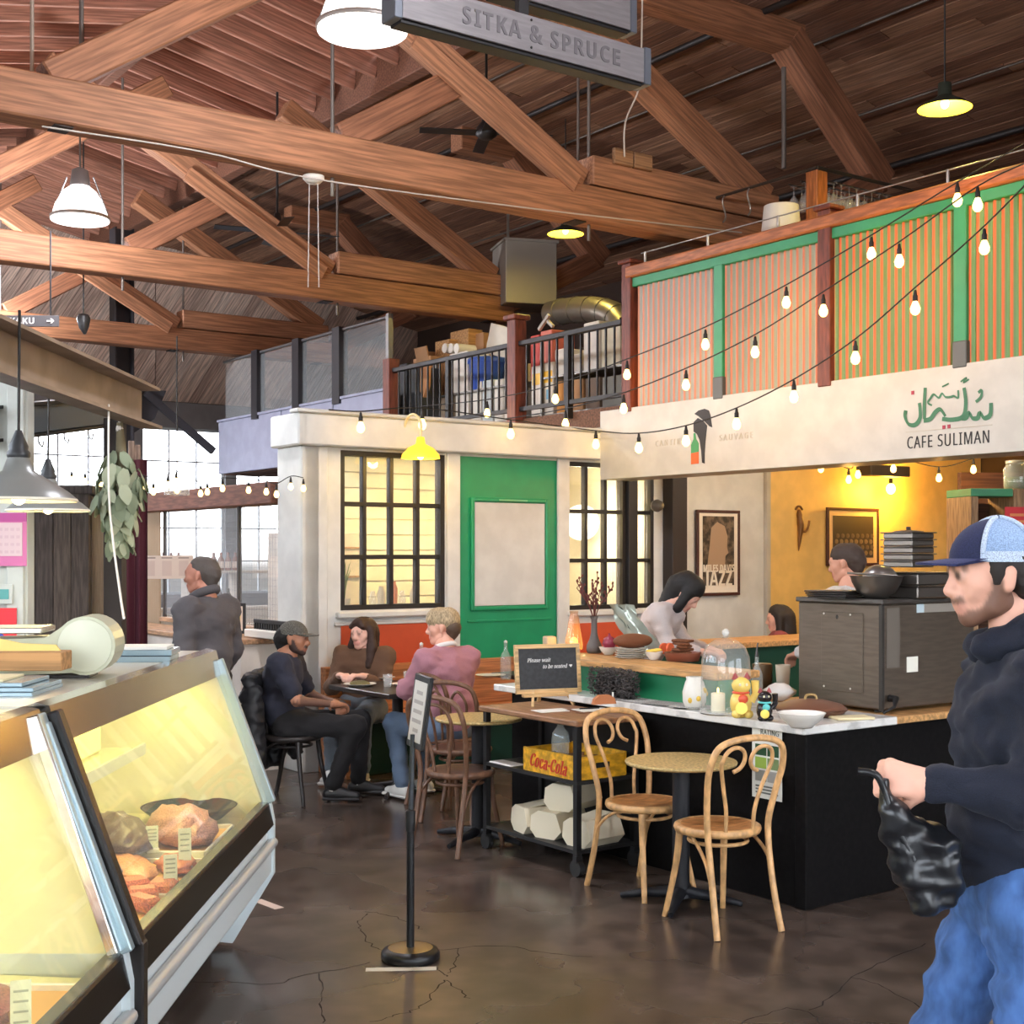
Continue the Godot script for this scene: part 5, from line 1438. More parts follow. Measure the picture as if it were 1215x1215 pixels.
	part(ca, "wax", MB.new().lathe([Vector2(0, 0), Vector2(0.036, 0), Vector2(0.036, 0.09), Vector2(0.03, 0.092), Vector2(0.0, 0.085)], 20), mt("candle_wax", rgb(244, 236, 206), 0.5))
	part(ca, "flame", MB.new().ell(Vector3(0, 0.105, 0), Vector3(0.006, 0.014, 0.006), 8, 6), glow("candle_flame", rgb(255, 214, 120), 6.0))
	lucky_cat("gold cat figurine waving a paw beside the glass dome", at_h(879, 851, MH), 0.235, rgb(232, 200, 104), rgb(216, 84, 48), 0.1)
	lucky_cat("small black cat figurine with a raised paw and turquoise bib", at_h(907, 855, MH), 0.17, rgb(28, 24, 26), rgb(96, 200, 196), 0.1)
	solo("white_dish", "white shallow footed bowl at the marble corner", "bowl", bowl(0.115, 0.07), por, at_h(951, 863, MH))
	var tg := thing("brown_lid_pan", "brown earthenware pan with a domed lid on the marble", "pan", at_h(962, 848, MH))
	part(tg, "base", MB.new().lathe([Vector2(0, 0), Vector2(0.15, 0.0), Vector2(0.185, 0.03), Vector2(0.18, 0.035), Vector2(0, 0.035)], 30), mt("earthen", rgb(104, 70, 54), 0.4))
	part(tg, "lid", MB.new().lathe([Vector2(0.182, 0.036), Vector2(0.16, 0.055), Vector2(0.08, 0.075), Vector2(0.0, 0.082)], 30), mt("earthen_lid", rgb(118, 80, 62), 0.35))
	part(tg, "handle", MB.new().tube(curve([Vector3(-0.03, 0.078, 0), Vector3(-0.02, 0.1, 0), Vector3(0.02, 0.1, 0), Vector3(0.03, 0.078, 0)], 4), 0.007, 8), mt("brass_dull", rgb(170, 140, 90), 0.4, 0.6))
	var pb := MB.new()
	rows = []
	for i in 8:
		var row := []
		for j in 16:
			var a := TAU * j / 16
			var f := i / 7.0
			var r := 0.085 * sin(PI * (0.08 + 0.84 * f)) * (1.0 + 0.16 * sin(j * 2.7 + i * 1.9))
			row.append(Vector3(r * cos(a), f * 0.1, -r * sin(a)))
		rows.append(row)
	pb.sheet(rows, true)
	solo("white_bag", "crumpled white paper bag behind the black cat", "bag", pb, mt("bag_white", rgb(224, 220, 214), 0.7), at_h(926, 832, MH) + Vector3(0, 0, -0.03))
	solo("bread_roll", "pale bread roll behind the brown pan", "bread", MB.new().ell(Vector3(0, 0.05, 0), Vector3(0.07, 0.05, 0.05), 16, 9), mt("roll_pale", rgb(222, 196, 158), 0.7), at_h(970, 836, MH) + Vector3(0, 0, -0.06))
	var ob := thing("oil_bottle", "glass oil bottle with a pour spout behind the gold cat", "bottle", at_h(898, 830, MH))
	glass_bottle(ob, 0.034, 0.25, Color(0.85, 0.84, 0.6), false)
	part(ob, "spout", MB.new().tube([Vector3(0, 0.24, 0), Vector3(0, 0.28, 0), Vector3(0.006, 0.32, 0)], [0.012, 0.006, 0.004], 8), mt("spout_dark", rgb(60, 56, 54), 0.3, 0.6))
	var cup := MB.new().lathe([Vector2(0, 0), Vector2(0.036, 0), Vector2(0.045, 0.13), Vector2(0.042, 0.13), Vector2(0.033, 0.006), Vector2(0, 0.006)], 18)
	solo("measuring_cup", "frosted plastic cup at the end of the oak ledge", "cup", cup, glassy("cup_frost", rgb(236, 226, 206), 0.6, 0.3), at_h(929, 815, 0.93))
	solo("steel_canister", "small dark canister beside the frosted cup", "canister", MB.new().lathe([Vector2(0, 0), Vector2(0.06, 0), Vector2(0.06, 0.16), Vector2(0.05, 0.165), Vector2(0, 0.165)], 20), mt("canister", rgb(104, 84, 60), 0.3, 0.5), at_h(912, 822, 0.9) + Vector3(0, -0.01, -0.2))
	solo("folded_paper", "folded cream paper on the marble beside the oven", "paper", bx(Vector3(0.2, 0.012, 0.12), 0.003), mt("paper_cream"), at_h(1010, 853, MH) + Vector3(0, 0.007, 0), 0.2)
	# on the oven
	var st := mt("bowl_steel", rgb(136, 130, 124), 0.3, 0.9)
	var OH := 1.475
	var mb := at_d(1040, 700, 7.08)
	mb.y = OH
	var bw := thing("mixing_bowl", "round stainless mixing bowl with a strainer rim on the oven", "bowl", mb)
	part(bw, "bowl", MB.new().lathe([Vector2(0, 0), Vector2(0.05, 0.0), Vector2(0.1, 0.035), Vector2(0.128, 0.09), Vector2(0.135, 0.12), Vector2(0.142, 0.12), Vector2(0.13, 0.115), Vector2(0.1, 0.05), Vector2(0, 0.02)], 30), st)
	part(bw, "strainer", MB.new().ell(Vector3(0.02, 0.11, -0.01), Vector3(0.09, 0.07, 0.09), 18, 10), mt("strainer", rgb(150, 150, 148), 0.3, 0.9))
	part(bw, "strainer_rim", MB.new().tube([Vector3(-0.16, 0.135, 0.03), Vector3(-0.05, 0.13, 0.09), Vector3(0.08, 0.125, 0.09)], 0.006, 8), st)
	var tp := at_d(995, 697, 7.2)
	for k in 4:
		solo("baking_tray", "dark baking tray on the oven, %s from the bottom of its stack" % NTH[k], "tray", bx(Vector3(0.2, 0.008, 0.26), 0.002), mt("tray_dark", rgb(48, 44, 42), 0.4, 0.5), Vector3(tp.x - 0.006 * k, OH + 0.004 + 0.011 * k, tp.z), YAW + 0.06 * k, "stack of trays on the oven")
	var sp := at_d(1078, 690, 7.25)
	for k in 7:
		var y := OH + 0.085 + 0.038 * k if k > 1 else OH + 0.07 * k
		var o := thing("steel_pan", "square steel food pan on the oven, %s from the bottom of its stack" % NTH[k], "pan", Vector3(sp.x - (0.0 if k > 1 else -0.02), y, sp.z), YAW, "stack of steel pans on the oven")
		var w := 0.19 if k > 1 else 0.3
		part(o, "pan", bx(Vector3(w, 0.032 if k > 1 else 0.06, w), 0.006), st, Vector3(0, 0.018 if k > 1 else 0.032, 0))
		part(o, "rim", bx(Vector3(w + 0.02, 0.006, w + 0.02), 0.002), st, Vector3(0, 0.036 if k > 1 else 0.066, 0))
	solo("pan_lid_handle", "small loop-handled lid on top of the steel pans", "lid", MB.new().lathe([Vector2(0, 0.0), Vector2(0.08, 0.0), Vector2(0.08, 0.006), Vector2(0.012, 0.012), Vector2(0.012, 0.03), Vector2(0, 0.03)], 20), st, Vector3(sp.x, OH + 0.085 + 0.038 * 7, sp.z))

func lucky_cat(label: String, at: Vector3, h: float, body: Color, accent: Color, turn: float) -> void:
	var o := thing("cat_figurine", label, "figurine", at, turn)
	var bm := mt("cat_" + body.to_html(), body, 0.25)
	var am := mt("cat_" + accent.to_html(), accent, 0.35)
	var k := h / 0.235
	var m := MB.new()
	m.ell(Vector3(0, 0.07, 0) * k, Vector3(0.055, 0.075, 0.05) * k, 18, 12)
	m.ell(Vector3(0, 0.16, 0.008) * k, Vector3(0.048, 0.043, 0.044) * k, 18, 12)
	m.ell(Vector3(-0.03, 0.02, 0.03) * k, Vector3(0.026, 0.022, 0.03) * k, 10, 6)
	m.ell(Vector3(0.03, 0.02, 0.03) * k, Vector3(0.026, 0.022, 0.03) * k, 10, 6)
	part(o, "body", m, bm)
	part(o, "raised_paw", MB.new().tube([Vector3(0.05, 0.08, 0.015) * k, Vector3(0.07, 0.12, 0.02) * k, Vector3(0.066, 0.185, 0.025) * k], [0.018 * k, 0.017 * k, 0.02 * k], 10), bm)
	for s in [-1, 1]:
		part(o, "ear", MB.new().lathe([Vector2(0.02, 0), Vector2(0.012, 0.02), Vector2(0.0, 0.038)], 10, Vector3(s * 0.03, 0.19, 0.005) * k, Basis.from_scale(Vector3(k, k, k * 0.6))), mt("cat_ear", rgb(150, 60, 58), 0.4))
		part(o, "eye", MB.new().ell(Vector3(s * 0.017, 0.168, 0.049) * k, Vector3(0.007, 0.008, 0.004) * k, 8, 5), mt("cat_eye", rgb(236, 226, 190), 0.3))
	part(o, "collar", MB.new().lathe([Vector2(0.038, 0.118), Vector2(0.047, 0.124), Vector2(0.038, 0.132)], 18, Vector3.ZERO, Basis.from_scale(Vector3(k, k, k))), am)
	part(o, "bib", MB.new().ell(Vector3(0, 0.095, 0.044) * k, Vector3(0.026, 0.024, 0.012) * k, 12, 6), am)
	part(o, "coin", MB.new().tube([Vector3(-0.012, 0.05, 0.05) * k, Vector3(-0.014, 0.052, 0.062) * k], 0.03 * k, 16), mt("coin_gold", rgb(238, 212, 96), 0.3, 0.3))
# ---------------------------------------------------------------- lamps, strings, hanging signs
func high_bay(label: String, at: Vector3, drop: float, e: float) -> void:
	var o := thing("high_bay_lamp", label, "lamp", at, 0.0, "white high bay lamps of the hall")
	o.scale = Vector3.ONE * 1.15
	var sh := glow("bay_shade", rgb(255, 252, 248), 2.2)
	part(o, "lamp_shade", MB.new().lathe([Vector2(0.0, -0.016), Vector2(0.14, -0.012), Vector2(0.21, -0.004), Vector2(0.215, 0.0), Vector2(0.18, 0.12), Vector2(0.12, 0.22), Vector2(0.07, 0.26), Vector2(0.0, 0.262)], 32), sh)
	part(o, "rim", MB.new().lathe([Vector2(0.212, 0.035), Vector2(0.222, 0.03), Vector2(0.222, 0.012), Vector2(0.214, 0.01)], 32), mt("bay_rim", rgb(214, 206, 200), 0.4, 0.4))
	part(o, "ballast", MB.new().lathe([Vector2(0.07, 0.25), Vector2(0.075, 0.27), Vector2(0.06, 0.38), Vector2(0.02, 0.4), Vector2(0.0, 0.4)], 20), mt("ballast_grey", rgb(150, 146, 146), 0.5, 0.4))
	for s in [-1, 1]:
		part(o, "bracket", MB.new().tube([Vector3(s * 0.21, 0.05, 0), Vector3(s * 0.1, 0.33, 0)], 0.006, 6), mt("ballast_grey"))
	part(o, "stem", MB.new().tube([Vector3(0, 0.39, 0), Vector3(0, drop, 0)], 0.008, 6), mt("stem_grey", rgb(120, 114, 110), 0.5, 0.4))
	omni(o, Vector3(0, 0.08, 0), rgb(246, 247, 255), e, 0.15)

func cone_pendant(called: String, label: String, at: Vector3, r: float, drop: float, outer: Material, inner: Material, e: float, c: Color) -> void:
	var o := thing(called, label, "lamp", at)
	part(o, "lamp_shade", MB.new().lathe([Vector2(r, 0.0), Vector2(r * 0.8, r * 0.18), Vector2(r * 0.35, r * 0.42), Vector2(r * 0.26, r * 0.5), Vector2(r * 0.24, r * 0.95), Vector2(0.0, r * 0.98)], 30), outer)
	part(o, "lamp_reflector", MB.new().lathe([Vector2(r * 0.99, 0.001), Vector2(r * 0.78, r * 0.15), Vector2(r * 0.3, r * 0.38), Vector2(0.0, r * 0.4)], 30), inner)
	part(o, "lamp_bulb", MB.new().ell(Vector3(0, r * 0.2, 0), Vector3(0.03, 0.04, 0.03), 10, 8), glow("pendant_bulb", rgb(255, 226, 150), 8.0))
	part(o, "stem", MB.new().tube([Vector3(0, r * 0.95, 0), Vector3(0, drop, 0)], 0.007, 6), mt("cord_dark", rgb(44, 40, 38), 0.6))
	if e > 0.0:
		omni(o, Vector3(0, r * 0.2 - 0.02, 0), c, e, 0.04)

func enamel_pendant(label: String, at: Vector3, r: float, drop: float) -> void:
	var o := thing("enamel_pendant", label, "lamp", at, 0.0, "grey enamel pendants under the canopy beam")
	var g := mt("enamel_grey", rgb(128, 130, 126), 0.3)
	part(o, "lamp_shade", MB.new().lathe([Vector2(r, 0.0), Vector2(r * 0.99, 0.012), Vector2(r * 0.82, 0.045), Vector2(r * 0.5, 0.09), Vector2(r * 0.27, 0.125), Vector2(r * 0.2, 0.17), Vector2(r * 0.16, 0.19)], 36), g)
	part(o, "lamp_reflector", MB.new().lathe([Vector2(r * 0.985, 0.002), Vector2(r * 0.8, 0.038), Vector2(r * 0.2, 0.115), Vector2(0.0, 0.12)], 36), mt("enamel_white", rgb(240, 234, 214), 0.3))
	part(o, "rim", MB.new().lathe([Vector2(r * 0.985, 0.0), Vector2(r * 1.01, 0.004), Vector2(r * 0.99, 0.012)], 36), mt("enamel_white"))
	part(o, "neck", MB.new().lathe([Vector2(r * 0.17, 0.17), Vector2(r * 0.2, 0.185), Vector2(r * 0.2, 0.2), Vector2(r * 0.16, 0.21), Vector2(r * 0.17, 0.225), Vector2(r * 0.12, 0.25), Vector2(0.012, 0.29)], 20), mt("neck_dark", rgb(52, 54, 56), 0.4))
	part(o, "cord", MB.new().tube([Vector3(0, 0.28, 0), Vector3(0.004, drop, 0)], 0.006, 6), mt("cord_dark"))
	part(o, "lamp_bulb", MB.new().ell(Vector3(0, 0.02, 0), Vector3(0.03, 0.035, 0.03), 12, 8), glow("enamel_bulb", rgb(255, 232, 170), 10.0))
	omni(o, Vector3(0, 0.0, 0), rgb(255, 226, 160), 0.22, 0.03)

func bulb_string(label: String, cord: Array, bulbs: Array, light_e: float, size := 1.0, group := "strings of warm bulbs") -> void:
	var o := thing("string_light", label, "string lights", Vector3.ZERO, 0.0, group)
	var bk := mt("cord_black", rgb(26, 23, 22), 0.6)
	part(o, "cord", MB.new().tube(curve(cord, 5), 0.0055 * maxf(size, 0.7), 5), bk)
	var sk := MB.new().lathe([Vector2(0.004, 0.0), Vector2(0.009, -0.005), Vector2(0.012, -0.03), Vector2(0.017, -0.04), Vector2(0.017, -0.075), Vector2(0.0, -0.078)], 10).mesh()
	var bm := MB.new().lathe([Vector2(0.014, -0.072), Vector2(0.02, -0.085), Vector2(0.033, -0.12), Vector2(0.03, -0.145), Vector2(0.016, -0.162), Vector2(0.0, -0.166)], 14).mesh()
	for b in bulbs:
		part(o, "socket", sk, bk, b, Basis.from_scale(Vector3.ONE * size))
		part(o, "lamp_bulb", bm, glow("string_bulb", rgb(255, 222, 140), 4.5), b, Basis.from_scale(Vector3.ONE * size))
		if light_e > 0.0:
			omni(o, b + Vector3(0, -0.12 * size, 0), rgb(255, 196, 104), light_e, 0.03)

func hanging_board(called: String, label: String, v: float, a: Vector3, b: Vector3, h: float, txt: String, tm: Material) -> void:
	# a flat steel sign in the plane v, bottom edge from a to b
	var o := thing(called, label, "sign", Vector3.ZERO, YAW)
	var u0 := gu(a)
	var u1 := gu(b)
	var y := (a.y + b.y) / 2
	var st := tri(mt("sign_steel", rgb(150, 146, 148), 0.45, 0.35), noise_tex("brushed", 0.02, 3, g1(0.86), g1(1.0)), Vector3(0.5, 4.0, 0.5))
	part(o, "plate", bx(Vector3(u1 - u0, h, 0.012), 0.002), st, L((u0 + u1) / 2, v - 0.03, y + h / 2))
	part(o, "channel", bx(Vector3(u1 - u0, 0.03, 0.08), 0.003), mt("channel_black", rgb(30, 28, 30), 0.5), L((u0 + u1) / 2, v + 0.02, y + 0.0))
	part(o, "channel", bx(Vector3(u1 - u0, h, 0.02)), mt("channel_black"), L((u0 + u1) / 2, v + 0.02, y + h / 2))
	for u in [u0 - 0.02, u1 + 0.02]:
		part(o, "end_cap", bx(Vector3(0.04, h * 1.1, 0.1), 0.004), mt("cap_steel", rgb(112, 118, 128), 0.4, 0.4), L(u, v + 0.01, y + h / 2))
	part(o, "hanger", bx(Vector3(0.05, 6.3 - y - h, 0.03)), mt("channel_black"), L(lerpf(u0, u1, 0.5), v + 0.03, (6.3 + y + h) / 2))
	if txt:
		lettering(o, "lettering", txt, h * 0.46, tm, L((u0 + u1) / 2 + 0.07, v - 0.037, y + h * 0.5), Basis.IDENTITY, "Droid Sans", true, 1.0, 5)
		for k in 2:
			part(o, "bolt", MB.new().ell(L(lerpf(u0, u1, 0.5), v - 0.038, y + h * (0.12 + 0.76 * k)), Vector3(0.006, 0.006, 0.004), 8, 5), mt("channel_black"))

func ceiling_fan(label: String, at: Vector3, turn: float, drop: float) -> void:
	var o := thing("ceiling_fan", label, "fan", at, turn, "black ceiling fans")
	var bk := mt("fan_black", rgb(36, 34, 34), 0.4)
	part(o, "motor", MB.new().lathe([Vector2(0, -0.06), Vector2(0.06, -0.06), Vector2(0.11, -0.02), Vector2(0.1, 0.05), Vector2(0.05, 0.11), Vector2(0.03, 0.2), Vector2(0.0, 0.2)], 18), bk)
	part(o, "down_rod", MB.new().tube([Vector3(0, 0.15, 0), Vector3(0, drop, 0)], 0.014, 8), bk)
	for k in 4:
		var b := Basis(Vector3.UP, k * PI / 2)
		part(o, "blade", bx(Vector3(0.58, 0.008, 0.12), 0.002), bk, b * Vector3(0.38, 0.0, 0), b * Basis(Vector3.RIGHT, 0.15))

func lights_and_signs() -> void:
	high_bay("bright white high bay lamp beside the hanging steel sign", at_d(430, 38, 7.4), 1.85, 8.0)
	high_bay("bright white high bay lamp between the front and second trusses", at_d(95, 262, 11.7), 1.9, 8.0)
	for v in [16.8, 1.4, -3.6]:
		high_bay("white high bay lamp further along the row of hall lamps", G(3.7, v, 4.6), 1.8, 20.0 if v > 14.0 else 9.0)
	var dk := mt("pendant_dark", rgb(42, 50, 42), 0.4)
	var yl := glow("pendant_yellow", rgb(236, 224, 70), 1.0)
	cone_pendant("cone_pendant", "dark pendant with a glowing yellow reflector above the wine glasses", at_d(1121, 129, 9.6), 0.19, 1.6, dk, yl, 1.6, rgb(255, 226, 120))
	cone_pendant("cone_pendant", "dark pendant with a glowing yellow reflector under the front truss", at_d(671, 278, 14.0), 0.19, 1.2, dk, yl, 1.6, rgb(255, 226, 120))
	ceiling_fan("black ceiling fan beside the far crossed diagonals", at_d(329, 275, 14.5), 0.35, 1.5)
	ceiling_fan("black ceiling fan above the front truss beam", at_d(577, 158, 13.5), 0.15, 1.2)
	enamel_pendant("grey enamel pendant hanging from the canopy hook", at_d(22, 595, 5.5), 0.232, 0.78)
	enamel_pendant("grey enamel pendant with a lit bulb behind the hooked one", at_d(57, 607, 7.4), 0.222, 0.62)
	# smoke detector and its cords
	var dp := at_h(372, 209, 4.425)
	var d := thing("smoke_detector", "white round detector under the front truss beam", "detector", dp)
	part(d, "housing", MB.new().lathe([Vector2(0, -0.05), Vector2(0.05, -0.05), Vector2(0.078, -0.02), Vector2(0.078, 0.0), Vector2(0, 0.0)], 24), mt("detector_white", rgb(232, 226, 214), 0.5))
	for s in [-0.03, 0.03]:
		part(d, "drop_cord", MB.new().tube([Vector3(s, -0.04, 0), Vector3(s * 1.3, -0.8, 0)], 0.004, 5), mt("cord_pale", rgb(190, 180, 170), 0.6))
	for q in [[38, 96], [97, 70]]:
		solo("conduit_drop", ["bright conduit drop above the front beam end", "dark conduit drop beside the rising front diagonal"][0 if q[0] < 50 else 1], "conduit", MB.new().tube([at_v(q[0], q[1], 9.0), at_v(q[0], -60, 9.0)], 0.014, 8), mt("conduit_bright", rgb(190, 176, 160), 0.4, 0.5) if q[0] < 50 else mt("rod_grey"))
	# thin cable strung across the hall
	solo("hall_cable", "thin pale cable strung along the front truss beam", "cable", MB.new().tube(curve([at_v(50, 150, 8.45), at_v(240, 180, 8.45), at_v(372, 212, 8.45), at_v(620, 246, 8.45), at_v(880, 276, 8.45)], 6), 0.006, 5), mt("cord_pale"))
	solo("hanging_wire", "pale wire hanging from the roof to the wood blocks", "wire", MB.new().tube(curve([at_v(762, 0, 8.5), at_v(761, 60, 8.5), at_v(758, 105, 8.5), at_v(742, 145, 8.5), at_v(741, 186, 8.5)], 5), 0.008, 6), mt("wire_pale", rgb(214, 202, 186), 0.6))
	# shop signs that hang from the roof
	var vs := gv(at_d(615, 61, 5.6))
	hanging_board("hanging_sign", "long steel shop sign with embossed lettering on a black channel", vs, at_v(472, 29, vs), at_v(758, 96, vs), 0.15, "SITKA & SPRUCE", mt("sign_letter", rgb(116, 112, 116), 0.5, 0.3))
	var v2 := gv(at_d(680, 10, 6.1))
	hanging_board("hanging_sign", "blank steel sign hanging above the embossed one", v2, at_v(585, -2, v2), at_v(742, 33, v2), 0.16, "", null)
	# far wayfinding board
	var o := thing("arrow_sign", "dark wayfinding board with white letters and an arrow", "sign", at_d(20, 381, 12.0))
	part(o, "board", bx(Vector3(0.75, 0.1, 0.02), 0.003), mt("board_grey", rgb(92, 88, 90), 0.6))
	lettering(o, "lettering", "KAKU", 0.055, mt("board_white", rgb(226, 222, 216), 0.6), Vector3(0.05, 0, 0.011), Basis.IDENTITY, "Droid Sans", true, 1.15)
	part(o, "arrow", MB.new().prism(PackedVector2Array([Vector2(0, -0.006), Vector2(0.045, -0.006), Vector2(0.03, -0.022), Vector2(0.045, -0.022), Vector2(0.068, 0), Vector2(0.045, 0.022), Vector2(0.03, 0.022), Vector2(0.045, 0.006), Vector2(0, 0.006)]), 0.004), mt("board_white"), Vector3(0.27, 0, 0.011))
	for s in [-0.3, 0.3]:
		part(o, "hanger", MB.new().tube([Vector3(s, 0.05, 0), Vector3(s, 0.8, 0)], 0.008, 6), mt("channel_black"))
	solo("spot_lamp", "small black spotlight by the arrow board", "lamp", MB.new().tube([Vector3(0, 2.95, 0), Vector3(0, 0.05, 0), Vector3(0, 0.04, 0), Vector3(0, 0.0, 0), Vector3(0.01, -0.09, 0.02), Vector3(0.02, -0.16, 0.02)], [0.008, 0.008, 0.05, 0.07, 0.05, 0.012], 12), mt("fan_black"), at_d(99, 378, 13.5))
	# strings of bulbs in front of the mezzanine
	var S1 := func(px: float, py: float) -> Vector3: return at_u(px, py, 7.62)
	var S2 := func(px: float, py: float) -> Vector3: return at_u(px, py, 7.5)
	var S3 := func(px: float, py: float) -> Vector3: return at_u(px, py, 7.3)
	var SF := func(px: float, py: float) -> Vector3: return at_v(px, py, 9.3)
	bulb_string("uppermost bulb string crossing the corrugated balustrade", [S1.call(1225, 165), S1.call(1136, 216), S1.call(1034, 279), S1.call(933, 338), S1.call(837, 388), S1.call(744, 426), S1.call(659, 456), S1.call(578, 474), S1.call(500, 482)], [S1.call(1136, 216), S1.call(1034, 281), S1.call(933, 340), S1.call(837, 391), S1.call(744, 428), S1.call(659, 458), S1.call(578, 476)], 0.08)
	bulb_string("middle bulb string crossing the balustrade and its brown posts", [S2.call(1225, 190), S2.call(1160, 221), S2.call(1067, 287), S2.call(977, 346), S2.call(896, 397), S2.call(814, 437), S2.call(740, 466), S2.call(671, 485), S2.call(600, 497)], [S2.call(1160, 221), S2.call(1067, 289), S2.call(977, 349), S2.call(896, 399), S2.call(814, 439), S2.call(740, 468), S2.call(671, 487)], 0.08)
	bulb_string("lowest bulb string dipping across the white cafe sign", [S3.call(1230, 205), S3.call(1168, 268), S3.call(1086, 341), S3.call(1015, 402), S3.call(942, 450), S3.call(874, 484), S3.call(814, 505), S3.call(758, 514), SF.call(707, 511), SF.call(606, 498), SF.call(500, 484), SF.call(428, 488), SF.call(390, 486)], [S3.call(1168, 271), S3.call(1086, 344), S3.call(1015, 404), S3.call(942, 451), S3.call(874, 484), S3.call(814, 505), S3.call(758, 514), SF.call(707, 511), SF.call(606, 498), SF.call(501, 486), SF.call(428, 489)], 0.08)
	var far := []
	var fb := []
	for p in [[85, 560], [101, 562], [119, 566], [173, 568], [182, 574], [199, 566], [209, 562], [238, 576], [246, 574], [264, 570], [295, 572], [316, 574], [328, 577], [345, 568], [360, 570]]:
		far.append(at_d(p[0], p[1] - 3, 10.4))
		fb.append(at_d(p[0], p[1] - 2, 10.4))
	bulb_string("bulb string in front of the bakery beam", far, fb, 0.0, 0.62)
	var kit := []
	for p in [[950, 540], [974, 545], [1007, 558], [1018, 552], [1060, 545], [1114, 556], [1155, 546], [1196, 532]]:
		kit.append(at_d(p[0], p[1] - 2, 11.0))
	bulb_string("bulb string in the kitchen under the cafe sign", kit, kit.slice(1, 7), 0.25, 0.75)
	# yellow gooseneck over the shop window
	var gp := at_v(499, 544, 9.15)
	var g := thing("gooseneck_lamp", "yellow gooseneck wall lamp above the shop window", "lamp", gp)
	var ye := glow("goose_yellow", rgb(255, 214, 60), 0.9)
	part(g, "lamp_shade", MB.new().lathe([Vector2(0.155, 0.0), Vector2(0.15, 0.03), Vector2(0.1, 0.085), Vector2(0.04, 0.115), Vector2(0.03, 0.17), Vector2(0.0, 0.175)], 28), ye)
	part(g, "lamp_bulb", MB.new().ell(Vector3(0, 0.03, 0), Vector3(0.03, 0.04, 0.03), 10, 8), glow("pendant_bulb"))
	var back := VX * 0.28
	part(g, "arm", MB.new().tube(curve([Vector3(0, 0.17, 0), Vector3(0, 0.29, 0), Vector3(0, 0.36, 0) + back * 0.35, Vector3(0, 0.33, 0) + back * 0.75, Vector3(0, 0.2, 0) + back], 6), 0.011, 8), mt("goose_arm", rgb(236, 214, 160), 0.4))
	part(g, "wall_plate", MB.new().ell(Vector3(0, 0.2, 0) + back, Vector3(0.055, 0.055, 0.03), 14, 8), mt("goose_arm"))
	omni(g, Vector3(0, 0.0, 0), rgb(255, 208, 100), 0.5, 0.04)
	# warm bulb on the kitchen wall
	var kp := at_v(1057, 580, 9.3)
	var k := thing("wall_lamp", "bare glowing bulb lighting the yellow kitchen wall", "lamp", kp)
	part(k, "lamp_bulb", MB.new().ell(Vector3.ZERO, Vector3(0.05, 0.06, 0.05), 14, 10), glow("kitchen_bulb", rgb(255, 226, 110), 12.0))
	part(k, "holder", MB.new().tube([Vector3(0, 0.05, 0), Vector3(0, 0.11, 0)], 0.02, 10), mt("cord_dark"))
	omni(k, Vector3(0, 0, 0), rgb(255, 190, 70), 2.4, 0.05)
	var hb := at_v(1048, 559, 9.0)
	solo("vent_box", "dark long metal box above the glowing kitchen bulb", "box", bx(Vector3(0.62, 0.11, 0.2), 0.008), mt("vent_dark", rgb(84, 72, 58), 0.5, 0.3), hb, YAW)
	# lamps inside the shop room
	var rp := thing("shop_pendant", "cone pendant hanging inside the shop room window", "lamp", G(7.2, 10.9, 2.12))
	part(rp, "lamp_shade", MB.new().lathe([Vector2(0.16, 0.0), Vector2(0.1, 0.1), Vector2(0.03, 0.16), Vector2(0.0, 0.2)], 24), glow("room_shade", rgb(255, 226, 150), 1.2))
	part(rp, "stem", MB.new().tube([Vector3(0, 0.2, 0), Vector3(0, 0.56, 0)], 0.006, 6), mt("cord_dark"))
	omni(rp, Vector3(0, -0.06, 0), rgb(255, 220, 140), 1.9, 0.06)
	var mp := at_v(690, 620, 11.2)
	var mo := thing("globe_lamp", "large glowing globe lamp behind the narrow shop window", "lamp", mp)
	part(mo, "lamp_globe", MB.new().ell(Vector3.ZERO, Vector3(0.19, 0.19, 0.19), 24, 16), glow("globe_white", rgb(255, 250, 232), 2.2))
	part(mo, "stem", MB.new().tube([Vector3(0, 0.18, 0), Vector3(0, 0.6, 0)], 0.006, 6), mt("cord_dark"))
	omni(mo, Vector3(0, -0.05, 0.3), rgb(255, 236, 190), 1.4, 0.1)
	# round lamps under the mezzanine soffit, behind the sign
	for q in [[9.2, 8.2], [11.2, 7.4], [9.0, 6.4]]:
		var so := thing("soffit_lamp", "round warm lamp under the mezzanine soffit behind the cafe sign", "lamp", G(q[0], q[1], 2.8), 0.0, "soffit lamps")
		part(so, "lamp_dome", MB.new().lathe([Vector2(0.15, 0.0), Vector2(0.14, -0.04), Vector2(0.08, -0.07), Vector2(0.0, -0.078)], 24), glow("soffit_dome", rgb(255, 226, 170), 1.5))
		omni(so, Vector3(0, -0.03, 0), rgb(255, 242, 222), 1.1, 0.1)
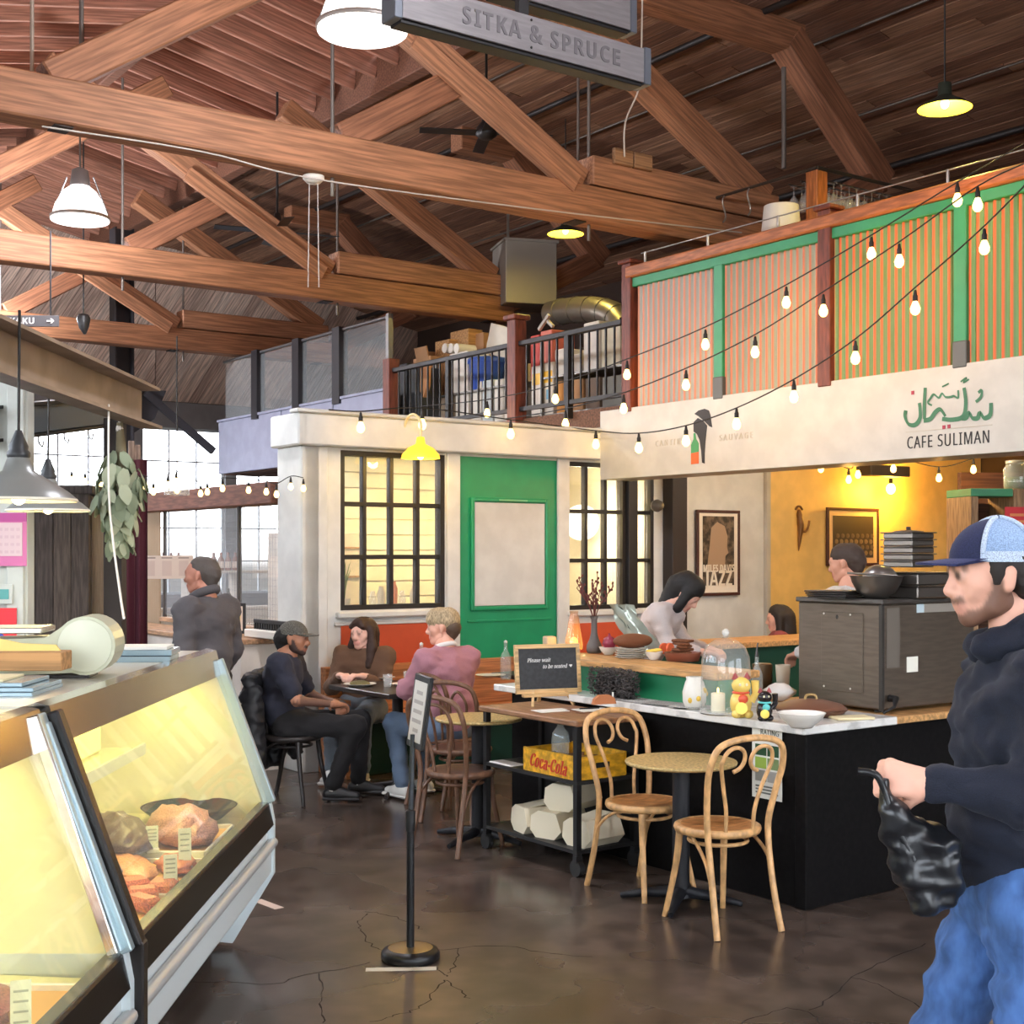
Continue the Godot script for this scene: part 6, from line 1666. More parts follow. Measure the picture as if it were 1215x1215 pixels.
# ---------------------------------------------------------------- left and far side of the hall
func far_side() -> void:
	# canopy beam of the butcher's stand
	var steel := tri(mt("canopy_steel", rgb(150, 132, 118), 0.5, 0.25), noise_tex("rusty", 0.01, 3, g1(0.88), g1(1.0)), Vector3(0.5, 0.5, 0.5))
	var o := thing("canopy_beam", "long grey steel channel beam over the butcher's case", "beam", Vector3.ZERO)
	part(o, "web", extrude_z([[-2.5, 2.57], [-2.485, 2.57], [-2.485, 2.81], [-2.5, 2.81]], -9.05, -2.0), steel)
	part(o, "top_flange", extrude_z([[-2.5, 2.8], [-2.36, 2.8], [-2.36, 2.82], [-2.5, 2.82]], -9.05, -2.0), steel)
	part(o, "bottom_flange", extrude_z([[-2.5, 2.55], [-2.36, 2.55], [-2.36, 2.57], [-2.5, 2.57]], -9.1, -2.0), steel)
	for z in [-8.9, -2.2]:
		part(o, "post", bx(Vector3(0.12, 2.6, 0.12), 0.005), mt("post_dark", rgb(44, 36, 33), 0.6), Vector3(-2.62, 1.3, z))
	var bk := mt("frame_black", rgb(28, 25, 25), 0.5)
	var c := thing("cross_beam", "black riveted cross beam with hooks behind the canopy", "beam", Vector3.ZERO)
	var a := at_d(-30, 505, 8.0)
	var b := at_d(125, 488, 9.4)
	part(c, "beam", MB.new().bar(a, b, 0.1, 0.17, 0.004), mt("beam_blue", rgb(84, 92, 98), 0.5, 0.3))
	part(c, "flange", MB.new().bar(a + Vector3(0, 0.1, 0), b + Vector3(0, 0.1, 0), 0.16, 0.02), bk)
	part(c, "flange", MB.new().bar(a - Vector3(0, 0.1, 0), b - Vector3(0, 0.1, 0), 0.16, 0.02), bk)
	for k in 4:
		var q := a.lerp(b, 0.25 + 0.2 * k) - Vector3(0, 0.1, 0)
		part(c, "hook", MB.new().tube(curve([q, q - Vector3(0, 0.05, 0), q + Vector3(0.03, -0.08, 0.02), q + Vector3(0.04, -0.04, 0.02)], 4), 0.006, 6), mt("steel_bright"))
	# white pillar with calendar and notices
	var wp := plaster("pillar_white", rgb(200, 204, 196), 0.5)
	var p := thing("white_pillar", "white painted pillar wall beside the dark wooden cabinet", "pillar", Vector3(-3.75, 0, -8.2))
	part(p, "panel", bx(Vector3(1.65, 2.75, 0.12), 0.006), wp, Vector3(0, 1.375, 0))
	part(p, "stile", bx(Vector3(0.1, 2.75, 0.03), 0.004), wp, Vector3(0.76, 1.375, 0.075))
	var cal := at_d(8, 640, 8.1)
	var cl := thing("wall_calendar", "pink wall calendar hanging on the white pillar", "calendar", cal)
	part(cl, "backing", bx(Vector3(0.24, 0.32, 0.006)), mt("calendar_pink", rgb(206, 116, 164), 0.7))
	part(cl, "sheet", bx(Vector3(0.19, 0.2, 0.004)), mt("calendar_pale", rgb(214, 190, 194), 0.7), Vector3(0, 0.0, 0.005))
	part(cl, "header", bx(Vector3(0.24, 0.05, 0.004)), mt("calendar_deep", rgb(186, 84, 148), 0.7), Vector3(0, 0.132, 0.005))
	for i in 5:
		for j in 4:
			part(cl, "print_square", bx(Vector3(0.02, 0.018, 0.001)), mt("calendar_ink", rgb(206, 178, 186), 0.7), Vector3(-0.07 + 0.035 * i, 0.06 - 0.045 * j, 0.0075))
	var nt := thing("framed_notice", "small white framed teal notice under the pink calendar", "notice", at_d(3, 705, 8.1))
	part(nt, "frame", bx(Vector3(0.12, 0.12, 0.01), 0.003), wp)
	part(nt, "print", bx(Vector3(0.08, 0.06, 0.004)), mt("teal", rgb(90, 160, 156), 0.6), Vector3(0, 0, 0.006))
	var rp := thing("red_poster", "red poster with a blue swirl on the white pillar", "poster", at_d(2, 755, 8.1))
	part(rp, "sheet", bx(Vector3(0.18, 0.34, 0.005)), mt("poster_red", rgb(226, 52, 62), 0.6))
	part(rp, "swirl", MB.new().lathe([Vector2(0.0, 0), Vector2(0.05, 0), Vector2(0.05, 0.003), Vector2(0, 0.003)], 20, Vector3(-0.03, -0.02, 0.003), Basis(Vector3.RIGHT, PI / 2)), mt("poster_blue", rgb(60, 70, 170), 0.6))
	# dark wooden cabinet
	var dw := thing("plank_cabinet", "tall dark grey-brown cabinet of vertical planks", "cabinet", at_d(83, 740, 9.4) * Vector3(1, 0, 1))
	for k in 4:
		part(dw, "plank", bx(Vector3(0.118, 2.12, 0.04), 0.004), wood("smoked_%d" % (k % 3), [rgb(104, 92, 88), rgb(94, 83, 80), rgb(112, 99, 93)][k % 3], 0.6, k * 2.0, Vector3(4.0, 0.4, 4.0)), Vector3(-0.19 + 0.121 * k, 1.06, 0.3))
	part(dw, "carcass", bx(Vector3(0.5, 2.1, 0.56)), wood("smoked_0"), Vector3(-0.01, 1.05, 0))
	part(dw, "top_board", bx(Vector3(0.54, 0.06, 0.66), 0.005), wood("smoked_1"), Vector3(-0.01, 2.14, 0))
	# burgundy curtain and timber jambs
	var rows := []
	for i in 2:
		var row := []
		for j in 41:
			var f := j / 40.0
			row.append(Vector3(f * 0.34, 0.15 + 2.3 * i, 0.025 * sin(f * TAU * 4.0) + 0.008 * sin(f * 31.0)))
		rows.append(row)
	var cm := cloth("burgundy", rgb(92, 30, 46), 0.85)
	solo("burgundy_curtain", "burgundy velvet curtain beside the plank cabinet", "curtain", MB.new().sheet(rows), cm, at_d(122, 740, 10.6) * Vector3(1, 0, 1), 0.2)
	for k in 2:
		solo("timber_jamb", ["pale timber jamb beside the burgundy curtain", "slim timber jamb beside the reeded panel"][k], "post", bx(Vector3(0.05, 2.6, 0.08), 0.004), wood("jamb", rgb(150, 124, 106), 0.6, 1.0, Vector3(4, 0.4, 4)), at_d([156, 163][k], 740, 10.7 + 0.4 * k) * Vector3(1, 0, 1) + Vector3(0, 1.3, 0), 0.3, "timber jambs")
	# dried artichoke bunch
	var ap := at_d(142, 520, 8.6)
	var ar := thing("dried_bunch", "bunch of dried grey-green artichoke leaves hanging from a white cord", "dried plant", ap)
	var leafm := [mt("dry_leaf_0", rgb(146, 156, 128), 0.8), mt("dry_leaf_1", rgb(128, 140, 114), 0.8), mt("dry_leaf_2", rgb(162, 168, 140), 0.8)]
	for k in 3:
		leafm[k].backlight_enabled = true
		leafm[k].backlight = rgb(60, 66, 48)
	var leaf := MB.new()
	rows = []
	for i in 7:
		var f := i / 6.0
		var w := 0.038 * sin(PI * (0.12 + 0.82 * f))
		rows.append([Vector3(-w, -f * 0.13, 0.012), Vector3(0, -f * 0.13, 0.02 * sin(f * PI)), Vector3(w, -f * 0.13, 0.012)])
	leaf.sheet(rows)
	var lmesh := leaf.mesh()
	for k in 150:
		var y := -0.08 - 0.58 * rng.randf()
		var prof := 0.15 * sin(clampf((-y + 0.0) / 0.5, 0.0, 1.0) * PI * 0.8) if y > -0.52 else 0.05
		var an := rng.randf() * TAU
		var b2 := Basis(Vector3.UP, an) * Basis(Vector3.RIGHT, rng.randf_range(-0.45, 0.25)) * Basis(Vector3.BACK, rng.randf_range(-0.5, 0.5))
		part(ar, "leaf", lmesh, leafm[rng.randi() % 3], Vector3(sin(an) * prof * rng.randf_range(0.5, 1.0), y, cos(an) * prof * rng.randf_range(0.5, 1.0)), b2.scaled(Vector3.ONE * rng.randf_range(0.75, 1.15)))
	part(ar, "stems", MB.new().tube([Vector3(0, 0.1, 0), Vector3(0.01, -0.1, 0), Vector3(0, -0.6, 0)], [0.02, 0.035, 0.01], 8), mt("stem_dry", rgb(120, 110, 84), 0.8))
	part(ar, "cord", MB.new().tube([Vector3(0, 0.05, 0), Vector3(0.005, 0.42, 0)], 0.01, 6), mt("cord_white", rgb(226, 220, 210), 0.7))
	part(ar, "knot", MB.new().ell(Vector3(0, 0.06, 0), Vector3(0.025, 0.035, 0.025), 10, 6), mt("cord_white"))
	solo("power_cord", "white cord hanging down to the scale from the dried bunch", "cord", MB.new().tube(curve([at_d(129, 480, 8.0), at_d(129, 580, 7.6), at_d(134, 640, 7.0), at_d(142, 700, 6.2), at_d(147, 733, 5.4)], 6), 0.006, 6), mt("cord_white"))
	# ---------------- bakery behind the glass screen
	var GU := 4.86
	var va := 9.95
	var vb := 12.45
	var gs := thing("glass_screen", "wired glass bakery screen under a brown timber beam", "screen", Vector3.ZERO, YAW)
	var frm := mt("screen_frame", rgb(70, 62, 58), 0.5)
	for k in 2:
		var x0: float = [va, 10.75][k]
		var x1: float = [10.75, vb][k]
		part(gs, "pane", gbox(GU - 0.003, GU + 0.003, x0 + 0.02, x1 - 0.02, 1.12, 2.1), glassy("screen_glass", rgb(226, 232, 236), 0.1))
		part(gs, "mullion", gbox(GU - 0.015, GU + 0.015, x1 - 0.015, x1 + 0.015, 1.1, 2.12), frm)
	var wm := MB.new()
	var q := va
	while q < vb:
		wm.box(L(GU, q, 1.6), Vector3(0.0015, 1.0, 0.0015))
		q += 0.05
	var y := 1.14
	while y < 2.1:
		wm.box(L(GU, (va + vb) / 2, y), Vector3(0.0015, 0.0015, vb - va))
		y += 0.05
	var wr := part(gs, "wires", wm, mt("wire_grey", rgb(120, 118, 122), 0.5, 0.4))
	wr.set_meta("kind", "stuff")
	part(gs, "sill", gbox(GU - 0.06, GU + 0.06, va, vb, 1.06, 1.1, 0.004), wood("bakery_oak", rgb(196, 150, 110), 0.5, 1.0, Vector3(3, 3, 0.4)))
	var tb := wood("bakery_beam", rgb(122, 76, 58), 0.7, 3.0, Vector3(3, 3, 0.4))
	part(gs, "beam", gbox(GU - 0.1, GU + 0.14, FV + 0.45, 15.5, 2.11, 2.29, 0.008), tb)
	# tan reeded panel with a menu board
	var rw := []
	for i in 2:
		var row := []
		for j in 81:
			row.append(L(GU - 0.02 - 0.022 * absf(sin(j * PI / 5.0)), vb + 0.05 + 0.55 * j / 80.0, 0.95 + 1.2 * i))
		rw.append(row)
	solo("reeded_panel", "tan reeded wall panel beside the bakery glass", "panel", MB.new().sheet(rw), mt("reed_tan", rgb(160, 136, 108), 0.6), Vector3.ZERO, YAW)
	var mn := thing("menu_board", "cream paper menu pinned across the bakery shelf", "menu", at_d(198, 673, 11.6), 0.3)
	part(mn, "sheet", bx(Vector3(0.44, 0.2, 0.006)), mt("paper_cream2", rgb(226, 206, 190), 0.7))
	for k in 3:
		part(mn, "print_line", bx(Vector3(0.09, 0.008, 0.002)), mt("menu_ink", rgb(120, 100, 92)), Vector3(-0.14 + 0.14 * k, 0.08, 0.004))
		part(mn, "print_block", bx(Vector3(0.08, 0.13, 0.001)), mt("menu_tint", rgb(214, 190, 176)), Vector3(-0.14 + 0.14 * k, -0.01, 0.0038))
	# bar counter of the bakery
	var ivory := plaster("bakery_ivory", rgb(226, 214, 200), 0.6)
	var oak := wood("bakery_oak")
	var bc := thing("bakery_counter", "ivory bakery counter with an oak top behind the white stools", "counter", Vector3.ZERO, YAW)
	part(bc, "body", gbox(4.42, 4.74, 9.75, 13.6, 0.0, 1.0), ivory)
	part(bc, "oak_top", gbox(4.34, 4.76, 9.7, 13.6, 1.0, 1.04, 0.005), oak)
	part(bc, "return_body", gbox(2.6, 4.3, 11.9, 12.3, 0.0, 1.02), ivory)
	part(bc, "return_top", gbox(2.55, 4.32, 11.82, 12.35, 1.02, 1.06, 0.005), oak)
	var rk := thing("black_rack", "black toothed rack lying on a white tray on the bakery counter", "rack", at_h(325, 757, 1.05), YAW - PI / 2)
	part(rk, "tray", bx(Vector3(0.66, 0.06, 0.2), 0.005), mt("detector_white", rgb(232, 226, 214), 0.5), Vector3(0, 0.03, 0))
	part(rk, "bar", bx(Vector3(0.6, 0.03, 0.03), 0.003), bk, Vector3(0, 0.125, 0.02))
	for k in 14:
		part(rk, "tooth", bx(Vector3(0.018, 0.06, 0.03)), bk, Vector3(-0.28 + 0.043 * k, 0.085, 0.02))
	var fp := thing("framed_card", "black framed card with a yellow drawing on the bakery counter", "picture", at_h(277, 752, 1.05), 0.12)
	part(fp, "frame", bx(Vector3(0.2, 0.25, 0.02), 0.003), bk, Vector3(0, 0.125, 0))
	part(fp, "print", bx(Vector3(0.15, 0.2, 0.004)), mt("paper_cream2"), Vector3(0, 0.125, 0.01))
	part(fp, "drawing", MB.new().prism(PackedVector2Array([Vector2(-0.02, -0.07), Vector2(0.05, -0.07), Vector2(0.06, 0.03), Vector2(0.03, -0.01), Vector2(0.02, 0.0)]), 0.002), mt("drawing_yellow", rgb(236, 206, 80), 0.6), Vector3(0, 0.125, 0.012))
	# shelf with bottles inside the bakery
	var sh := thing("bakery_shelf", "ivory bakery shelf unit behind the wired glass", "shelf", G(6.0, 14.0, 0), YAW)
	part(sh, "carcass", bx(Vector3(2.6, 1.08, 0.4), 0.005), ivory, Vector3(0.2, 0.54, 0))
	for yy in [1.1, 1.5]:
		part(sh, "board", bx(Vector3(1.7, 0.03, 0.3), 0.004), ivory, Vector3(0, yy, 0))
	for xx in [-0.84, -0.28, 0.28, 0.84]:
		part(sh, "upright", bx(Vector3(0.03, 0.62, 0.28)), ivory, Vector3(xx, 1.2, 0))
	var sb := MB.new().lathe([Vector2(0, 0), Vector2(0.035, 0), Vector2(0.035, 0.12), Vector2(0.015, 0.16), Vector2(0.015, 0.2), Vector2(0, 0.2)], 12).mesh()
	for k in 7:
		var bo := thing("syrup_bottle", "amber syrup bottle on the upper bakery shelf, %s in the row" % NTH[k], "bottle", G(5.45 + 0.085 * k + (0.32 if k > 2 else 0.0), 14.0, 1.515), 0.0, "syrup bottles in the bakery")
		part(bo, "glass", sb, mt("bottle_amber", rgb(150, 104, 84), 0.25))
		part(bo, "label", MB.new().lathe([Vector2(0.0355, 0.03), Vector2(0.0355, 0.1)], 12), mt("paper_cream2"))
	for k in 4:
		var bo := thing("wine_bottle", "dark bottle on the lower bakery shelf, %s in the row" % NTH[k], "bottle", G(5.9 + 0.1 * k, 14.0, 1.115), 0.0, "wine bottles in the bakery")
		part(bo, "glass", sb, mt("bottle_dark", rgb(70, 64, 60), 0.2))
		part(bo, "label", MB.new().lathe([Vector2(0.0355, 0.03), Vector2(0.0355, 0.1)], 12), mt("paper_cream2"))
	solo("cake_box", "tan cake box standing on the upper bakery shelf", "box", bx(Vector3(0.16, 0.1, 0.16), 0.005), wood("kraft", rgb(196, 146, 92), 0.8, 1.0), G(5.78, 14.0, 1.565), YAW)
	# two white stools
	var wm2 := mt("stool_white", rgb(226, 222, 212), 0.4)
	for k in 2:
		var st := thing("bar_stool", ["white metal bar stool beside the seated man", "white metal bar stool tucked at the bakery counter"][k], "stool", [at_h(318, 893, 0.0), at_h(288, 880, 0.0)][k], 0.45, "white metal stools")
		part(st, "seat", bx(Vector3(0.31, 0.03, 0.31), 0.012), wm2, Vector3(0, 0.745, 0))
		part(st, "apron", bx(Vector3(0.28, 0.05, 0.28), 0.006), wm2, Vector3(0, 0.71, 0))
		for sx in [-1, 1]:
			for sz in [-1, 1]:
				part(st, "leg", MB.new().bar(Vector3(sx * 0.13, 0.72, sz * 0.13), Vector3(sx * 0.2, 0.0, sz * 0.2), 0.035, 0.035, 0.006), wm2)
		for s in [-1, 1]:
			part(st, "stretcher", bx(Vector3(0.33, 0.02, 0.02)), wm2, Vector3(0, 0.3, s * 0.17))
			part(st, "stretcher", bx(Vector3(0.02, 0.02, 0.33)), wm2, Vector3(s * 0.17, 0.26, 0))
	# ---------------- pictures and hooks on the shop walls
	var WV := FV - 0.03
	var pp := at_v(852, 656, WV)
	var po := thing("jazz_poster", "framed brown-toned music poster with large white lettering", "poster", pp, YAW)
	var fr := mt("frame_mahogany", rgb(72, 40, 34), 0.4)
	var pw := 0.58
	var ph := 0.83
	for s in [-1, 1]:
		part(po, "frame", bx(Vector3(pw, 0.03, 0.03), 0.004), fr, Vector3(0, s * (ph / 2 - 0.015), 0))
		part(po, "frame", bx(Vector3(0.03, ph - 0.06, 0.03), 0.004), fr, Vector3(s * (pw / 2 - 0.015), 0, 0))
	part(po, "mat", bx(Vector3(pw - 0.05, ph - 0.05, 0.01)), mt("mat_cream", rgb(230, 220, 204), 0.6))
	part(po, "print", bx(Vector3(pw - 0.16, ph - 0.16, 0.004)), tri(mt("print_brown", rgb(112, 96, 80), 0.6), noise_tex("photo_grain", 0.02, 3, g1(0.5), g1(1.0), 256), Vector3(2, 2, 2)), Vector3(0, 0.02, 0.006))
	part(po, "figure", MB.new().prism(PackedVector2Array([Vector2(-0.16, -0.2), Vector2(0.08, -0.2), Vector2(0.09, -0.05), Vector2(0.13, -0.02), Vector2(0.11, 0.04), Vector2(0.12, 0.14), Vector2(0.08, 0.24), Vector2(-0.02, 0.28), Vector2(-0.1, 0.22), Vector2(-0.12, 0.05)]), 0.002), mt("figure_tone", rgb(168, 142, 118), 0.6), Vector3(0, 0.02, 0.008))
	var lw := mt("poster_white", rgb(226, 216, 198), 0.6)
	lettering(po, "lettering", "MILES DAVIS", 0.07, lw, Vector3(0, -0.15, 0.012), Basis.IDENTITY, "Droid Sans", true, 0.72)
	lettering(po, "lettering", "JAZZ", 0.15, lw, Vector3(0, -0.25, 0.012), Basis.IDENTITY, "Droid Sans", true, 0.85)
	var ph2 := at_v(1012, 637, WV - 0.02)
	var pc := thing("stadium_photo", "framed dark photograph of rows of people on the yellow wall", "picture", ph2, YAW)
	var w2 := 0.82
	var h2 := 0.61
	for s in [-1, 1]:
		part(pc, "frame", bx(Vector3(w2, 0.03, 0.03), 0.004), fr, Vector3(0, s * (h2 / 2 - 0.015), 0))
		part(pc, "frame", bx(Vector3(0.03, h2 - 0.06, 0.03), 0.004), fr, Vector3(s * (w2 / 2 - 0.015), 0, 0))
	part(pc, "mat", bx(Vector3(w2 - 0.05, h2 - 0.05, 0.01)), mt("mat_tan", rgb(222, 184, 128), 0.6))
	part(pc, "print", bx(Vector3(w2 - 0.18, h2 - 0.17, 0.004)), mt("print_dark", rgb(62, 50, 38), 0.6), Vector3(0, 0, 0.006))
	for r in 4:
		for i in 8:
			part(pc, "print_dot", MB.new().ell(Vector3(-0.27 + 0.078 * i + 0.02 * (r % 2), -0.17 + 0.06 * r, 0.009), Vector3(0.03, 0.026, 0.002), 8, 5), mt("print_tone_%d" % (r % 2), [rgb(120, 100, 74), rgb(98, 82, 62)][r % 2], 0.6))
	var hk := thing("wall_ornament", "brass lizard-shaped hook on the yellow wall", "ornament", at_v(948, 628, WV - 0.02), YAW)
	var br := mt("ornament_brass", rgb(120, 84, 48), 0.45, 0.5)
	part(hk, "body", MB.new().tube(curve([Vector3(0, 0.2, 0), Vector3(0.0, 0.12, 0.01), Vector3(0.01, 0.02, 0.015), Vector3(0, -0.1, 0.01), Vector3(-0.005, -0.22, 0.0)], 4), [0.012, 0.02, 0.026, 0.03, 0.028, 0.03, 0.034, 0.034, 0.032, 0.03, 0.026, 0.022, 0.02, 0.016, 0.012, 0.008, 0.004], 8), br)
	part(hk, "arm", MB.new().tube(curve([Vector3(0, -0.02, 0.01), Vector3(0.08, -0.02, 0.02), Vector3(0.12, 0.04, 0.02), Vector3(0.13, 0.09, 0.02)], 4), 0.012, 6), br)
	part(hk, "crest", MB.new().tube(curve([Vector3(-0.05, 0.2, 0), Vector3(-0.02, 0.23, 0), Vector3(0.02, 0.23, 0), Vector3(0.05, 0.2, 0)], 3), 0.012, 6), br)
	# camera-like speaker on the black post
	solo("wall_speaker", "small grey speaker clamped beside the black post", "speaker", MB.new().lathe([Vector2(0, -0.04), Vector2(0.05, -0.04), Vector2(0.06, 0.0), Vector2(0.04, 0.05), Vector2(0, 0.06)], 14, Vector3.ZERO, Basis(Vector3.RIGHT, PI / 2)), mt("speaker_grey", rgb(92, 88, 84), 0.5), at_v(780, 600, WV - 0.1), YAW)
	# shelf unit behind the man in the cap
	var su := thing("kitchen_shelf", "kitchen shelf unit with a green top rail beside the yellow wall", "shelf", at_d(1182, 700, 10.4) * Vector3(1, 0, 1), 0.15)
	var tanw := wood("cabinet_tan", rgb(178, 140, 100), 0.6, 2.0, Vector3(4, 0.4, 4))
	part(su, "green_rail", bx(Vector3(0.34, 0.06, 0.4), 0.005), plaster("green_trim"), Vector3(-0.14, 2.17, 0))
	part(su, "upright", bx(Vector3(0.06, 2.14, 0.4), 0.004), tanw, Vector3(-0.28, 1.07, 0))
	part(su, "carcass", bx(Vector3(0.75, 2.2, 0.4), 0.004), tanw, Vector3(0.41, 1.1, 0))
	part(su, "back", bx(Vector3(0.3, 2.1, 0.03)), wood("cabinet_dark", rgb(104, 68, 46), 0.7, 2.0), Vector3(-0.12, 1.05, -0.18))
	for k in 3:
		part(su, "board", bx(Vector3(0.28, 0.025, 0.36)), tanw, Vector3(-0.12, 1.0 + 0.4 * k, 0))
	var rs := thing("red_notice", "red notice stuck on the tan kitchen shelf unit", "notice", at_d(1207, 622, 10.15), 0.15)
	part(rs, "sheet", bx(Vector3(0.2, 0.26, 0.004)), mt("poster_red"))
	for k in 3:
		part(rs, "print_line", bx(Vector3(0.12, 0.02, 0.001)), mt("notice_orange", rgb(240, 150, 90), 0.6), Vector3(0, 0.07 - 0.05 * k, 0.003))
	var jr := thing("storage_jar", "large glass storage jar on the kitchen shelf unit", "jar", at_d(1205, 578, 10.4) * Vector3(1, 0, 1) + Vector3(0, 2.2, 0))
	part(jr, "glass", MB.new().lathe([Vector2(0, 0), Vector2(0.08, 0), Vector2(0.09, 0.03), Vector2(0.09, 0.16), Vector2(0.07, 0.19), Vector2(0.07, 0.2)], 18), glassy("jar_glass", rgb(220, 228, 220), 0.3, 0.05))
	part(jr, "contents", MB.new().lathe([Vector2(0, 0.005), Vector2(0.083, 0.005), Vector2(0.083, 0.09), Vector2(0, 0.1)], 18), mt("grain_green", rgb(110, 120, 84), 0.8))
	part(jr, "lid", MB.new().lathe([Vector2(0.075, 0.2), Vector2(0.075, 0.225), Vector2(0, 0.228)], 18), mt("platter_steel"))
	var bl := at_d(1145, 580, 11.6)
	solo("timber_partition", "brown timber partition behind the kitchen shelf unit", "partition", bx(Vector3(0.9, 2.4, 0.06), 0.004), wood("cabinet_dark"), Vector3(bl.x + 0.36, 1.2, bl.z), 0.2)
	# plants and jars inside the shop windows
	for k in 2:
		var pt := thing("window_plant", ["spiky green potted plant on the shop window sill", "leafy trailing plant in the narrow shop window"][k], "plant", [G(5.33, 9.75, 1.26), G(7.55, 9.75, 1.22)][k])
		part(pt, "pot", MB.new().lathe([Vector2(0, 0), Vector2(0.04, 0), Vector2(0.055, 0.08), Vector2(0.05, 0.08), Vector2(0, 0.07)], 14), mt("pot_cream", rgb(214, 204, 184), 0.5))
		var gm := mt("leaf_green_%d" % k, [rgb(104, 130, 66), rgb(130, 146, 70)][k], 0.6)
		for j in 14:
			var an := TAU * j / 14.0 + 0.2 * (j % 3)
			var d := Vector3(cos(an), 0, sin(an))
			var up: float = [0.3, 0.22][k] * rng.randf_range(0.7, 1.1)
			var out: float = [0.08, 0.13][k]
			var side: Vector3 = Vector3(-d.z, 0, d.x) * [0.011, 0.035][k]
			var r3 := []
			for i in 6:
				var f := i / 5.0
				var cpt := d * out * f * f + Vector3(0, 0.07 + up * (f - 0.25 * k * f * f * 2.0), 0)
				var ww := sin(PI * (0.25 + 0.75 * f)) if k == 0 else sin(PI * f)
				r3.append([cpt - side * ww, cpt + side * ww])
			part(pt, "leaf", MB.new().sheet(r3), gm)
	for k in 5:
		var gj := thing("sill_jar", "small jar on the shop window sill, %s from the spiky plant" % NTH[k], "jar", G(5.58 + 0.1 * k, 9.72 + 0.03 * (k % 2), 1.256), 0.0, "jars on the shop sill")
		part(gj, "glass", MB.new().lathe([Vector2(0, 0), Vector2(0.032, 0), Vector2(0.034, 0.08 + 0.04 * (k % 3)), Vector2(0.02, 0.12 + 0.04 * (k % 3)), Vector2(0.02, 0.14 + 0.04 * (k % 3))], 12), [glassy("tumbler_glass"), mt("jar_cream", rgb(230, 216, 180), 0.4), mt("jar_orange", rgb(220, 130, 80), 0.4)][k % 3])
	var fs := thing("interior_shelf", "white interior shelf seen through the shop window", "shelf", G(6.45, 11.7, 0), YAW)
	part(fs, "carcass", bx(Vector3(0.9, 1.9, 0.3), 0.005), plaster("bakery_ivory"), Vector3(-0.35, 0.95, 0))
	for k in 3:
		part(fs, "board", bx(Vector3(0.8, 0.02, 0.04)), oak, Vector3(-0.35, 1.2 + 0.28 * k, 0.16))
	var gp := at_d(210, 580, 10.6)
	var gp2 := thing("glass_pendant", "clear glass globe pendant in front of the far window", "lamp", gp)
	part(gp2, "lamp_globe", MB.new().lathe([Vector2(0.02, 0.1), Vector2(0.05, 0.08), Vector2(0.09, 0.0), Vector2(0.1, -0.05)], 20), glassy("globe_clear", rgb(220, 226, 226), 0.3, 0.05))
	part(gp2, "lamp_bulb", MB.new().ell(Vector3(0, -0.01, 0), Vector3(0.025, 0.03, 0.025), 10, 8), glow("string_bulb"))
	part(gp2, "stem", MB.new().tube([Vector3(0, 0.08, 0), Vector3(0, 1.2, 0)], 0.006, 6), mt("cord_dark"))
# ---------------------------------------------------------------- stored things on the mezzanine
func crate_at(called: String, label: String, cat: String, px0: float, px1: float, pyt: float, base: float, u: float, d: float, mat: Material, group := "") -> MeshInstance3D:
	# a box whose front lies in plane u, from pixel px0 to px1, top at pixel pyt, standing at height base
	var a := at_u(px0, pyt, u)
	var b := at_u(px1, pyt, u)
	var w := absf(gv(a) - gv(b))
	var vm := (gv(a) + gv(b)) / 2
	var h := maxf((a.y + b.y) / 2 - base, 0.05)
	return solo(called, label, cat, bx(Vector3(d, h, w - 0.01), 0.006), mat, G(u + d / 2, vm, base + h / 2), YAW, group)

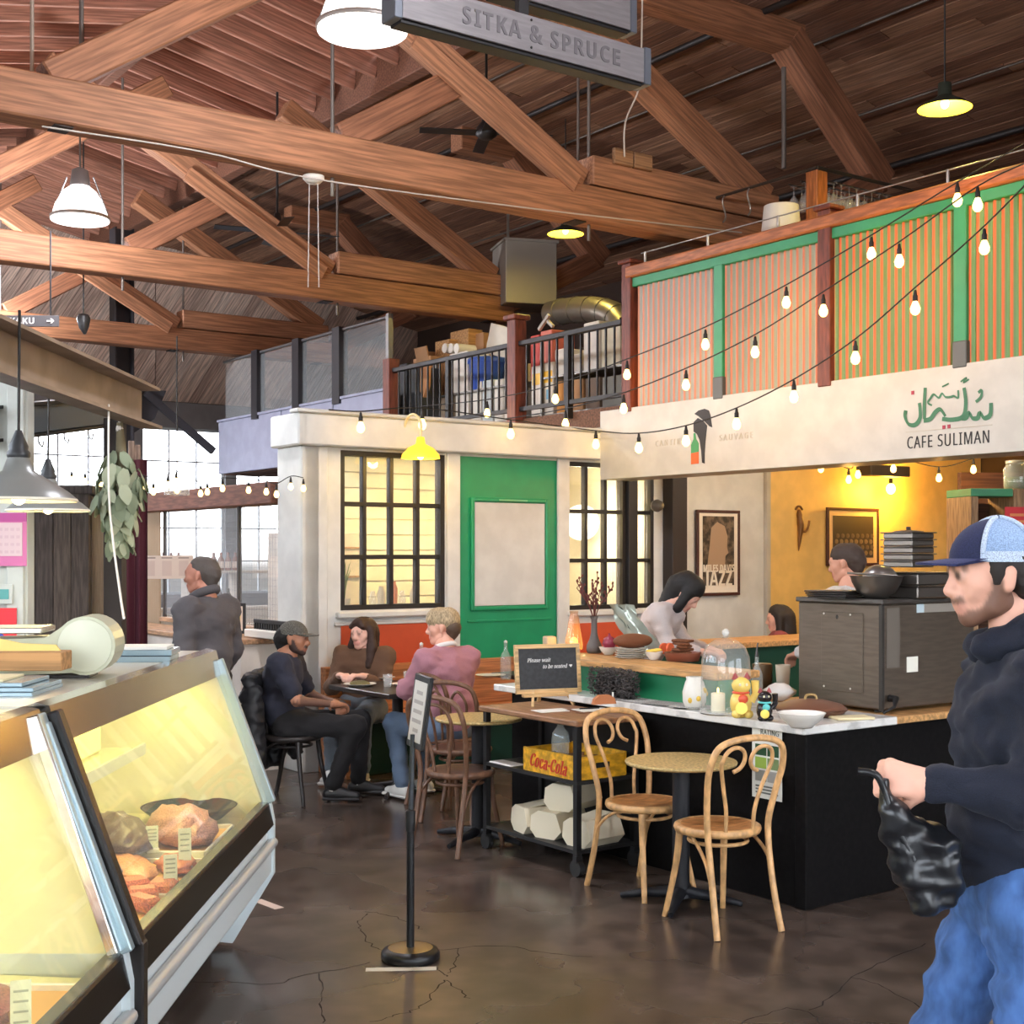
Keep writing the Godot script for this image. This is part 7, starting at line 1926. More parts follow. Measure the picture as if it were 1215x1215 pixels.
func mezz_things() -> void:
	var steel := mt("rack_steel", rgb(120, 116, 110), 0.4, 0.6)
	var kraft := wood("kraft", rgb(196, 146, 92), 0.8, 1.0)
	var card := plaster("cardboard", rgb(176, 132, 92), 0.85)
	var wht := plaster("box_white", rgb(222, 214, 200), 0.7)
	var FLO := 3.03
	# two wire racks
	for k in 2:
		var v0: float = [9.45, 11.3][k]
		var v1: float = [11.0, 13.0][k]
		var o := thing("storage_rack", ["steel storage rack behind the railing by the corrugated panels", "steel storage rack behind the railing by the glass balustrade"][k], "rack", Vector3.ZERO, YAW, "storage racks on the mezzanine")
		for v in [v0, v1]:
			for u in [8.3, 8.85]:
				part(o, "upright", gbox(u - 0.015, u + 0.015, v - 0.015, v + 0.015, FLO, 3.86), steel)
		for y in [3.12, 3.5]:
			part(o, "shelf", gbox(8.3, 8.85, v0, v1, y - 0.02, y), steel)
	# on the rack by the glass balustrade
	crate_at("waste_bin", "dark grey waste bin at the corner of the glass balustrade", "bin", 470, 483, 432, FLO, 8.05, 0.3, mt("bin_dark", rgb(56, 58, 60), 0.6), "dark bins")
	crate_at("waste_bin", "second dark waste bin standing against the railing", "bin", 485, 497, 436, FLO, 8.05, 0.3, mt("bin_dark"), "dark bins")
	var ob := crate_at("open_carton", "open cardboard carton with raised flaps on the rack", "box", 490, 511, 424, 3.5, 8.32, 0.4, card)
	part(ob, "flap", bx(Vector3(0.02, 0.16, 0.26), 0.002), card, Vector3(-0.21, 0.28, 0.02), Basis(Vector3.BACK, 0.25))
	part(ob, "flap", bx(Vector3(0.3, 0.15, 0.015), 0.002), card, Vector3(0.0, 0.27, -0.14), Basis(Vector3.RIGHT, 0.3))
	var pbag := MB.new().prism(PackedVector2Array([Vector2(-0.14, 0.36), Vector2(0.12, 0.34), Vector2(0.1, 0.1), Vector2(0.03, -0.02), Vector2(-0.12, 0.14)]), 0.05)
	solo("kraft_paper", "torn kraft paper hanging over the rack shelf", "paper", pbag, mt("kraft_paper", rgb(196, 140, 96), 0.8), at_u(505, 470, 8.12), YAW - PI / 2)
	crate_at("kraft_bag", "brown paper bag on the rack behind the open carton", "bag", 516, 533, 404, 3.5, 8.5, 0.25, kraft, "brown paper bags")
	crate_at("kraft_bag", "tall brown paper bag leaning under the truss", "bag", 534, 556, 392, 3.5, 8.62, 0.2, kraft, "brown paper bags")
	crate_at("carton", "flat brown carton lying at the back of the rack", "box", 556, 574, 396, 3.5, 8.72, 0.12, card)
	crate_at("white_carton", "low white carton between the bags and the blue tub", "box", 533, 555, 418, 3.5, 8.32, 0.3, wht)
	for k in 3:
		solo("paper_roll", "white paper roll on the low white carton, %s from the paper bags" % NTH[k], "roll", MB.new().tube([Vector3(-0.12, 0, 0), Vector3(0.12, 0, 0)], 0.055, 14), wht, at_u(538 + 7 * k, 413, 8.42) - Vector3(0, 0.012, 0), YAW, "paper rolls")
	# blue tub
	var bl := mt("tub_blue", rgb(52, 84, 170), 0.4)
	var bc := at_u(578, 434, 8.5)
	var tub := thing("blue_tub", "blue plastic tub on the rack behind the railing", "tub", Vector3(bc.x, 3.5, bc.z), YAW)
	part(tub, "shell", MB.new().lathe([Vector2(0, 0), Vector2(0.16, 0), Vector2(0.2, 0.3), Vector2(0.22, 0.3), Vector2(0.22, 0.33), Vector2(0.19, 0.33), Vector2(0.15, 0.02), Vector2(0, 0.02)], 24), bl)
	part(tub, "lid", MB.new().lathe([Vector2(0.225, 0.33), Vector2(0.21, 0.36), Vector2(0.08, 0.38), Vector2(0, 0.38)], 24), bl)
	solo("white_board", "white board leaning behind the blue tub", "board", bx(Vector3(0.36, 0.34, 0.03), 0.004), wht, at_u(592, 401, 8.7) + Vector3(0, -0.03, 0), YAW - PI / 2 + 0.1).rotation.z = -0.3
	for k in 6:
		crate_at("white_pail", ["white pail under the blue tub", "white pail beside the rack upright", "white pail next to the black stanchion", "white carton on the lowest rack shelf", "pale carton behind the paper bag", "white carton against the brown railing post"][k], "pail" if k < 3 else "box", [558, 572, 586, 540, 522, 598][k], [571, 585, 597, 556, 538, 608][k], [453, 451, 450, 466, 470, 430][k], 3.12, 8.35, 0.3, [wht, plaster("pail_grey", rgb(190, 196, 194), 0.5), wht, wht, plaster("pail_tan", rgb(170, 150, 126), 0.7), wht][k], "pails and cartons on the lowest shelf")
	# on the rack by the corrugated panels
	crate_at("red_carton", "red carton on the rack behind the railing post", "box", 629, 640, 398, 3.5, 8.34, 0.3, mt("carton_red", rgb(196, 70, 58), 0.6), "red cartons")
	crate_at("red_carton", "red and white carton beside the plain red one", "box", 641, 655, 392, 3.5, 8.36, 0.3, mt("carton_pink", rgb(206, 112, 92), 0.6), "red cartons")
	var y1 := crate_at("yellow_pail", "white pail with a yellow band below the red cartons", "pail", 630, 643, 434, 3.12, 8.32, 0.3, wht, "yellow banded pails")
	part(y1, "band", bx(Vector3(0.306, 0.12, 0.14), 0.004), mt("band_yellow", rgb(236, 186, 44), 0.5), Vector3(0, 0.12, 0))
	var y2 := crate_at("yellow_pail", "white pail with a yellow band and blue print", "pail", 644, 657, 430, 3.12, 8.32, 0.3, wht, "yellow banded pails")
	part(y2, "band", bx(Vector3(0.306, 0.12, 0.14), 0.004), mt("band_yellow"), Vector3(0, 0.12, 0))
	part(y2, "print", bx(Vector3(0.305, 0.1, 0.06)), mt("print_blue", rgb(110, 160, 190), 0.6), Vector3(-0.001, -0.06, 0))
	for k in 4:
		crate_at("white_carton", ["white carton in the middle of the rack", "white carton beside the tall white sleeves", "tall white sleeve of cups on the rack", "cream carton at the corrugated end of the rack"][k], "box", [658, 672, 692, 713][k], [671, 690, 711, 736][k], [414, 420, 382, 386][k], 3.5, 8.36, 0.32, [wht, plaster("box_grey", rgb(196, 190, 180), 0.7), wht, plaster("box_cream", rgb(214, 204, 176), 0.7)][k], "white cartons on the rack")
	for k in 4:
		crate_at("brown_carton", ["orange-brown carton on the lowest shelf by the pails", "brown carton on the lowest shelf of the rack", "dark carton on the lowest shelf of the rack", "grey carton at the corrugated end of the lowest shelf"][k], "box", [660, 676, 694, 714][k], [675, 692, 712, 738][k], [452, 450, 448, 446][k], 3.12, 8.34, 0.34, [plaster("box_orange", rgb(206, 142, 70), 0.8), card, plaster("box_dark", rgb(112, 92, 76), 0.8), plaster("box_steel", rgb(124, 120, 110), 0.6)][k], "brown cartons on the lowest shelf")
	var st := thing("folding_tool", "grey angled tool lying on the red cartons", "tool", at_u(648, 386, 8.4) - Vector3(0, 0.03, 0), YAW - PI / 2)
	part(st, "arm", MB.new().bar(Vector3(-0.12, 0.0, 0), Vector3(0.05, 0.13, 0), 0.03, 0.035), mt("tool_grey", rgb(170, 160, 146), 0.5))
	part(st, "arm", MB.new().bar(Vector3(0.03, 0.07, 0), Vector3(0.12, 0.0, 0), 0.03, 0.03), mt("tool_grey"))
	# ducts under the roof
	var duct := mt("duct_metal", rgb(132, 126, 116), 0.35, 0.7)
	var dp := []
	for q in [[655, 372, 15.0], [680, 368, 14.6], [705, 368, 14.2], [728, 374, 13.9], [742, 388, 13.7]]:
		dp.append(at_d(q[0], q[1], q[2]))
	var dc := thing("round_duct", "round ribbed metal duct above the storage rack", "duct", Vector3.ZERO)
	part(dc, "tube", MB.new().tube(curve(dp, 6), 0.14, 18), duct)
	for k in 5:
		var cpts: Array = curve(dp, 6)
		var i := 3 + 4 * k
		part(dc, "band", MB.new().tube([cpts[i], cpts[i].lerp(cpts[i + 1], 0.3)], 0.147, 18), duct)
	var bd := thing("square_duct", "square sheet metal duct hanging below the planked roof", "duct", at_d(622, 328, 16.0), YAW - 0.35)
	part(bd, "duct", bx(Vector3(0.62, 0.75, 0.6), 0.006), mt("duct_grey", rgb(150, 144, 134), 0.5, 0.4))
	part(bd, "flange", bx(Vector3(0.66, 0.03, 0.64)), mt("duct_grey"), Vector3(0, 0.36, 0))
	part(bd, "strap", MB.new().bar(Vector3(-0.2, 0.37, 0), Vector3(-0.2, 1.2, 0), 0.03, 0.01), duct)
	# bar on the mezzanine: table lamp, glass rack, chairs
	var lp := at_u(927, 287, 8.15)
	var l := thing("table_lamp", "table lamp with a white drum shade on the mezzanine rail", "lamp", Vector3(lp.x, 4.22, lp.z))
	part(l, "lamp_shade", MB.new().lathe([Vector2(0.165, 0.04), Vector2(0.14, 0.3), Vector2(0.134, 0.3), Vector2(0.158, 0.045)], 30), mt("shade_white", rgb(228, 220, 206), 0.8))
	part(l, "stem", MB.new().tube([Vector3(0, -0.17, 0), Vector3(0, 0.2, 0)], 0.012, 8), mt("rod_grey"))
	part(l, "base", MB.new().lathe([Vector2(0.0, -0.19), Vector2(0.07, -0.19), Vector2(0.06, -0.17), Vector2(0.012, -0.16)], 20), mt("rod_grey"))
	solo("bar_shelf", "narrow dark bar shelf behind the mezzanine balustrade", "shelf", gbox(7.95, 8.35, 3.6, 8.9, 3.98, 4.03, 0.004), wood("bar_shelf", rgb(92, 62, 44), 0.6, 1.0), Vector3.ZERO, YAW)
	solo("bar_shelf_support", "dark timber cabinet under the mezzanine bar shelf", "cabinet", gbox(8.1, 8.3, 3.6, 8.9, 3.03, 3.98), wood("bar_shelf"), Vector3.ZERO, YAW)
	var gr := thing("glass_rack", "timber and pipe rack for hanging wine glasses", "rack", Vector3.ZERO, YAW)
	var rv := 7.43
	var ora := wood("rack_wood", rgb(190, 112, 60), 0.5, 3.0, Vector3(4, 0.4, 4))
	part(gr, "post", gbox(8.33, 8.46, rv - 0.06, rv + 0.06, 3.03, 4.8, 0.006), ora)
	part(gr, "post", gbox(9.55, 9.67, rv - 0.06, rv + 0.06, 3.03, 4.8, 0.006), ora)
	var pipe := mt("pipe_steel", rgb(84, 76, 68), 0.4, 0.6)
	part(gr, "pipe", MB.new().tube([L(8.4, rv, 4.84), L(9.61, rv, 4.84)], 0.016, 10), pipe)
	part(gr, "pipe", MB.new().tube([L(8.4, rv, 4.84), L(8.4, rv + 1.9, 4.84)], 0.013, 10), pipe)
	for k in 3:
		part(gr, "hanger_rail", MB.new().tube([L(8.46, rv + 0.1 + 0.13 * k, 4.79), L(9.55, rv + 0.1 + 0.13 * k, 4.79)], 0.008, 6), pipe)
		part(gr, "hook", MB.new().tube(curve([L(8.4, rv + 0.75 + 0.3 * k, 4.84), L(8.37, rv + 0.75 + 0.3 * k, 4.78), L(8.42, rv + 0.76 + 0.3 * k, 4.66), L(8.38, rv + 0.75 + 0.3 * k, 4.6)], 4), 0.007, 6), mt("steel_bright"))
	var wg := MB.new().lathe([Vector2(0.034, 0.0), Vector2(0.032, -0.004), Vector2(0.004, -0.008), Vector2(0.0035, -0.075), Vector2(0.01, -0.085), Vector2(0.034, -0.12), Vector2(0.038, -0.15), Vector2(0.03, -0.2)], 12).mesh()
	var gm := glassy("wine_glass", rgb(250, 248, 240), 0.22, 0.03)
	for r in 3:
		for k in 11:
			var o := thing("wine_glass", "wine glass hanging upside down, %s from the thick post on the %s rail" % [NTH[k], ["front", "middle", "back"][r]], "glass", G(8.52 + 0.097 * k, rv + 0.1 + 0.13 * r, 4.782), 0.0, "wine glasses hanging in the rack")
			part(o, "glass", wg, gm)
	for k in 8:
		var o := thing("bar_glass", "small stemmed glass on the bar shelf, %s from the table lamp" % NTH[k], "glass", G(8.1 + 0.07 * (k % 2), 7.75 + 0.085 * k, 4.03), 0.0, "glasses standing on the bar shelf")
		part(o, "glass", MB.new().lathe([Vector2(0, 0), Vector2(0.03, 0.0), Vector2(0.004, 0.008), Vector2(0.004, 0.07), Vector2(0.03, 0.1), Vector2(0.034, 0.14), Vector2(0.028, 0.19)], 12), gm)
	var gx := at_u(811, 310, 8.15)
	solo("green_box", "dark green upright box on the mezzanine bar shelf", "box", bx(Vector3(0.2, 0.26, 0.17), 0.006), plaster("box_green", rgb(24, 104, 66), 0.5), Vector3(gx.x, 4.16, gx.z), YAW)
	for k in 2:
		var cp := at_u(818 - 34 * k, 300, 8.75)
		var c := thing("bar_chair", ["black curved bar chair beside the green box", "black curved bar chair behind the first mezzanine chair"][k], "chair", Vector3(cp.x, 3.03, cp.z), YAW + 0.4 * k, "black chairs on the mezzanine")
		var rows := []
		for i in 7:
			var row := []
			for j in 13:
				var a := lerpf(-1.3, 1.3, j / 12.0)
				row.append(Vector3(0.24 * sin(a), 0.75 + 0.55 * i / 6.0 * (1.0 - 0.25 * absf(a) / 1.3), -0.2 * cos(a)))
			rows.append(row)
		part(c, "backrest", MB.new().sheet(rows), mt("chair_black", rgb(40, 38, 38), 0.5))
		part(c, "seat", MB.new().lathe([Vector2(0, 0.72), Vector2(0.2, 0.72), Vector2(0.22, 0.75), Vector2(0.2, 0.78), Vector2(0, 0.78)], 20), mt("chair_black"))
		for s in 4:
			var a2 := PI / 4 + s * PI / 2
			part(c, "leg", MB.new().tube([Vector3(0.14 * cos(a2), 0.73, 0.14 * sin(a2)), Vector3(0.22 * cos(a2), 0, 0.22 * sin(a2))], 0.013, 8), mt("rod_grey"))
	# thin roof hangers that show against the planks
	for q in [[930, 80, 200], [686, 84, 214]]:
		var a := at_d(q[0], q[1], 12.0)
		var b := at_d(q[0], q[2], 12.0)
		solo("roof_hanger", ["grey strut hanging from the roof behind the white lamp shade", "thin rod hanging to the front truss joint"][0 if q[0] > 800 else 1], "rod", MB.new().tube([a, b], 0.022 if q[0] > 800 else 0.012, 8), mt("rod_grey"))
# ---------------------------------------------------------------- people
# prims: [a, b, ra, rb, colour]; the field is a smooth union of tapered capsules, meshed as surface nets
func blob(mb: MB, prims: Array, cell: float, s: float, fold := 0.0, fold_f := 9.0, soft := 0) -> void:
	var lo := Vector3.ONE * 1e9
	var hi := -lo
	var mg := s * 4.0 + cell * 2.0
	for p in prims:
		var r := maxf(p[2], p[3]) + mg
		lo = lo.min(p[0] - Vector3.ONE * r).min(p[1] - Vector3.ONE * r)
		hi = hi.max(p[0] + Vector3.ONE * r).max(p[1] + Vector3.ONE * r)
	var nx := int((hi.x - lo.x) / cell) + 2
	var ny := int((hi.y - lo.y) / cell) + 2
	var nz := int((hi.z - lo.z) / cell) + 2
	var S := PackedFloat32Array()
	S.resize(nx * ny * nz)
	var W := PackedFloat32Array()
	W.resize(nx * ny * nz)
	var C := PackedByteArray()
	C.resize(nx * ny * nz)
	var is_ := 1.0 / s
	for pi in prims.size():
		var p: Array = prims[pi]
		var a: Vector3 = p[0]
		var b: Vector3 = p[1]
		var ra: float = p[2]
		var dr: float = p[3] - ra
		var ab := b - a
		var l2 := maxf(ab.length_squared(), 1e-9)
		var r := maxf(p[2], p[3]) + s * 4.0
		var mn := (a.min(b) - Vector3.ONE * r - lo) / cell
		var mx := (a.max(b) + Vector3.ONE * r - lo) / cell
		var lim := s * 4.0
		for iz in range(maxi(int(mn.z), 0), mini(int(mx.z) + 2, nz)):
			for iy in range(maxi(int(mn.y), 0), mini(int(mx.y) + 2, ny)):
				var row := (iz * ny + iy) * nx
				for ix in range(maxi(int(mn.x), 0), mini(int(mx.x) + 2, nx)):
					var q := lo + Vector3(ix, iy, iz) * cell - a
					var t := clampf(q.dot(ab) / l2, 0.0, 1.0)
					var d := (q - ab * t).length() - ra - dr * t
					if d < lim:
						var w := exp(minf(-d * is_, 20.0))
						S[row + ix] += w
						if w > W[row + ix]:
							W[row + ix] = w
							C[row + ix] = pi
	# vertices
	var id := PackedInt32Array()
	id.resize(nx * ny * nz)
	id.fill(-1)
	var base := mb.v.size()
	var sy := nx
	var sz := nx * ny
	var off := [0, 1, sy, sy + 1, sz, sz + 1, sz + sy, sz + sy + 1]
	var edges := [[0, 1], [2, 3], [4, 5], [6, 7], [0, 2], [1, 3], [4, 6], [5, 7], [0, 4], [1, 5], [2, 6], [3, 7]]
	var fn := FastNoiseLite.new()
	fn.seed = 5
	fn.frequency = fold_f
	fn.fractal_octaves = 2
	var cells := PackedInt32Array()
	for iz in nz - 1:
		for iy in ny - 1:
			var row := (iz * ny + iy) * nx
			for ix in nx - 1:
				var i := row + ix
				var n_in := 0
				if S[i] > 1.0: n_in += 1
				if S[i + 1] > 1.0: n_in += 1
				if S[i + sy] > 1.0: n_in += 1
				if S[i + sy + 1] > 1.0: n_in += 1
				if S[i + sz] > 1.0: n_in += 1
				if S[i + sz + 1] > 1.0: n_in += 1
				if S[i + sz + sy] > 1.0: n_in += 1
				if S[i + sz + sy + 1] > 1.0: n_in += 1
				if n_in == 0 or n_in == 8:
					continue
				var f := PackedFloat32Array()
				f.resize(8)
				for k in 8:
					f[k] = -s * log(maxf(S[i + off[k]], 0.002))
				var acc := Vector3.ZERO
				var cnt := 0
				for e in edges:
					var fa := f[e[0]]
					var fb := f[e[1]]
					if (fa < 0.0) != (fb < 0.0):
						var t := fa / (fa - fb)
						var pa := Vector3(e[0] & 1, (e[0] >> 1) & 1, e[0] >> 2)
						var pb := Vector3(e[1] & 1, (e[1] >> 1) & 1, e[1] >> 2)
						acc += pa.lerp(pb, t)
						cnt += 1
				acc /= cnt
				var nn := Vector3(f[1] + f[3] + f[5] + f[7] - f[0] - f[2] - f[4] - f[6], f[2] + f[3] + f[6] + f[7] - f[0] - f[1] - f[4] - f[5], f[4] + f[5] + f[6] + f[7] - f[0] - f[1] - f[2] - f[3]).normalized()
				var pos := lo + (Vector3(ix, iy, iz) + acc) * cell
				if fold > 0.0:
					pos += nn * fold * fn.get_noise_3d(pos.x, pos.y * 1.7, pos.z)
				mb.v.append(pos)
				mb.n.append(Vector3.ZERO)
				mb.t.append(Vector2.ZERO)
				var bi := i
				var bw := -1.0
				for k in 8:
					if W[i + off[k]] > bw:
						bw = W[i + off[k]]
						bi = i + off[k]
				mb.c.append(prims[C[bi]][4])
				id[i] = mb.v.size() - 1
				cells.append(i)
	# faces
	var q0 := mb.ix.size()
	for i in cells:
		var a_in := S[i] > 1.0
		var px := i % nx
		var py := (i / nx) % ny
		var pz := i / sz
		if py > 0 and pz > 0 and a_in != (S[i + 1] > 1.0):
			_quad(mb, id[i], id[i - sy], id[i - sy - sz], id[i - sz], a_in)
		if px > 0 and pz > 0 and a_in != (S[i + sy] > 1.0):
			_quad(mb, id[i], id[i - sz], id[i - sz - 1], id[i - 1], a_in)
		if px > 0 and py > 0 and a_in != (S[i + sz] > 1.0):
			_quad(mb, id[i], id[i - 1], id[i - 1 - sy], id[i - sy], a_in)
	for i in range(base, mb.v.size()):
		mb.n[i] = mb.n[i].normalized() if mb.n[i].length() > 1e-12 else Vector3.UP
	# soften the borders between colours
	for pass_ in soft:
		var sum := {}
		for k in range(q0, mb.ix.size(), 3):
			for e in [[0, 1], [1, 2], [2, 0]]:
				var i0 := mb.ix[k + e[0]]
				var i1 := mb.ix[k + e[1]]
				var c0: Array = sum.get(i0, [Color(0, 0, 0, 0), 0])
				c0[0] += mb.c[i1]; c0[1] += 1
				sum[i0] = c0
		for i in sum:
			mb.c[i] = mb.c[i].lerp(sum[i][0] / sum[i][1], 0.5)

func _quad(mb: MB, a: int, b: int, c: int, d: int, fl: bool) -> void:
	if a < 0 or b < 0 or c < 0 or d < 0:
		return
	var n1 := (mb.v[c] - mb.v[a]).cross(mb.v[d] - mb.v[b])
	if fl:
		mb.ix.append_array(PackedInt32Array([a, c, b, a, d, c]))
	else:
		mb.ix.append_array(PackedInt32Array([a, b, c, a, c, d]))
		n1 = -n1
	mb.n[a] += n1; mb.n[b] += n1; mb.n[c] += n1; mb.n[d] += n1

func lin(r: int, g: int, b: int) -> Color:
	return rgb(r, g, b).srgb_to_linear()

func head_prims(xf: Transform3D, skin: Color, lips: Color, beard := Color.TRANSPARENT, k := 1.0, ft := 0.5) -> Array:
	lips = skin.lerp(lips, 0.4 + 0.4 * ft)
	var o := []
	var add := func(a: Vector3, b: Vector3, ra: float, rb: float, c: Color) -> void:
		o.append([xf * (a * k), xf * (b * k), ra * k, rb * k, c])
	var bd := beard if beard.a > 0.0 else skin
	add.call(Vector3(0, 0.034, -0.03), Vector3(0, 0.034, 0.016), 0.074, 0.072, skin)
	add.call(Vector3(0, 0.0, 0.03), Vector3(0, -0.05, 0.04), 0.056, 0.042, skin)
	add.call(Vector3(0.036, -0.06, 0.0), Vector3(0.012, -0.092, 0.062), 0.026, 0.018, bd)
	add.call(Vector3(-0.036, -0.06, 0.0), Vector3(-0.012, -0.092, 0.062), 0.026, 0.018, bd)
	add.call(Vector3(0, -0.088, 0.064), Vector3(0, -0.094, 0.07), 0.018, 0.016, bd)
	add.call(Vector3(0.04, -0.016, 0.052), Vector3(0.034, -0.03, 0.056), 0.026, 0.024, skin)
	add.call(Vector3(-0.04, -0.016, 0.052), Vector3(-0.034, -0.03, 0.056), 0.026, 0.024, skin)
	add.call(Vector3(0, 0.012, 0.088), Vector3(0, -0.026, 0.107), 0.008, 0.012, skin)
	add.call(Vector3(0.012, -0.031, 0.094), Vector3(-0.012, -0.031, 0.094), 0.008, 0.008, skin)
	add.call(Vector3(0.032, 0.03, 0.076), Vector3(-0.032, 0.03, 0.076), 0.012, 0.012, skin)
	add.call(Vector3(0.016, -0.061, 0.083), Vector3(-0.016, -0.061, 0.083), 0.0075, 0.0075, lips)
	add.call(Vector3(0.013, -0.07, 0.081), Vector3(-0.013, -0.07, 0.081), 0.007, 0.007, lips)
	if beard.a > 0.0:
		add.call(Vector3(0.018, -0.049, 0.088), Vector3(-0.018, -0.049, 0.088), 0.006, 0.006, beard)
		add.call(Vector3(0.06, -0.02, 0.0), Vector3(0.045, -0.07, 0.02), 0.018, 0.018, beard)
		add.call(Vector3(-0.06, -0.02, 0.0), Vector3(-0.045, -0.07, 0.02), 0.018, 0.018, beard)
	for s in [-1.0, 1.0]:
		add.call(Vector3(s * 0.076, 0.008, -0.012), Vector3(s * 0.079, -0.026, -0.006), 0.014, 0.009, skin)
		add.call(Vector3(s * 0.031, 0.008, 0.075), Vector3(s * 0.031, 0.008, 0.075), 0.0105, 0.0105, skin.lerp(lin(206, 196, 190), 0.2 * ft))
		add.call(Vector3(s * 0.031, 0.008, 0.081), Vector3(s * 0.031, 0.008, 0.081), 0.006, 0.006, skin.lerp(lin(40, 28, 24), 0.9 * ft + 0.1))
		add.call(Vector3(s * 0.018, 0.027, 0.086), Vector3(s * 0.044, 0.028, 0.077), 0.005, 0.004, skin.lerp(lin(60, 44, 36), 0.75 * ft))
	return o

func hand_prims(xf: Transform3D, curl: float, side: float, skin: Color, k := 1.0) -> Array:
	# wrist at the origin, fingers along +y, palm faces +z, thumb on side*x
	var o := []
	var add := func(a: Vector3, b: Vector3, ra: float, rb: float) -> void:
		o.append([xf * (a * k), xf * (b * k), ra * k, rb * k, skin])
	add.call(Vector3(0, -0.02, 0), Vector3(0, 0.02, 0), 0.024, 0.024)
	for f in 4:
		var x := side * (0.03 - 0.0205 * f)
		add.call(Vector3(x * 0.6, 0.015, 0), Vector3(x, 0.085, -0.002), 0.015, 0.0115)
		var ln: float = [0.08, 0.09, 0.083, 0.066][f]
		var p := Vector3(x, 0.09, 0.0)
		var ang := 0.0
		for g in 3:
			ang += curl * [0.9, 1.15, 0.7][g]
			var q: Vector3 = p + Vector3(0, cos(ang), sin(ang)) * ln * [0.45, 0.32, 0.23][g]
			add.call(p, q, [0.0098, 0.0092, 0.0085][g], [0.0092, 0.0085, 0.0075][g])
			p = q
	var tb := Vector3(side * 0.026, 0.02, 0.008)
	var t1 := tb + Vector3(side * 0.026, 0.03, 0.012 + 0.012 * curl)
	var t2 := t1 + Vector3(side * (0.012 - 0.02 * curl), 0.03, 0.006 + 0.018 * curl)
	add.call(tb, t1, 0.0145, 0.0115)
	add.call(t1, t2, 0.011, 0.0085)
	return o

func aim(from: Vector3, to: Vector3, palm: Vector3) -> Transform3D:
	# basis for a hand at 'from' pointing to 'to'
	var y := (to - from).normalized()
	var z := (palm - y * palm.dot(y)).normalized()
	return Transform3D(Basis(y.cross(z), y, z), from)

func hair_mesh(xf: Transform3D, prims: Array, cell: float, c: Color, s := 0.012, fold := 0.004) -> MB:
	var m := MB.new()
	var q := []
	for p in prims:
		q.append([xf * p[0], xf * p[1], p[2], p[3], c])
	blob(m, q, cell, s, fold, 26.0)
	return m

func cap_parts(o: Node3D, xf: Transform3D, crown: Material, brim: Material) -> Node3D:
	var c := part(o, "cap", MB.new(), crown) if false else null
	var m := MB.new()
	var rows := []
	for i in 9:
		var f := PI / 2 * i / 8.0
		var row := []
		for j in 28:
			var a := TAU * j / 28
			row.append(xf * Vector3(0.088 * cos(f) * sin(a), 0.03 + 0.095 * sin(f), -0.008 + 0.106 * cos(f) * cos(a)))
		rows.append(row)
	m.sheet(rows, true)
	c = part(o, "cap", m, crown)
	var b := MB.new()
	var r0 := []
	var r1 := []
	for j in 13:
		var a := lerpf(-1.15, 1.15, j / 12.0)
		r0.append(xf * Vector3(0.09 * sin(a), 0.034, -0.008 + 0.104 * cos(a)))
		r1.append(xf * Vector3(0.086 * sin(a) , 0.018 + 0.006 * cos(a), 0.06 + 0.118 * cos(a)))
	b.sheet([r0, r1])
	var r2 := []
	var r3 := []
	for j in 13:
		r2.append(r0[j] - Vector3(0, 0.005, 0))
		r3.append(r1[j] - Vector3(0, 0.005, 0))
	b.sheet([r3, r2])
	b.sheet([r1, r3])
	part(c, "visor", b, brim)
	return c

func shoe(o: Node3D, ankle: Vector3, toe: Vector3, mat: Material, sole: Material) -> void:
	var d := (toe - ankle) * Vector3(1, 0, 1)
	var x := d.normalized()
	var m := MB.new()
	var g := ankle.y - 0.075
	var h := Vector3(ankle.x, g, ankle.z)
	blob(m, [[h + Vector3(0, 0.04, 0) - x * 0.04, h + Vector3(0, 0.045, 0) + x * 0.06, 0.038, 0.038, Color.WHITE], [h + Vector3(0, 0.04, 0) + x * 0.05, h + Vector3(0, 0.03, 0) + x * 0.16, 0.04, 0.03, Color.WHITE], [h + Vector3(0, 0.05, 0), h + Vector3(0, 0.09, 0), 0.035, 0.036, Color.WHITE]], 0.012, 0.01)
	var p := part(o, "shoe", m, mat)
	part(p, "sole", bx(Vector3(0.27, 0.022, 0.085), 0.01), sole, h + x * 0.06 + Vector3(0, 0.011, 0), Basis(x, Vector3.UP, x.cross(Vector3.UP)))

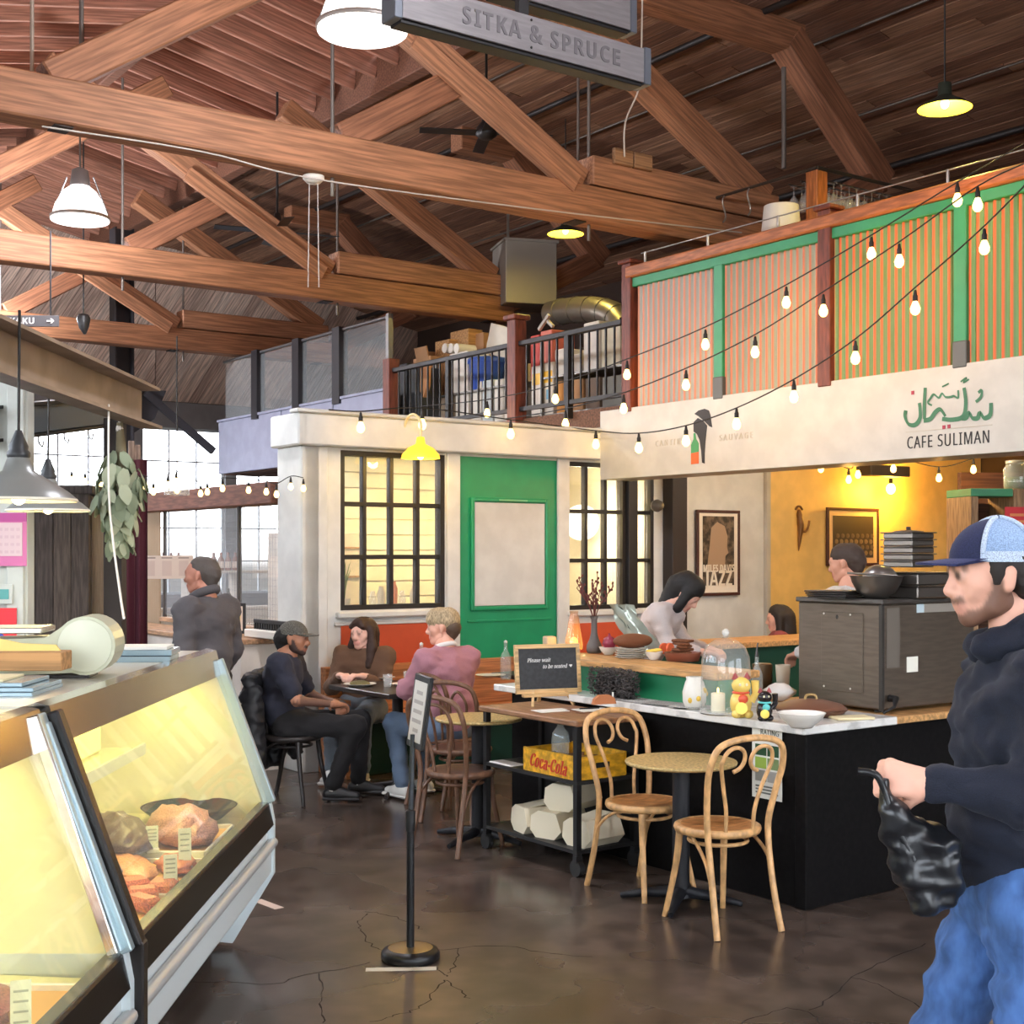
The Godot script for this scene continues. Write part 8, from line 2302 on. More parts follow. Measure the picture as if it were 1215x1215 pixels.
# one dressed figure; J holds joints in the person's own frame (forward +z, left +x)
func person(label: String, at: Vector3, turn: float, J: Dictionary, head: Transform3D, skin: Color, lips: Color, beard: Color, top: Material, legs: Material, shoes: Material, opt: Dictionary) -> Node3D:
	var o := thing("person", label, "person", at, turn)
	var cell: float = opt.get("cell", 0.016)
	var hc: float = opt.get("head_cell", 0.006)
	var body := MB.new()
	var nb: Vector3 = J.neck
	var hcen := head.origin
	var pr := [[nb, head * Vector3(0, -0.05, -0.02), 0.052, 0.05, skin], [J.pelvis, nb, 0.07, 0.07, skin]]
	for sd in ["L", "R"]:
		if not J.has("sh" + sd): continue
		var sh: Vector3 = J["sh" + sd]
		var el: Vector3 = J["el" + sd]
		var wr: Vector3 = J["wr" + sd]
		pr.append([nb - Vector3(0, 0.06, 0), sh, 0.05, 0.045, skin])
		pr.append([sh, el, 0.042, 0.036, skin])
		pr.append([el, wr, 0.036, 0.024, opt.get("fore", skin)])
		var hd: Array = J["hand" + sd]
		blob(body, hand_prims(aim(wr, hd[0], hd[1]), hd[2], hd[3], skin, 1.0), opt.get("hand_cell", 0.007), 0.005)
	if J.has("hipL"):
		for sd in ["L", "R"]:
			pr.append([J.pelvis, J["hip" + sd], 0.06, 0.06, skin])
			pr.append([J["hip" + sd], J["kn" + sd], 0.05, 0.045, skin])
			pr.append([J["kn" + sd], J["an" + sd], 0.042, 0.032, skin])
	blob(body, pr, cell, 0.012)
	blob(body, head_prims(head, skin, lips, beard, opt.get("head_k", 1.0), opt.get("feat", 0.5)), hc, 0.007, 0.0, 9.0, opt.get("soft", 1))
	part(o, "body", body.mesh(true), skinmat())
	# clothing
	var w := Color.WHITE
	var t := MB.new()
	var ch: Vector3 = J.chest
	var bw: float = opt.get("bulk", 1.0)
	var tp := [
		[ch + Vector3(-0.09, 0.0, 0.0), ch + Vector3(0.09, 0.0, 0.0), 0.112 * bw, 0.112 * bw, w],
		[ch, J.waist, 0.125 * bw, 0.125 * bw, w],
		[J.waist + Vector3(-0.06, 0, 0), J.waist + Vector3(0.06, 0, 0), 0.115 * bw, 0.115 * bw, w],
		[J.waist, J.pelvis + Vector3(0, 0.05, 0), 0.135 * bw, 0.135 * bw, w],
		[nb - Vector3(0, 0.02, 0), nb - Vector3(0, 0.07, 0), 0.065, 0.09, w]]
	for sd in ["L", "R"]:
		if not J.has("sh" + sd): continue
		var sh: Vector3 = J["sh" + sd]
		var el: Vector3 = J["el" + sd]
		var wr: Vector3 = J["wr" + sd]
		tp.append([nb - Vector3(0, 0.06, 0), sh, 0.06, 0.07 * bw, w])
		tp.append([ch, sh, 0.1 * bw, 0.07 * bw, w])
		if opt.get("short", false):
			tp.append([sh, sh.lerp(el, 0.75), 0.07 * bw, 0.066 * bw, w])
		else:
			tp.append([sh, el, 0.068 * bw, 0.056 * bw, w])
			tp.append([el, el.lerp(wr, 0.9), 0.056 * bw, 0.041 * bw, w])
	blob(t, tp, cell, 0.016, opt.get("fold", 0.012), opt.get("fold_f", 8.0))
	part(o, opt.get("top_name", "sweater"), t, top)
	if J.has("hipL"):
		var l := MB.new()
		var lp := [[J.hipL, J.hipR, 0.115, 0.115, w], [J.pelvis, J.pelvis + Vector3(0, 0.06, 0), 0.12, 0.12, w]]
		for sd in ["L", "R"]:
			lp.append([J["hip" + sd], J["kn" + sd], 0.096, 0.072, w])
			lp.append([J["kn" + sd], J["an" + sd] + Vector3(0, 0.03, 0), 0.072, opt.get("cuff", 0.056), w])
		blob(l, lp, cell, 0.014, opt.get("fold", 0.012) * 0.8, opt.get("fold_f", 8.0))
		part(o, opt.get("leg_name", "trousers"), l, legs)
		for sd in ["L", "R"]:
			if J.has("toe" + sd):
				shoe(o, J["an" + sd], J["toe" + sd], shoes, opt.get("sole", shoes))
	return o

func people() -> void:
	var fair := lin(226, 170, 146)
	var tan := lin(176, 122, 94)
	var lip := lin(190, 104, 96)
	var none := Color.TRANSPARENT
	var H := func(at: Vector3, yaw: float, pitch := 0.0, roll := 0.0) -> Transform3D:
		return Transform3D(Basis.from_euler(Vector3(pitch, yaw, roll)), at)
	# ---- man in the navy hoodie, walking past the counter
	var base := Vector3(1.16, 0, -3.1)
	var navy := cloth("hoodie_navy", rgb(20, 26, 44), 0.9)
	var denim := tri(mt("denim_blue", rgb(72, 108, 164), 0.9), noise_tex("denim_wash", 0.02, 4, g1(0.74), g1(1.0)), Vector3(2.2, 0.8, 2.2))
	var J := {"pelvis": Vector3(0, 0.98, 0), "waist": Vector3(0, 1.13, 0.0), "chest": Vector3(0, 1.33, 0.0), "neck": Vector3(0, 1.5, -0.01),
		"shL": Vector3(0.19, 1.43, -0.02), "elL": Vector3(0.27, 1.2, 0.02), "wrL": Vector3(0.2, 1.215, 0.23), "handL": [Vector3(0.18, 1.225, 0.32), Vector3(-1, -0.3, 0), 1.25, 1.0],
		"shR": Vector3(-0.19, 1.43, -0.02), "elR": Vector3(-0.27, 1.15, -0.05), "wrR": Vector3(-0.24, 0.92, 0.02), "handR": [Vector3(-0.23, 0.83, 0.04), Vector3(1, 0, 0), 0.4, -1.0],
		"hipL": Vector3(0.09, 0.93, -0.02), "hipR": Vector3(-0.09, 0.93, 0.02), "knL": Vector3(0.1, 0.5, 0.0), "knR": Vector3(-0.1, 0.52, 0.16), "anL": Vector3(0.1, 0.1, -0.2), "anR": Vector3(-0.1, 0.085, 0.22), "toeL": Vector3(0.1, 0.05, -0.05), "toeR": Vector3(-0.1, 0.0, 0.38)}
	var hd: Transform3D = H.call(Vector3(0.0, 1.668, 0.05), 0.1, 0.1)
	var yawA := -PI / 2 - 0.12
	var A := person("man in a navy hoodie and blue jeans wearing a navy and white mesh cap", base, yawA, J, hd, fair, lin(206, 146, 126), lin(118, 84, 68), navy, denim, mt("shoe_dark", rgb(40, 38, 40), 0.6), {"cell": 0.012, "head_cell": 0.004, "hand_cell": 0.0045, "soft": 3, "feat": 0.9, "fold": 0.022, "fold_f": 7.0, "top_name": "hoodie", "leg_name": "jeans", "bulk": 1.06})
	part(A, "hair", hair_mesh(hd, [[Vector3(0, 0.03, -0.05), Vector3(0, 0.035, -0.02), 0.078, 0.078], [Vector3(0.05, 0.02, -0.03), Vector3(0.058, -0.03, -0.05), 0.03, 0.022], [Vector3(-0.05, 0.02, -0.03), Vector3(-0.058, -0.03, -0.05), 0.03, 0.022], [Vector3(0, -0.02, -0.07), Vector3(0, -0.055, -0.065), 0.05, 0.04], [Vector3(0.067, 0.03, 0.012), Vector3(0.07, -0.012, 0.016), 0.01, 0.006], [Vector3(-0.067, 0.03, 0.012), Vector3(-0.07, -0.012, 0.016), 0.01, 0.006]], 0.006, Color.WHITE), mt("hair_dark", rgb(34, 26, 22), 0.7))
	var hoodm := MB.new()
	blob(hoodm, [[Vector3(-0.07, 1.52, -0.05), Vector3(0.07, 1.52, -0.05), 0.062, 0.062, Color.WHITE], [Vector3(0.07, 1.53, -0.04), Vector3(0.045, 1.5, 0.07), 0.056, 0.04, Color.WHITE], [Vector3(-0.07, 1.53, -0.04), Vector3(-0.045, 1.5, 0.07), 0.056, 0.04, Color.WHITE], [Vector3(0, 1.5, -0.09), Vector3(0, 1.4, -0.13), 0.07, 0.06, Color.WHITE]], 0.011, 0.014, 0.012, 11.0)
	part(A, "hood", hoodm, navy)
	var white_mesh := cloth("cap_mesh", rgb(156, 184, 222), 0.85)
	var cap := cap_parts(A, hd * Transform3D(Basis(Vector3.RIGHT, -0.1), Vector3(0, 0.004, 0.0)), white_mesh, cloth("visor_navy", rgb(38, 44, 92), 0.8))
	var cxf := hd * Transform3D(Basis(Vector3.RIGHT, -0.1), Vector3(0, 0.004, 0.0))
	var fp := MB.new()
	var rows := []
	for i in 9:
		var f := PI / 2 * i / 8.0 * 0.97
		var row := []
		for j in 17:
			var a := lerpf(-0.98, 0.98, j / 16.0)
			row.append(cxf * Vector3(0.0895 * cos(f) * sin(a), 0.03 + 0.0965 * sin(f), -0.008 + 0.1085 * cos(f) * cos(a)))
		rows.append(row)
	fp.sheet(rows)
	part(cap, "front_panel", fp, cloth("cap_navy", rgb(38, 44, 82), 0.85))
	var band := MB.new()
	var b0 := []
	var b1 := []
	for j in 33:
		var a := lerpf(0.95, TAU - 0.95, j / 32.0)
		b0.append(cxf * Vector3(0.0905 * sin(a), 0.026, -0.008 + 0.1085 * cos(a)))
		b1.append(cxf * Vector3(0.0885 * sin(a), 0.05, -0.008 + 0.1065 * cos(a)))
	band.sheet([b0, b1])
	part(cap, "band", band, cloth("cap_white", rgb(206, 222, 244), 0.8))
	for sgn in [1.0, 2.2, -1.0, -2.2]:
		var r0 := []
		for i in 11:
			var f := 0.14 + (PI / 2 - 0.14) * i / 10.0
			r0.append(cxf * Vector3(0.0895 * cos(f) * sin(sgn), 0.031 + 0.0965 * sin(f), -0.008 + 0.1075 * cos(f) * cos(sgn)))
		part(cap, "seam", MB.new().tube(r0, 0.006, 6), cloth("cap_white"))
	part(cap, "button", MB.new().ell(cxf * Vector3(0, 0.128, -0.008), Vector3(0.01, 0.006, 0.01), 10, 6), cloth("cap_navy"))
	var pk := MB.new()
	pk.tube(curve([Vector3(0.16, 0.9, -0.1), Vector3(0.175, 0.89, -0.04), Vector3(0.18, 0.88, 0.02)], 4), 0.004, 6)
	part(A, "pocket_seam", pk, mt("denim_thread", rgb(150, 160, 170), 0.8))
	var pk2 := MB.new()
	pk2.tube(curve([Vector3(0.15, 0.955, -0.1), Vector3(0.185, 0.955, -0.04), Vector3(0.2, 0.95, 0.02)], 4), 0.004, 6)
	part(A, "pocket_seam", pk2, mt("denim_thread"))
	# ---- black bag in his hand
	var wm := at_d(1048, 926, 2.93)
	var bg := thing("black_bag", "crumpled black plastic bag held in the hoodie man's hand", "bag", wm)
	var bm := MB.new()
	var bp := [[Vector3(0, -0.01, 0), Vector3(0.015, -0.08, 0), 0.016, 0.022, Color.WHITE], [Vector3(0.015, -0.08, 0), Vector3(0.07, -0.2, -0.02), 0.024, 0.045, Color.WHITE], [Vector3(0.03, -0.06, 0.0), Vector3(0.13, -0.17, -0.02), 0.022, 0.04, Color.WHITE], [Vector3(0.08, -0.18, -0.02), Vector3(0.1, -0.27, -0.01), 0.04, 0.032, Color.WHITE], [Vector3(0.12, -0.15, -0.03), Vector3(0.14, -0.25, -0.02), 0.05, 0.035, Color.WHITE], [Vector3(0.05, -0.15, 0.01), Vector3(0.06, -0.21, 0.01), 0.02, 0.014, Color.WHITE]]
	blob(bm, bp, 0.008, 0.008, 0.016, 9.0)
	part(bg, "bag", bm, mt("bag_black", rgb(24, 25, 28), 0.3))
	part(bg, "handle", MB.new().tube(curve([Vector3(-0.055, 0.02, 0.0), Vector3(-0.02, 0.015, 0.01), Vector3(0.0, -0.02, 0.01), Vector3(0.02, -0.09, 0.02), Vector3(0.06, -0.17, 0.02)], 5), 0.008, 8), mt("bag_black"))
	# ---- seated man in the patterned cap
	var dark := cloth("tee_navy", rgb(48, 50, 66), 0.9)
	var blackp := cloth("trousers_black", rgb(30, 28, 30), 0.9)
	var bs := Vector3(-1.52, 0, -9.4)
	var yawB := PI / 2 - 0.08
	var JB := {"pelvis": Vector3(0, 0.53, -0.06), "waist": Vector3(0, 0.66, -0.09), "chest": Vector3(0, 0.86, -0.08), "neck": Vector3(0, 1.01, -0.05),
		"shL": Vector3(0.18, 0.95, -0.06), "elL": Vector3(0.24, 0.7, 0.06), "wrL": Vector3(0.1, 0.66, 0.27), "handL": [Vector3(0.02, 0.65, 0.32), Vector3(-0.3, -1, 0), 0.5, -1.0],
		"shR": Vector3(-0.18, 0.95, -0.06), "elR": Vector3(-0.24, 0.71, 0.08), "wrR": Vector3(-0.08, 0.67, 0.3), "handR": [Vector3(0.0, 0.66, 0.34), Vector3(0.3, -1, 0), 0.5, 1.0],
		"hipL": Vector3(0.09, 0.52, 0.0), "hipR": Vector3(-0.09, 0.52, 0.0), "knL": Vector3(0.15, 0.53, 0.44), "knR": Vector3(-0.13, 0.53, 0.46), "anL": Vector3(0.17, 0.09, 0.42), "anR": Vector3(-0.1, 0.09, 0.3), "toeL": Vector3(0.19, 0.0, 0.58), "toeR": Vector3(-0.1, 0.0, 0.46)}
	var hb: Transform3D = H.call(Vector3(0.0, 1.115, 0.0), -0.05, 0.05)
	var B := person("seated man in a navy shirt with tattooed forearms and a patterned cap", bs, yawB, JB, hb, tan, lin(150, 92, 78), lin(58, 42, 36), dark, blackp, mt("shoe_black", rgb(28, 27, 28), 0.5), {"short": true, "fore": lin(120, 88, 74), "cell": 0.016, "top_name": "shirt"})
	part(B, "hair", hair_mesh(hb, [[Vector3(0, 0.02, -0.05), Vector3(0, 0.03, -0.01), 0.076, 0.076], [Vector3(0, -0.01, -0.085), Vector3(0, -0.06, -0.07), 0.06, 0.05], [Vector3(0.05, 0, -0.05), Vector3(0.04, -0.05, -0.06), 0.035, 0.03]], 0.008, Color.WHITE), mt("hair_black", rgb(22, 20, 20), 0.7))
	var pat := tri(mt("cap_pattern", rgb(126, 122, 112), 0.85), noise_tex("cap_weave", 0.08, 2, g1(0.3), g1(1.0), 256), Vector3(7, 7, 7))
	cap_parts(B, hb * Transform3D(Basis(Vector3.RIGHT, -0.05), Vector3(0, 0.004, 0)), pat, pat)
	# socks
	for sd in ["L", "R"]:
		part(B, "sock", MB.new().tube([JB["an" + sd] + Vector3(0, -0.01, 0), JB["an" + sd] + Vector3(0, 0.05, 0)], 0.042, 12), mt("sock_white", rgb(226, 224, 220), 0.9))
	# jacket over the chair back
	var jk := thing("puffer_jacket", "black puffer jacket hung over the black chair back", "jacket", bs, yawB)
	var jm := MB.new()
	var jp := []
	for k in 7:
		var y := 0.84 - 0.1 * k
		jp.append([Vector3(-0.2, y, -0.26 - 0.015 * (k % 2)), Vector3(0.2, y, -0.26 - 0.015 * (k % 2)), 0.058, 0.058, Color.WHITE])
	jp.append([Vector3(0.23, 0.75, -0.22), Vector3(0.25, 0.25, -0.2), 0.06, 0.07, Color.WHITE])
	jp.append([Vector3(0.22, 0.6, -0.16), Vector3(0.25, 0.3, -0.05), 0.055, 0.06, Color.WHITE])
	jp.append([Vector3(-0.22, 0.75, -0.22), Vector3(-0.25, 0.3, -0.2), 0.06, 0.07, Color.WHITE])
	blob(jm, jp, 0.015, 0.008, 0.02, 9.0)
	part(jk, "shell", jm, cloth("puffer_black", rgb(28, 28, 32), 0.55))
	# ---- woman on the bench
	var brown := cloth("sweater_brown", rgb(124, 92, 70), 0.9)
	var bwp := at_d(432, 800, 10.4) * Vector3(1, 0, 1)
	var JC := {"pelvis": Vector3(0, 0.53, 0), "waist": Vector3(0, 0.66, 0.0), "chest": Vector3(0, 0.83, 0.0), "neck": Vector3(0, 0.98, 0.0),
		"shL": Vector3(0.17, 0.92, 0.0), "elL": Vector3(0.21, 0.68, 0.12), "wrL": Vector3(0.1, 0.79, 0.3), "handL": [Vector3(0.04, 0.8, 0.36), Vector3(0, -1, 0), 0.5, -1.0],
		"shR": Vector3(-0.17, 0.92, 0.0), "elR": Vector3(-0.22, 0.68, 0.12), "wrR": Vector3(-0.1, 0.79, 0.3), "handR": [Vector3(-0.04, 0.8, 0.36), Vector3(0, -1, 0), 0.5, 1.0],
		"hipL": Vector3(0.09, 0.52, 0.05), "hipR": Vector3(-0.09, 0.52, 0.05), "knL": Vector3(0.12, 0.5, 0.42), "knR": Vector3(-0.12, 0.5, 0.42), "anL": Vector3(0.12, 0.09, 0.4), "anR": Vector3(-0.12, 0.09, 0.4), "toeL": Vector3(0.13, 0, 0.55), "toeR": Vector3(-0.13, 0, 0.55)}
	var hc2: Transform3D = H.call(Vector3(0.0, 1.09, 0.025), -0.35, 0.02)
	var yawC := -0.2
	var Cc := person("woman with long brown hair and brown sweater seated on the bench", bwp, yawC, JC, hc2, lin(236, 186, 166), lin(208, 128, 120), none, brown, cloth("jeans_pale", rgb(130, 140, 150)), mt("shoe_white", rgb(220, 218, 212), 0.6), {"cell": 0.016, "head_cell": 0.005, "bulk": 0.94})
	var lh := mt("hair_brown", rgb(58, 38, 30), 0.6)
	part(Cc, "hair", hair_mesh(hc2, [[Vector3(0, 0.045, -0.04), Vector3(0, 0.055, 0.0), 0.084, 0.08], [Vector3(0.078, 0.04, 0.0), Vector3(0.09, -0.1, 0.01), 0.026, 0.034], [Vector3(0.09, -0.1, 0.01), Vector3(0.085, -0.24, 0.05), 0.036, 0.03], [Vector3(-0.078, 0.04, 0.0), Vector3(-0.09, -0.1, 0.01), 0.026, 0.034], [Vector3(-0.09, -0.1, 0.01), Vector3(-0.085, -0.23, 0.05), 0.036, 0.028], [Vector3(0, 0.0, -0.08), Vector3(0, -0.22, -0.08), 0.08, 0.07], [Vector3(0.02, 0.095, 0.06), Vector3(0.055, 0.06, 0.075), 0.02, 0.018], [Vector3(-0.02, 0.095, 0.06), Vector3(-0.055, 0.06, 0.075), 0.02, 0.018]], 0.009, Color.WHITE), lh)
	# ---- person in the pink sweater, seen from behind
	var pink := cloth("sweater_pink", rgb(196, 138, 150), 0.95)
	var bp3 := Vector3(-0.44, 0, -9.22)
	var JD := {"pelvis": Vector3(0, 0.53, -0.04), "waist": Vector3(0, 0.69, -0.04), "chest": Vector3(0, 0.9, -0.01), "neck": Vector3(0, 1.07, 0.03),
		"shL": Vector3(0.18, 0.99, 0.0), "elL": Vector3(0.25, 0.78, 0.14), "wrL": Vector3(0.12, 0.8, 0.36), "handL": [Vector3(0.05, 0.8, 0.42), Vector3(0, -1, 0), 0.5, -1.0],
		"shR": Vector3(-0.18, 0.99, 0.0), "elR": Vector3(-0.25, 0.78, 0.14), "wrR": Vector3(-0.12, 0.8, 0.36), "handR": [Vector3(-0.05, 0.8, 0.42), Vector3(0, -1, 0), 0.5, 1.0],
		"hipL": Vector3(0.09, 0.52, 0.0), "hipR": Vector3(-0.09, 0.52, 0.0), "knL": Vector3(0.14, 0.52, 0.44), "knR": Vector3(-0.12, 0.52, 0.44), "anL": Vector3(0.15, 0.09, 0.32), "anR": Vector3(-0.12, 0.09, 0.42), "toeL": Vector3(0.16, 0, 0.48), "toeR": Vector3(-0.13, 0, 0.58)}
	var hD: Transform3D = H.call(Vector3(0.0, 1.2, 0.06), 0.75, 0.05)
	var D := person("person in a pink sweater with short blond hair, seated with back turned", bp3, -2.45, JD, hD, fair, lip, none, pink, cloth("jeans_light", rgb(112, 132, 158)), mt("shoe_white"), {"cell": 0.016, "head_cell": 0.005})
	part(D, "collar", MB.new().tube(curve([Vector3(-0.06, 1.085, 0.0), Vector3(0, 1.1, -0.045), Vector3(0.06, 1.085, 0.0), Vector3(0.04, 1.07, 0.07), Vector3(-0.04, 1.07, 0.07)], 5, true), 0.016, 8, false, true), mt("collar_white", rgb(226, 222, 216), 0.9))
	part(D, "hair", hair_mesh(hD, [[Vector3(0, 0.055, -0.04), Vector3(0, 0.062, 0.03), 0.086, 0.078], [Vector3(0, 0.08, 0.05), Vector3(0.04, 0.06, 0.075), 0.03, 0.02]], 0.009, Color.WHITE), tri(mt("hair_blond", rgb(206, 180, 140), 0.7), noise_tex("hair_streak", 0.04, 2, g1(0.6), g1(1.0), 256), Vector3(9, 2, 9)))
	part(D, "hair_nape", hair_mesh(hD, [[Vector3(-0.03, -0.0, -0.075), Vector3(0.03, 0.0, -0.075), 0.05, 0.05], [Vector3(0, -0.03, -0.07), Vector3(0, -0.07, -0.05), 0.045, 0.035]], 0.009, Color.WHITE), mt("hair_nape", rgb(84, 66, 52), 0.7))
	# ---- man in the grey jacket at the bakery
	var jac := cloth("jacket_grey", rgb(92, 88, 92), 0.85)
	var be := Vector3(-2.02, 0, -8.9)
	var JE := {"pelvis": Vector3(0, 0.92, 0), "waist": Vector3(0, 1.06, 0.0), "chest": Vector3(0, 1.25, -0.01), "neck": Vector3(0, 1.42, 0.0),
		"shL": Vector3(0.2, 1.34, -0.01), "elL": Vector3(0.26, 1.06, -0.02), "wrL": Vector3(0.22, 0.84, 0.1), "handL": [Vector3(0.2, 0.76, 0.14), Vector3(-1, 0, 0), 0.35, 1.0],
		"shR": Vector3(-0.2, 1.34, -0.01), "elR": Vector3(-0.26, 1.06, -0.02), "wrR": Vector3(-0.22, 0.84, 0.1), "handR": [Vector3(-0.2, 0.76, 0.14), Vector3(1, 0, 0), 0.35, -1.0],
		"hipL": Vector3(0.09, 0.88, 0), "hipR": Vector3(-0.09, 0.88, 0), "knL": Vector3(0.1, 0.48, 0.02), "knR": Vector3(-0.1, 0.48, 0.02), "anL": Vector3(0.1, 0.09, 0.0), "anR": Vector3(-0.1, 0.09, 0.0), "toeL": Vector3(0.12, 0, 0.16), "toeR": Vector3(-0.12, 0, 0.16)}
	var hE: Transform3D = H.call(Vector3(0.0, 1.565, 0.045), 0.25, 0.05)
	var E := person("standing grey-haired man in a dark grey jacket at the bakery counter", be, -PI / 2 - 0.45, JE, hE, lin(190, 132, 112), lin(160, 92, 84), none, jac, blackp, mt("shoe_black"), {"cell": 0.016, "head_cell": 0.005, "top_name": "jacket", "bulk": 1.18})
	part(E, "hair", hair_mesh(hE, [[Vector3(0, 0.04, -0.05), Vector3(0, 0.052, -0.005), 0.079, 0.074], [Vector3(0, 0.0, -0.085), Vector3(0, -0.035, -0.07), 0.058, 0.05]], 0.009, Color.WHITE), mt("hair_grey", rgb(84, 76, 72), 0.75))
	part(E, "collar", MB.new().tube(curve([Vector3(-0.075, 1.45, 0.0), Vector3(0, 1.48, -0.075), Vector3(0.075, 1.45, 0.0), Vector3(0.05, 1.41, 0.08), Vector3(-0.05, 1.41, 0.08)], 5, true), 0.03, 8, false, true), jac)
	# ---- woman bending behind the ledge
	var wh := cloth("blouse_white", rgb(226, 214, 210), 0.9)
	var bf := at_d(775, 760, 9.3) * Vector3(1, 0, 1)
	var JF := {"pelvis": Vector3(0, 0.95, -0.1), "waist": Vector3(0, 1.08, -0.04), "chest": Vector3(0, 1.24, 0.05), "neck": Vector3(0, 1.36, 0.13),
		"shL": Vector3(0.17, 1.3, 0.08), "elL": Vector3(0.2, 1.08, 0.16), "wrL": Vector3(0.14, 1.05, 0.36), "handL": [Vector3(0.1, 1.04, 0.42), Vector3(0, -1, 0), 0.5, -1.0],
		"shR": Vector3(-0.17, 1.3, 0.08), "elR": Vector3(-0.2, 1.08, 0.16), "wrR": Vector3(-0.14, 1.05, 0.36), "handR": [Vector3(-0.1, 1.04, 0.42), Vector3(0, -1, 0), 0.5, 1.0],
		"hipL": Vector3(0.09, 0.9, -0.1), "hipR": Vector3(-0.09, 0.9, -0.1), "knL": Vector3(0.1, 0.48, -0.06), "knR": Vector3(-0.1, 0.48, -0.06), "anL": Vector3(0.1, 0.09, -0.12), "anR": Vector3(-0.1, 0.09, -0.12)}
	var hF: Transform3D = H.call(Vector3(0.0, 1.44, 0.23), 0.0, 0.75)
	var Ff := person("woman in a white blouse with black hair bending behind the ledge", bf, PI / 2 - 0.35, JF, hF, lin(222, 172, 150), lip, none, wh, blackp, mt("shoe_black"), {"cell": 0.018, "head_cell": 0.008, "top_name": "blouse", "bulk": 0.95})
	part(Ff, "hair", hair_mesh(hF, [[Vector3(0, 0.05, -0.04), Vector3(0, 0.06, 0.01), 0.09, 0.085], [Vector3(0.075, 0.03, 0.02), Vector3(0.085, -0.1, 0.04), 0.035, 0.035], [Vector3(-0.075, 0.03, 0.02), Vector3(-0.085, -0.1, 0.04), 0.035, 0.035], [Vector3(0.085, -0.1, 0.04), Vector3(0.085, -0.2, 0.05), 0.035, 0.018], [Vector3(0, 0.0, -0.08), Vector3(0, -0.14, -0.05), 0.075, 0.06]], 0.01, Color.WHITE), mt("hair_black"))
	part(Ff, "strap", MB.new().tube(curve([Vector3(0.14, 1.36, 0.0), Vector3(0.05, 1.3, -0.06), Vector3(-0.08, 1.15, -0.12), Vector3(-0.13, 1.03, -0.13)], 4), 0.012, 6), mt("strap_brown", rgb(110, 66, 50), 0.6))
	# ---- seated woman with dark hair at the back bar
	var bgp := at_d(926, 760, 12.3) * Vector3(1, 0, 1)
	var JG := {"pelvis": Vector3(0, 0.6, 0), "waist": Vector3(0, 0.72, 0), "chest": Vector3(0, 0.86, 0), "neck": Vector3(0, 1.0, 0)}
	for q in ["shL", "elL", "wrL", "shR", "elR", "wrR"]:
		JG[q] = {"shL": Vector3(0.16, 0.93, 0), "elL": Vector3(0.2, 0.72, 0.1), "wrL": Vector3(0.12, 0.8, 0.28), "shR": Vector3(-0.16, 0.93, 0), "elR": Vector3(-0.2, 0.72, 0.1), "wrR": Vector3(-0.12, 0.8, 0.28)}[q]
	JG["handL"] = [Vector3(0.06, 0.82, 0.34), Vector3(0, -1, 0), 0.5, -1.0]
	JG["handR"] = [Vector3(-0.06, 0.82, 0.34), Vector3(0, -1, 0), 0.5, 1.0]
	JG.merge({"hipL": Vector3(0.09, 0.57, 0.02), "hipR": Vector3(-0.09, 0.57, 0.02), "knL": Vector3(0.12, 0.55, 0.4), "knR": Vector3(-0.12, 0.55, 0.4), "anL": Vector3(0.12, 0.09, 0.34), "anR": Vector3(-0.12, 0.09, 0.34), "toeL": Vector3(0.12, 0.0, 0.48), "toeR": Vector3(-0.12, 0.0, 0.48)})
	var hG: Transform3D = H.call(Vector3(0, 1.11, 0.02), 0.0, 0.1)
	var Gg := person("woman with long dark hair seated at the green back bar", bgp, -PI / 2 - 0.2, JG, hG, fair, lip, none, cloth("top_red", rgb(150, 70, 70)), blackp, mt("shoe_black"), {"cell": 0.02, "head_cell": 0.009, "hand_cell": 0.009})
	part(Gg, "hair", hair_mesh(hG, [[Vector3(0, 0.04, -0.04), Vector3(0, 0.055, 0.0), 0.088, 0.082], [Vector3(0.078, 0.02, -0.01), Vector3(0.08, -0.16, 0.0), 0.034, 0.034], [Vector3(-0.078, 0.02, -0.01), Vector3(-0.08, -0.16, 0.0), 0.034, 0.034], [Vector3(0, 0, -0.08), Vector3(0, -0.22, -0.08), 0.08, 0.07]], 0.012, Color.WHITE), mt("hair_dark"))
	var stg := thing("low_stool", "dark low stool under the woman at the back bar", "stool", bgp)
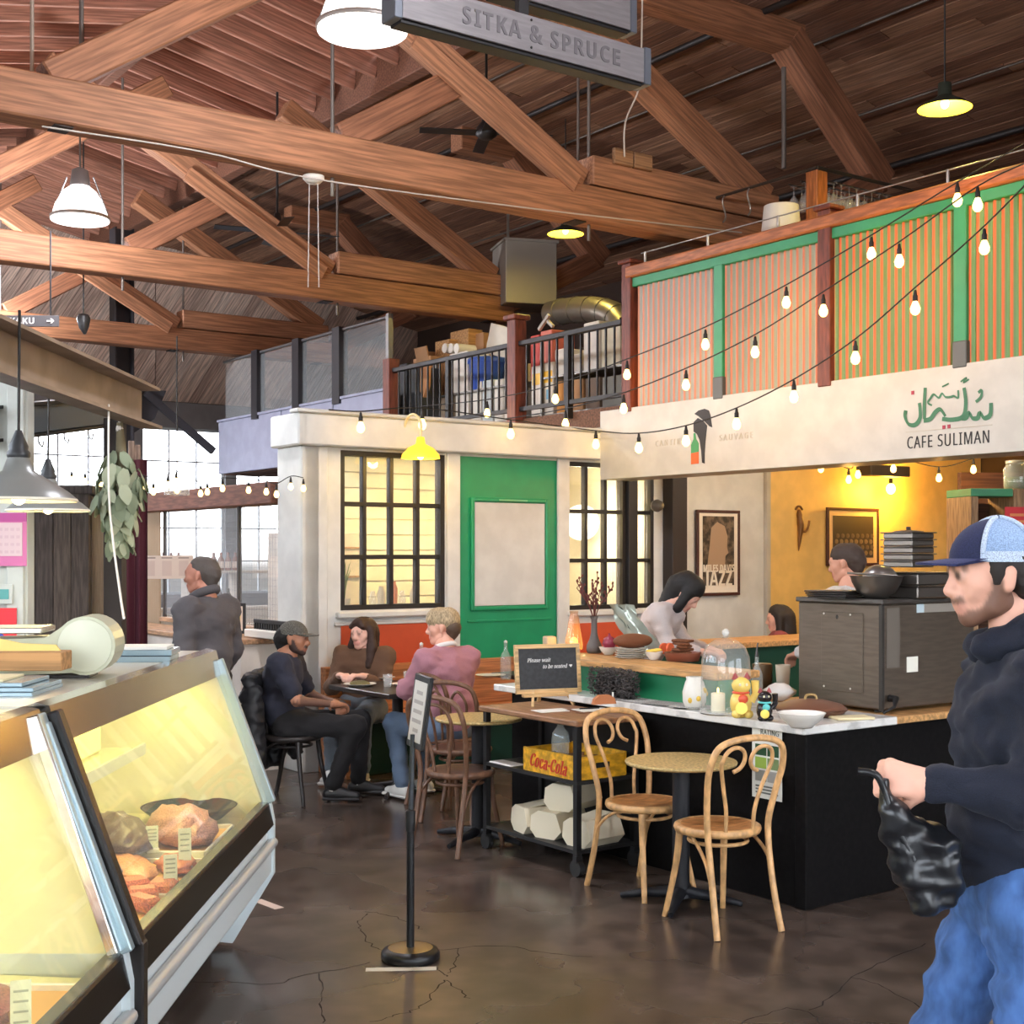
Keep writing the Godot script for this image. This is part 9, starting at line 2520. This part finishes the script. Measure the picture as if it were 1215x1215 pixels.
	part(stg, "seat", MB.new().lathe([Vector2(0, 0.42), Vector2(0.17, 0.42), Vector2(0.18, 0.45), Vector2(0.16, 0.47), Vector2(0, 0.47)], 18), mt("chair_black"))
	part(stg, "column", MB.new().lathe([Vector2(0.2, 0), Vector2(0.19, 0.02), Vector2(0.03, 0.04), Vector2(0.03, 0.42)], 16), mt("rod_grey"))
	# ---- cook behind the oven
	var bh := at_d(1008, 700, 8.7) * Vector3(1, 0, 1)
	var JH := {"pelvis": Vector3(0, 0.98, 0), "waist": Vector3(0, 1.12, 0), "chest": Vector3(0, 1.32, 0), "neck": Vector3(0, 1.49, 0), "shL": Vector3(0.19, 1.42, 0), "elL": Vector3(0.24, 1.14, 0.05), "wrL": Vector3(0.16, 1.06, 0.28), "handL": [Vector3(0.12, 1.04, 0.34), Vector3(0, -1, 0), 0.5, -1.0], "shR": Vector3(-0.19, 1.42, 0), "elR": Vector3(-0.24, 1.14, 0.05), "wrR": Vector3(-0.16, 1.06, 0.28), "handR": [Vector3(-0.12, 1.04, 0.34), Vector3(0, -1, 0), 0.5, 1.0],
		"hipL": Vector3(0.09, 0.93, 0), "hipR": Vector3(-0.09, 0.93, 0), "knL": Vector3(0.1, 0.5, 0.02), "knR": Vector3(-0.1, 0.5, 0.02), "anL": Vector3(0.1, 0.09, 0), "anR": Vector3(-0.1, 0.09, 0), "toeL": Vector3(0.12, 0, 0.15), "toeR": Vector3(-0.12, 0, 0.15)}
	var hH: Transform3D = H.call(Vector3(0, 1.645, 0.03), 0.15, 0.15)
	var Hh := person("cook in a white jacket behind the steel oven", bh, -2.3, JH, hH, lin(206, 150, 124), lip, none, cloth("cook_white", rgb(224, 220, 214)), blackp, mt("shoe_black"), {"cell": 0.02, "head_cell": 0.008, "hand_cell": 0.009, "top_name": "jacket"})
	part(Hh, "hair", hair_mesh(hH, [[Vector3(0, 0.045, -0.045), Vector3(0, 0.055, 0.01), 0.082, 0.078], [Vector3(0, 0.0, -0.085), Vector3(0, -0.03, -0.075), 0.055, 0.048]], 0.009, Color.WHITE), mt("hair_cook", rgb(64, 50, 42), 0.75))
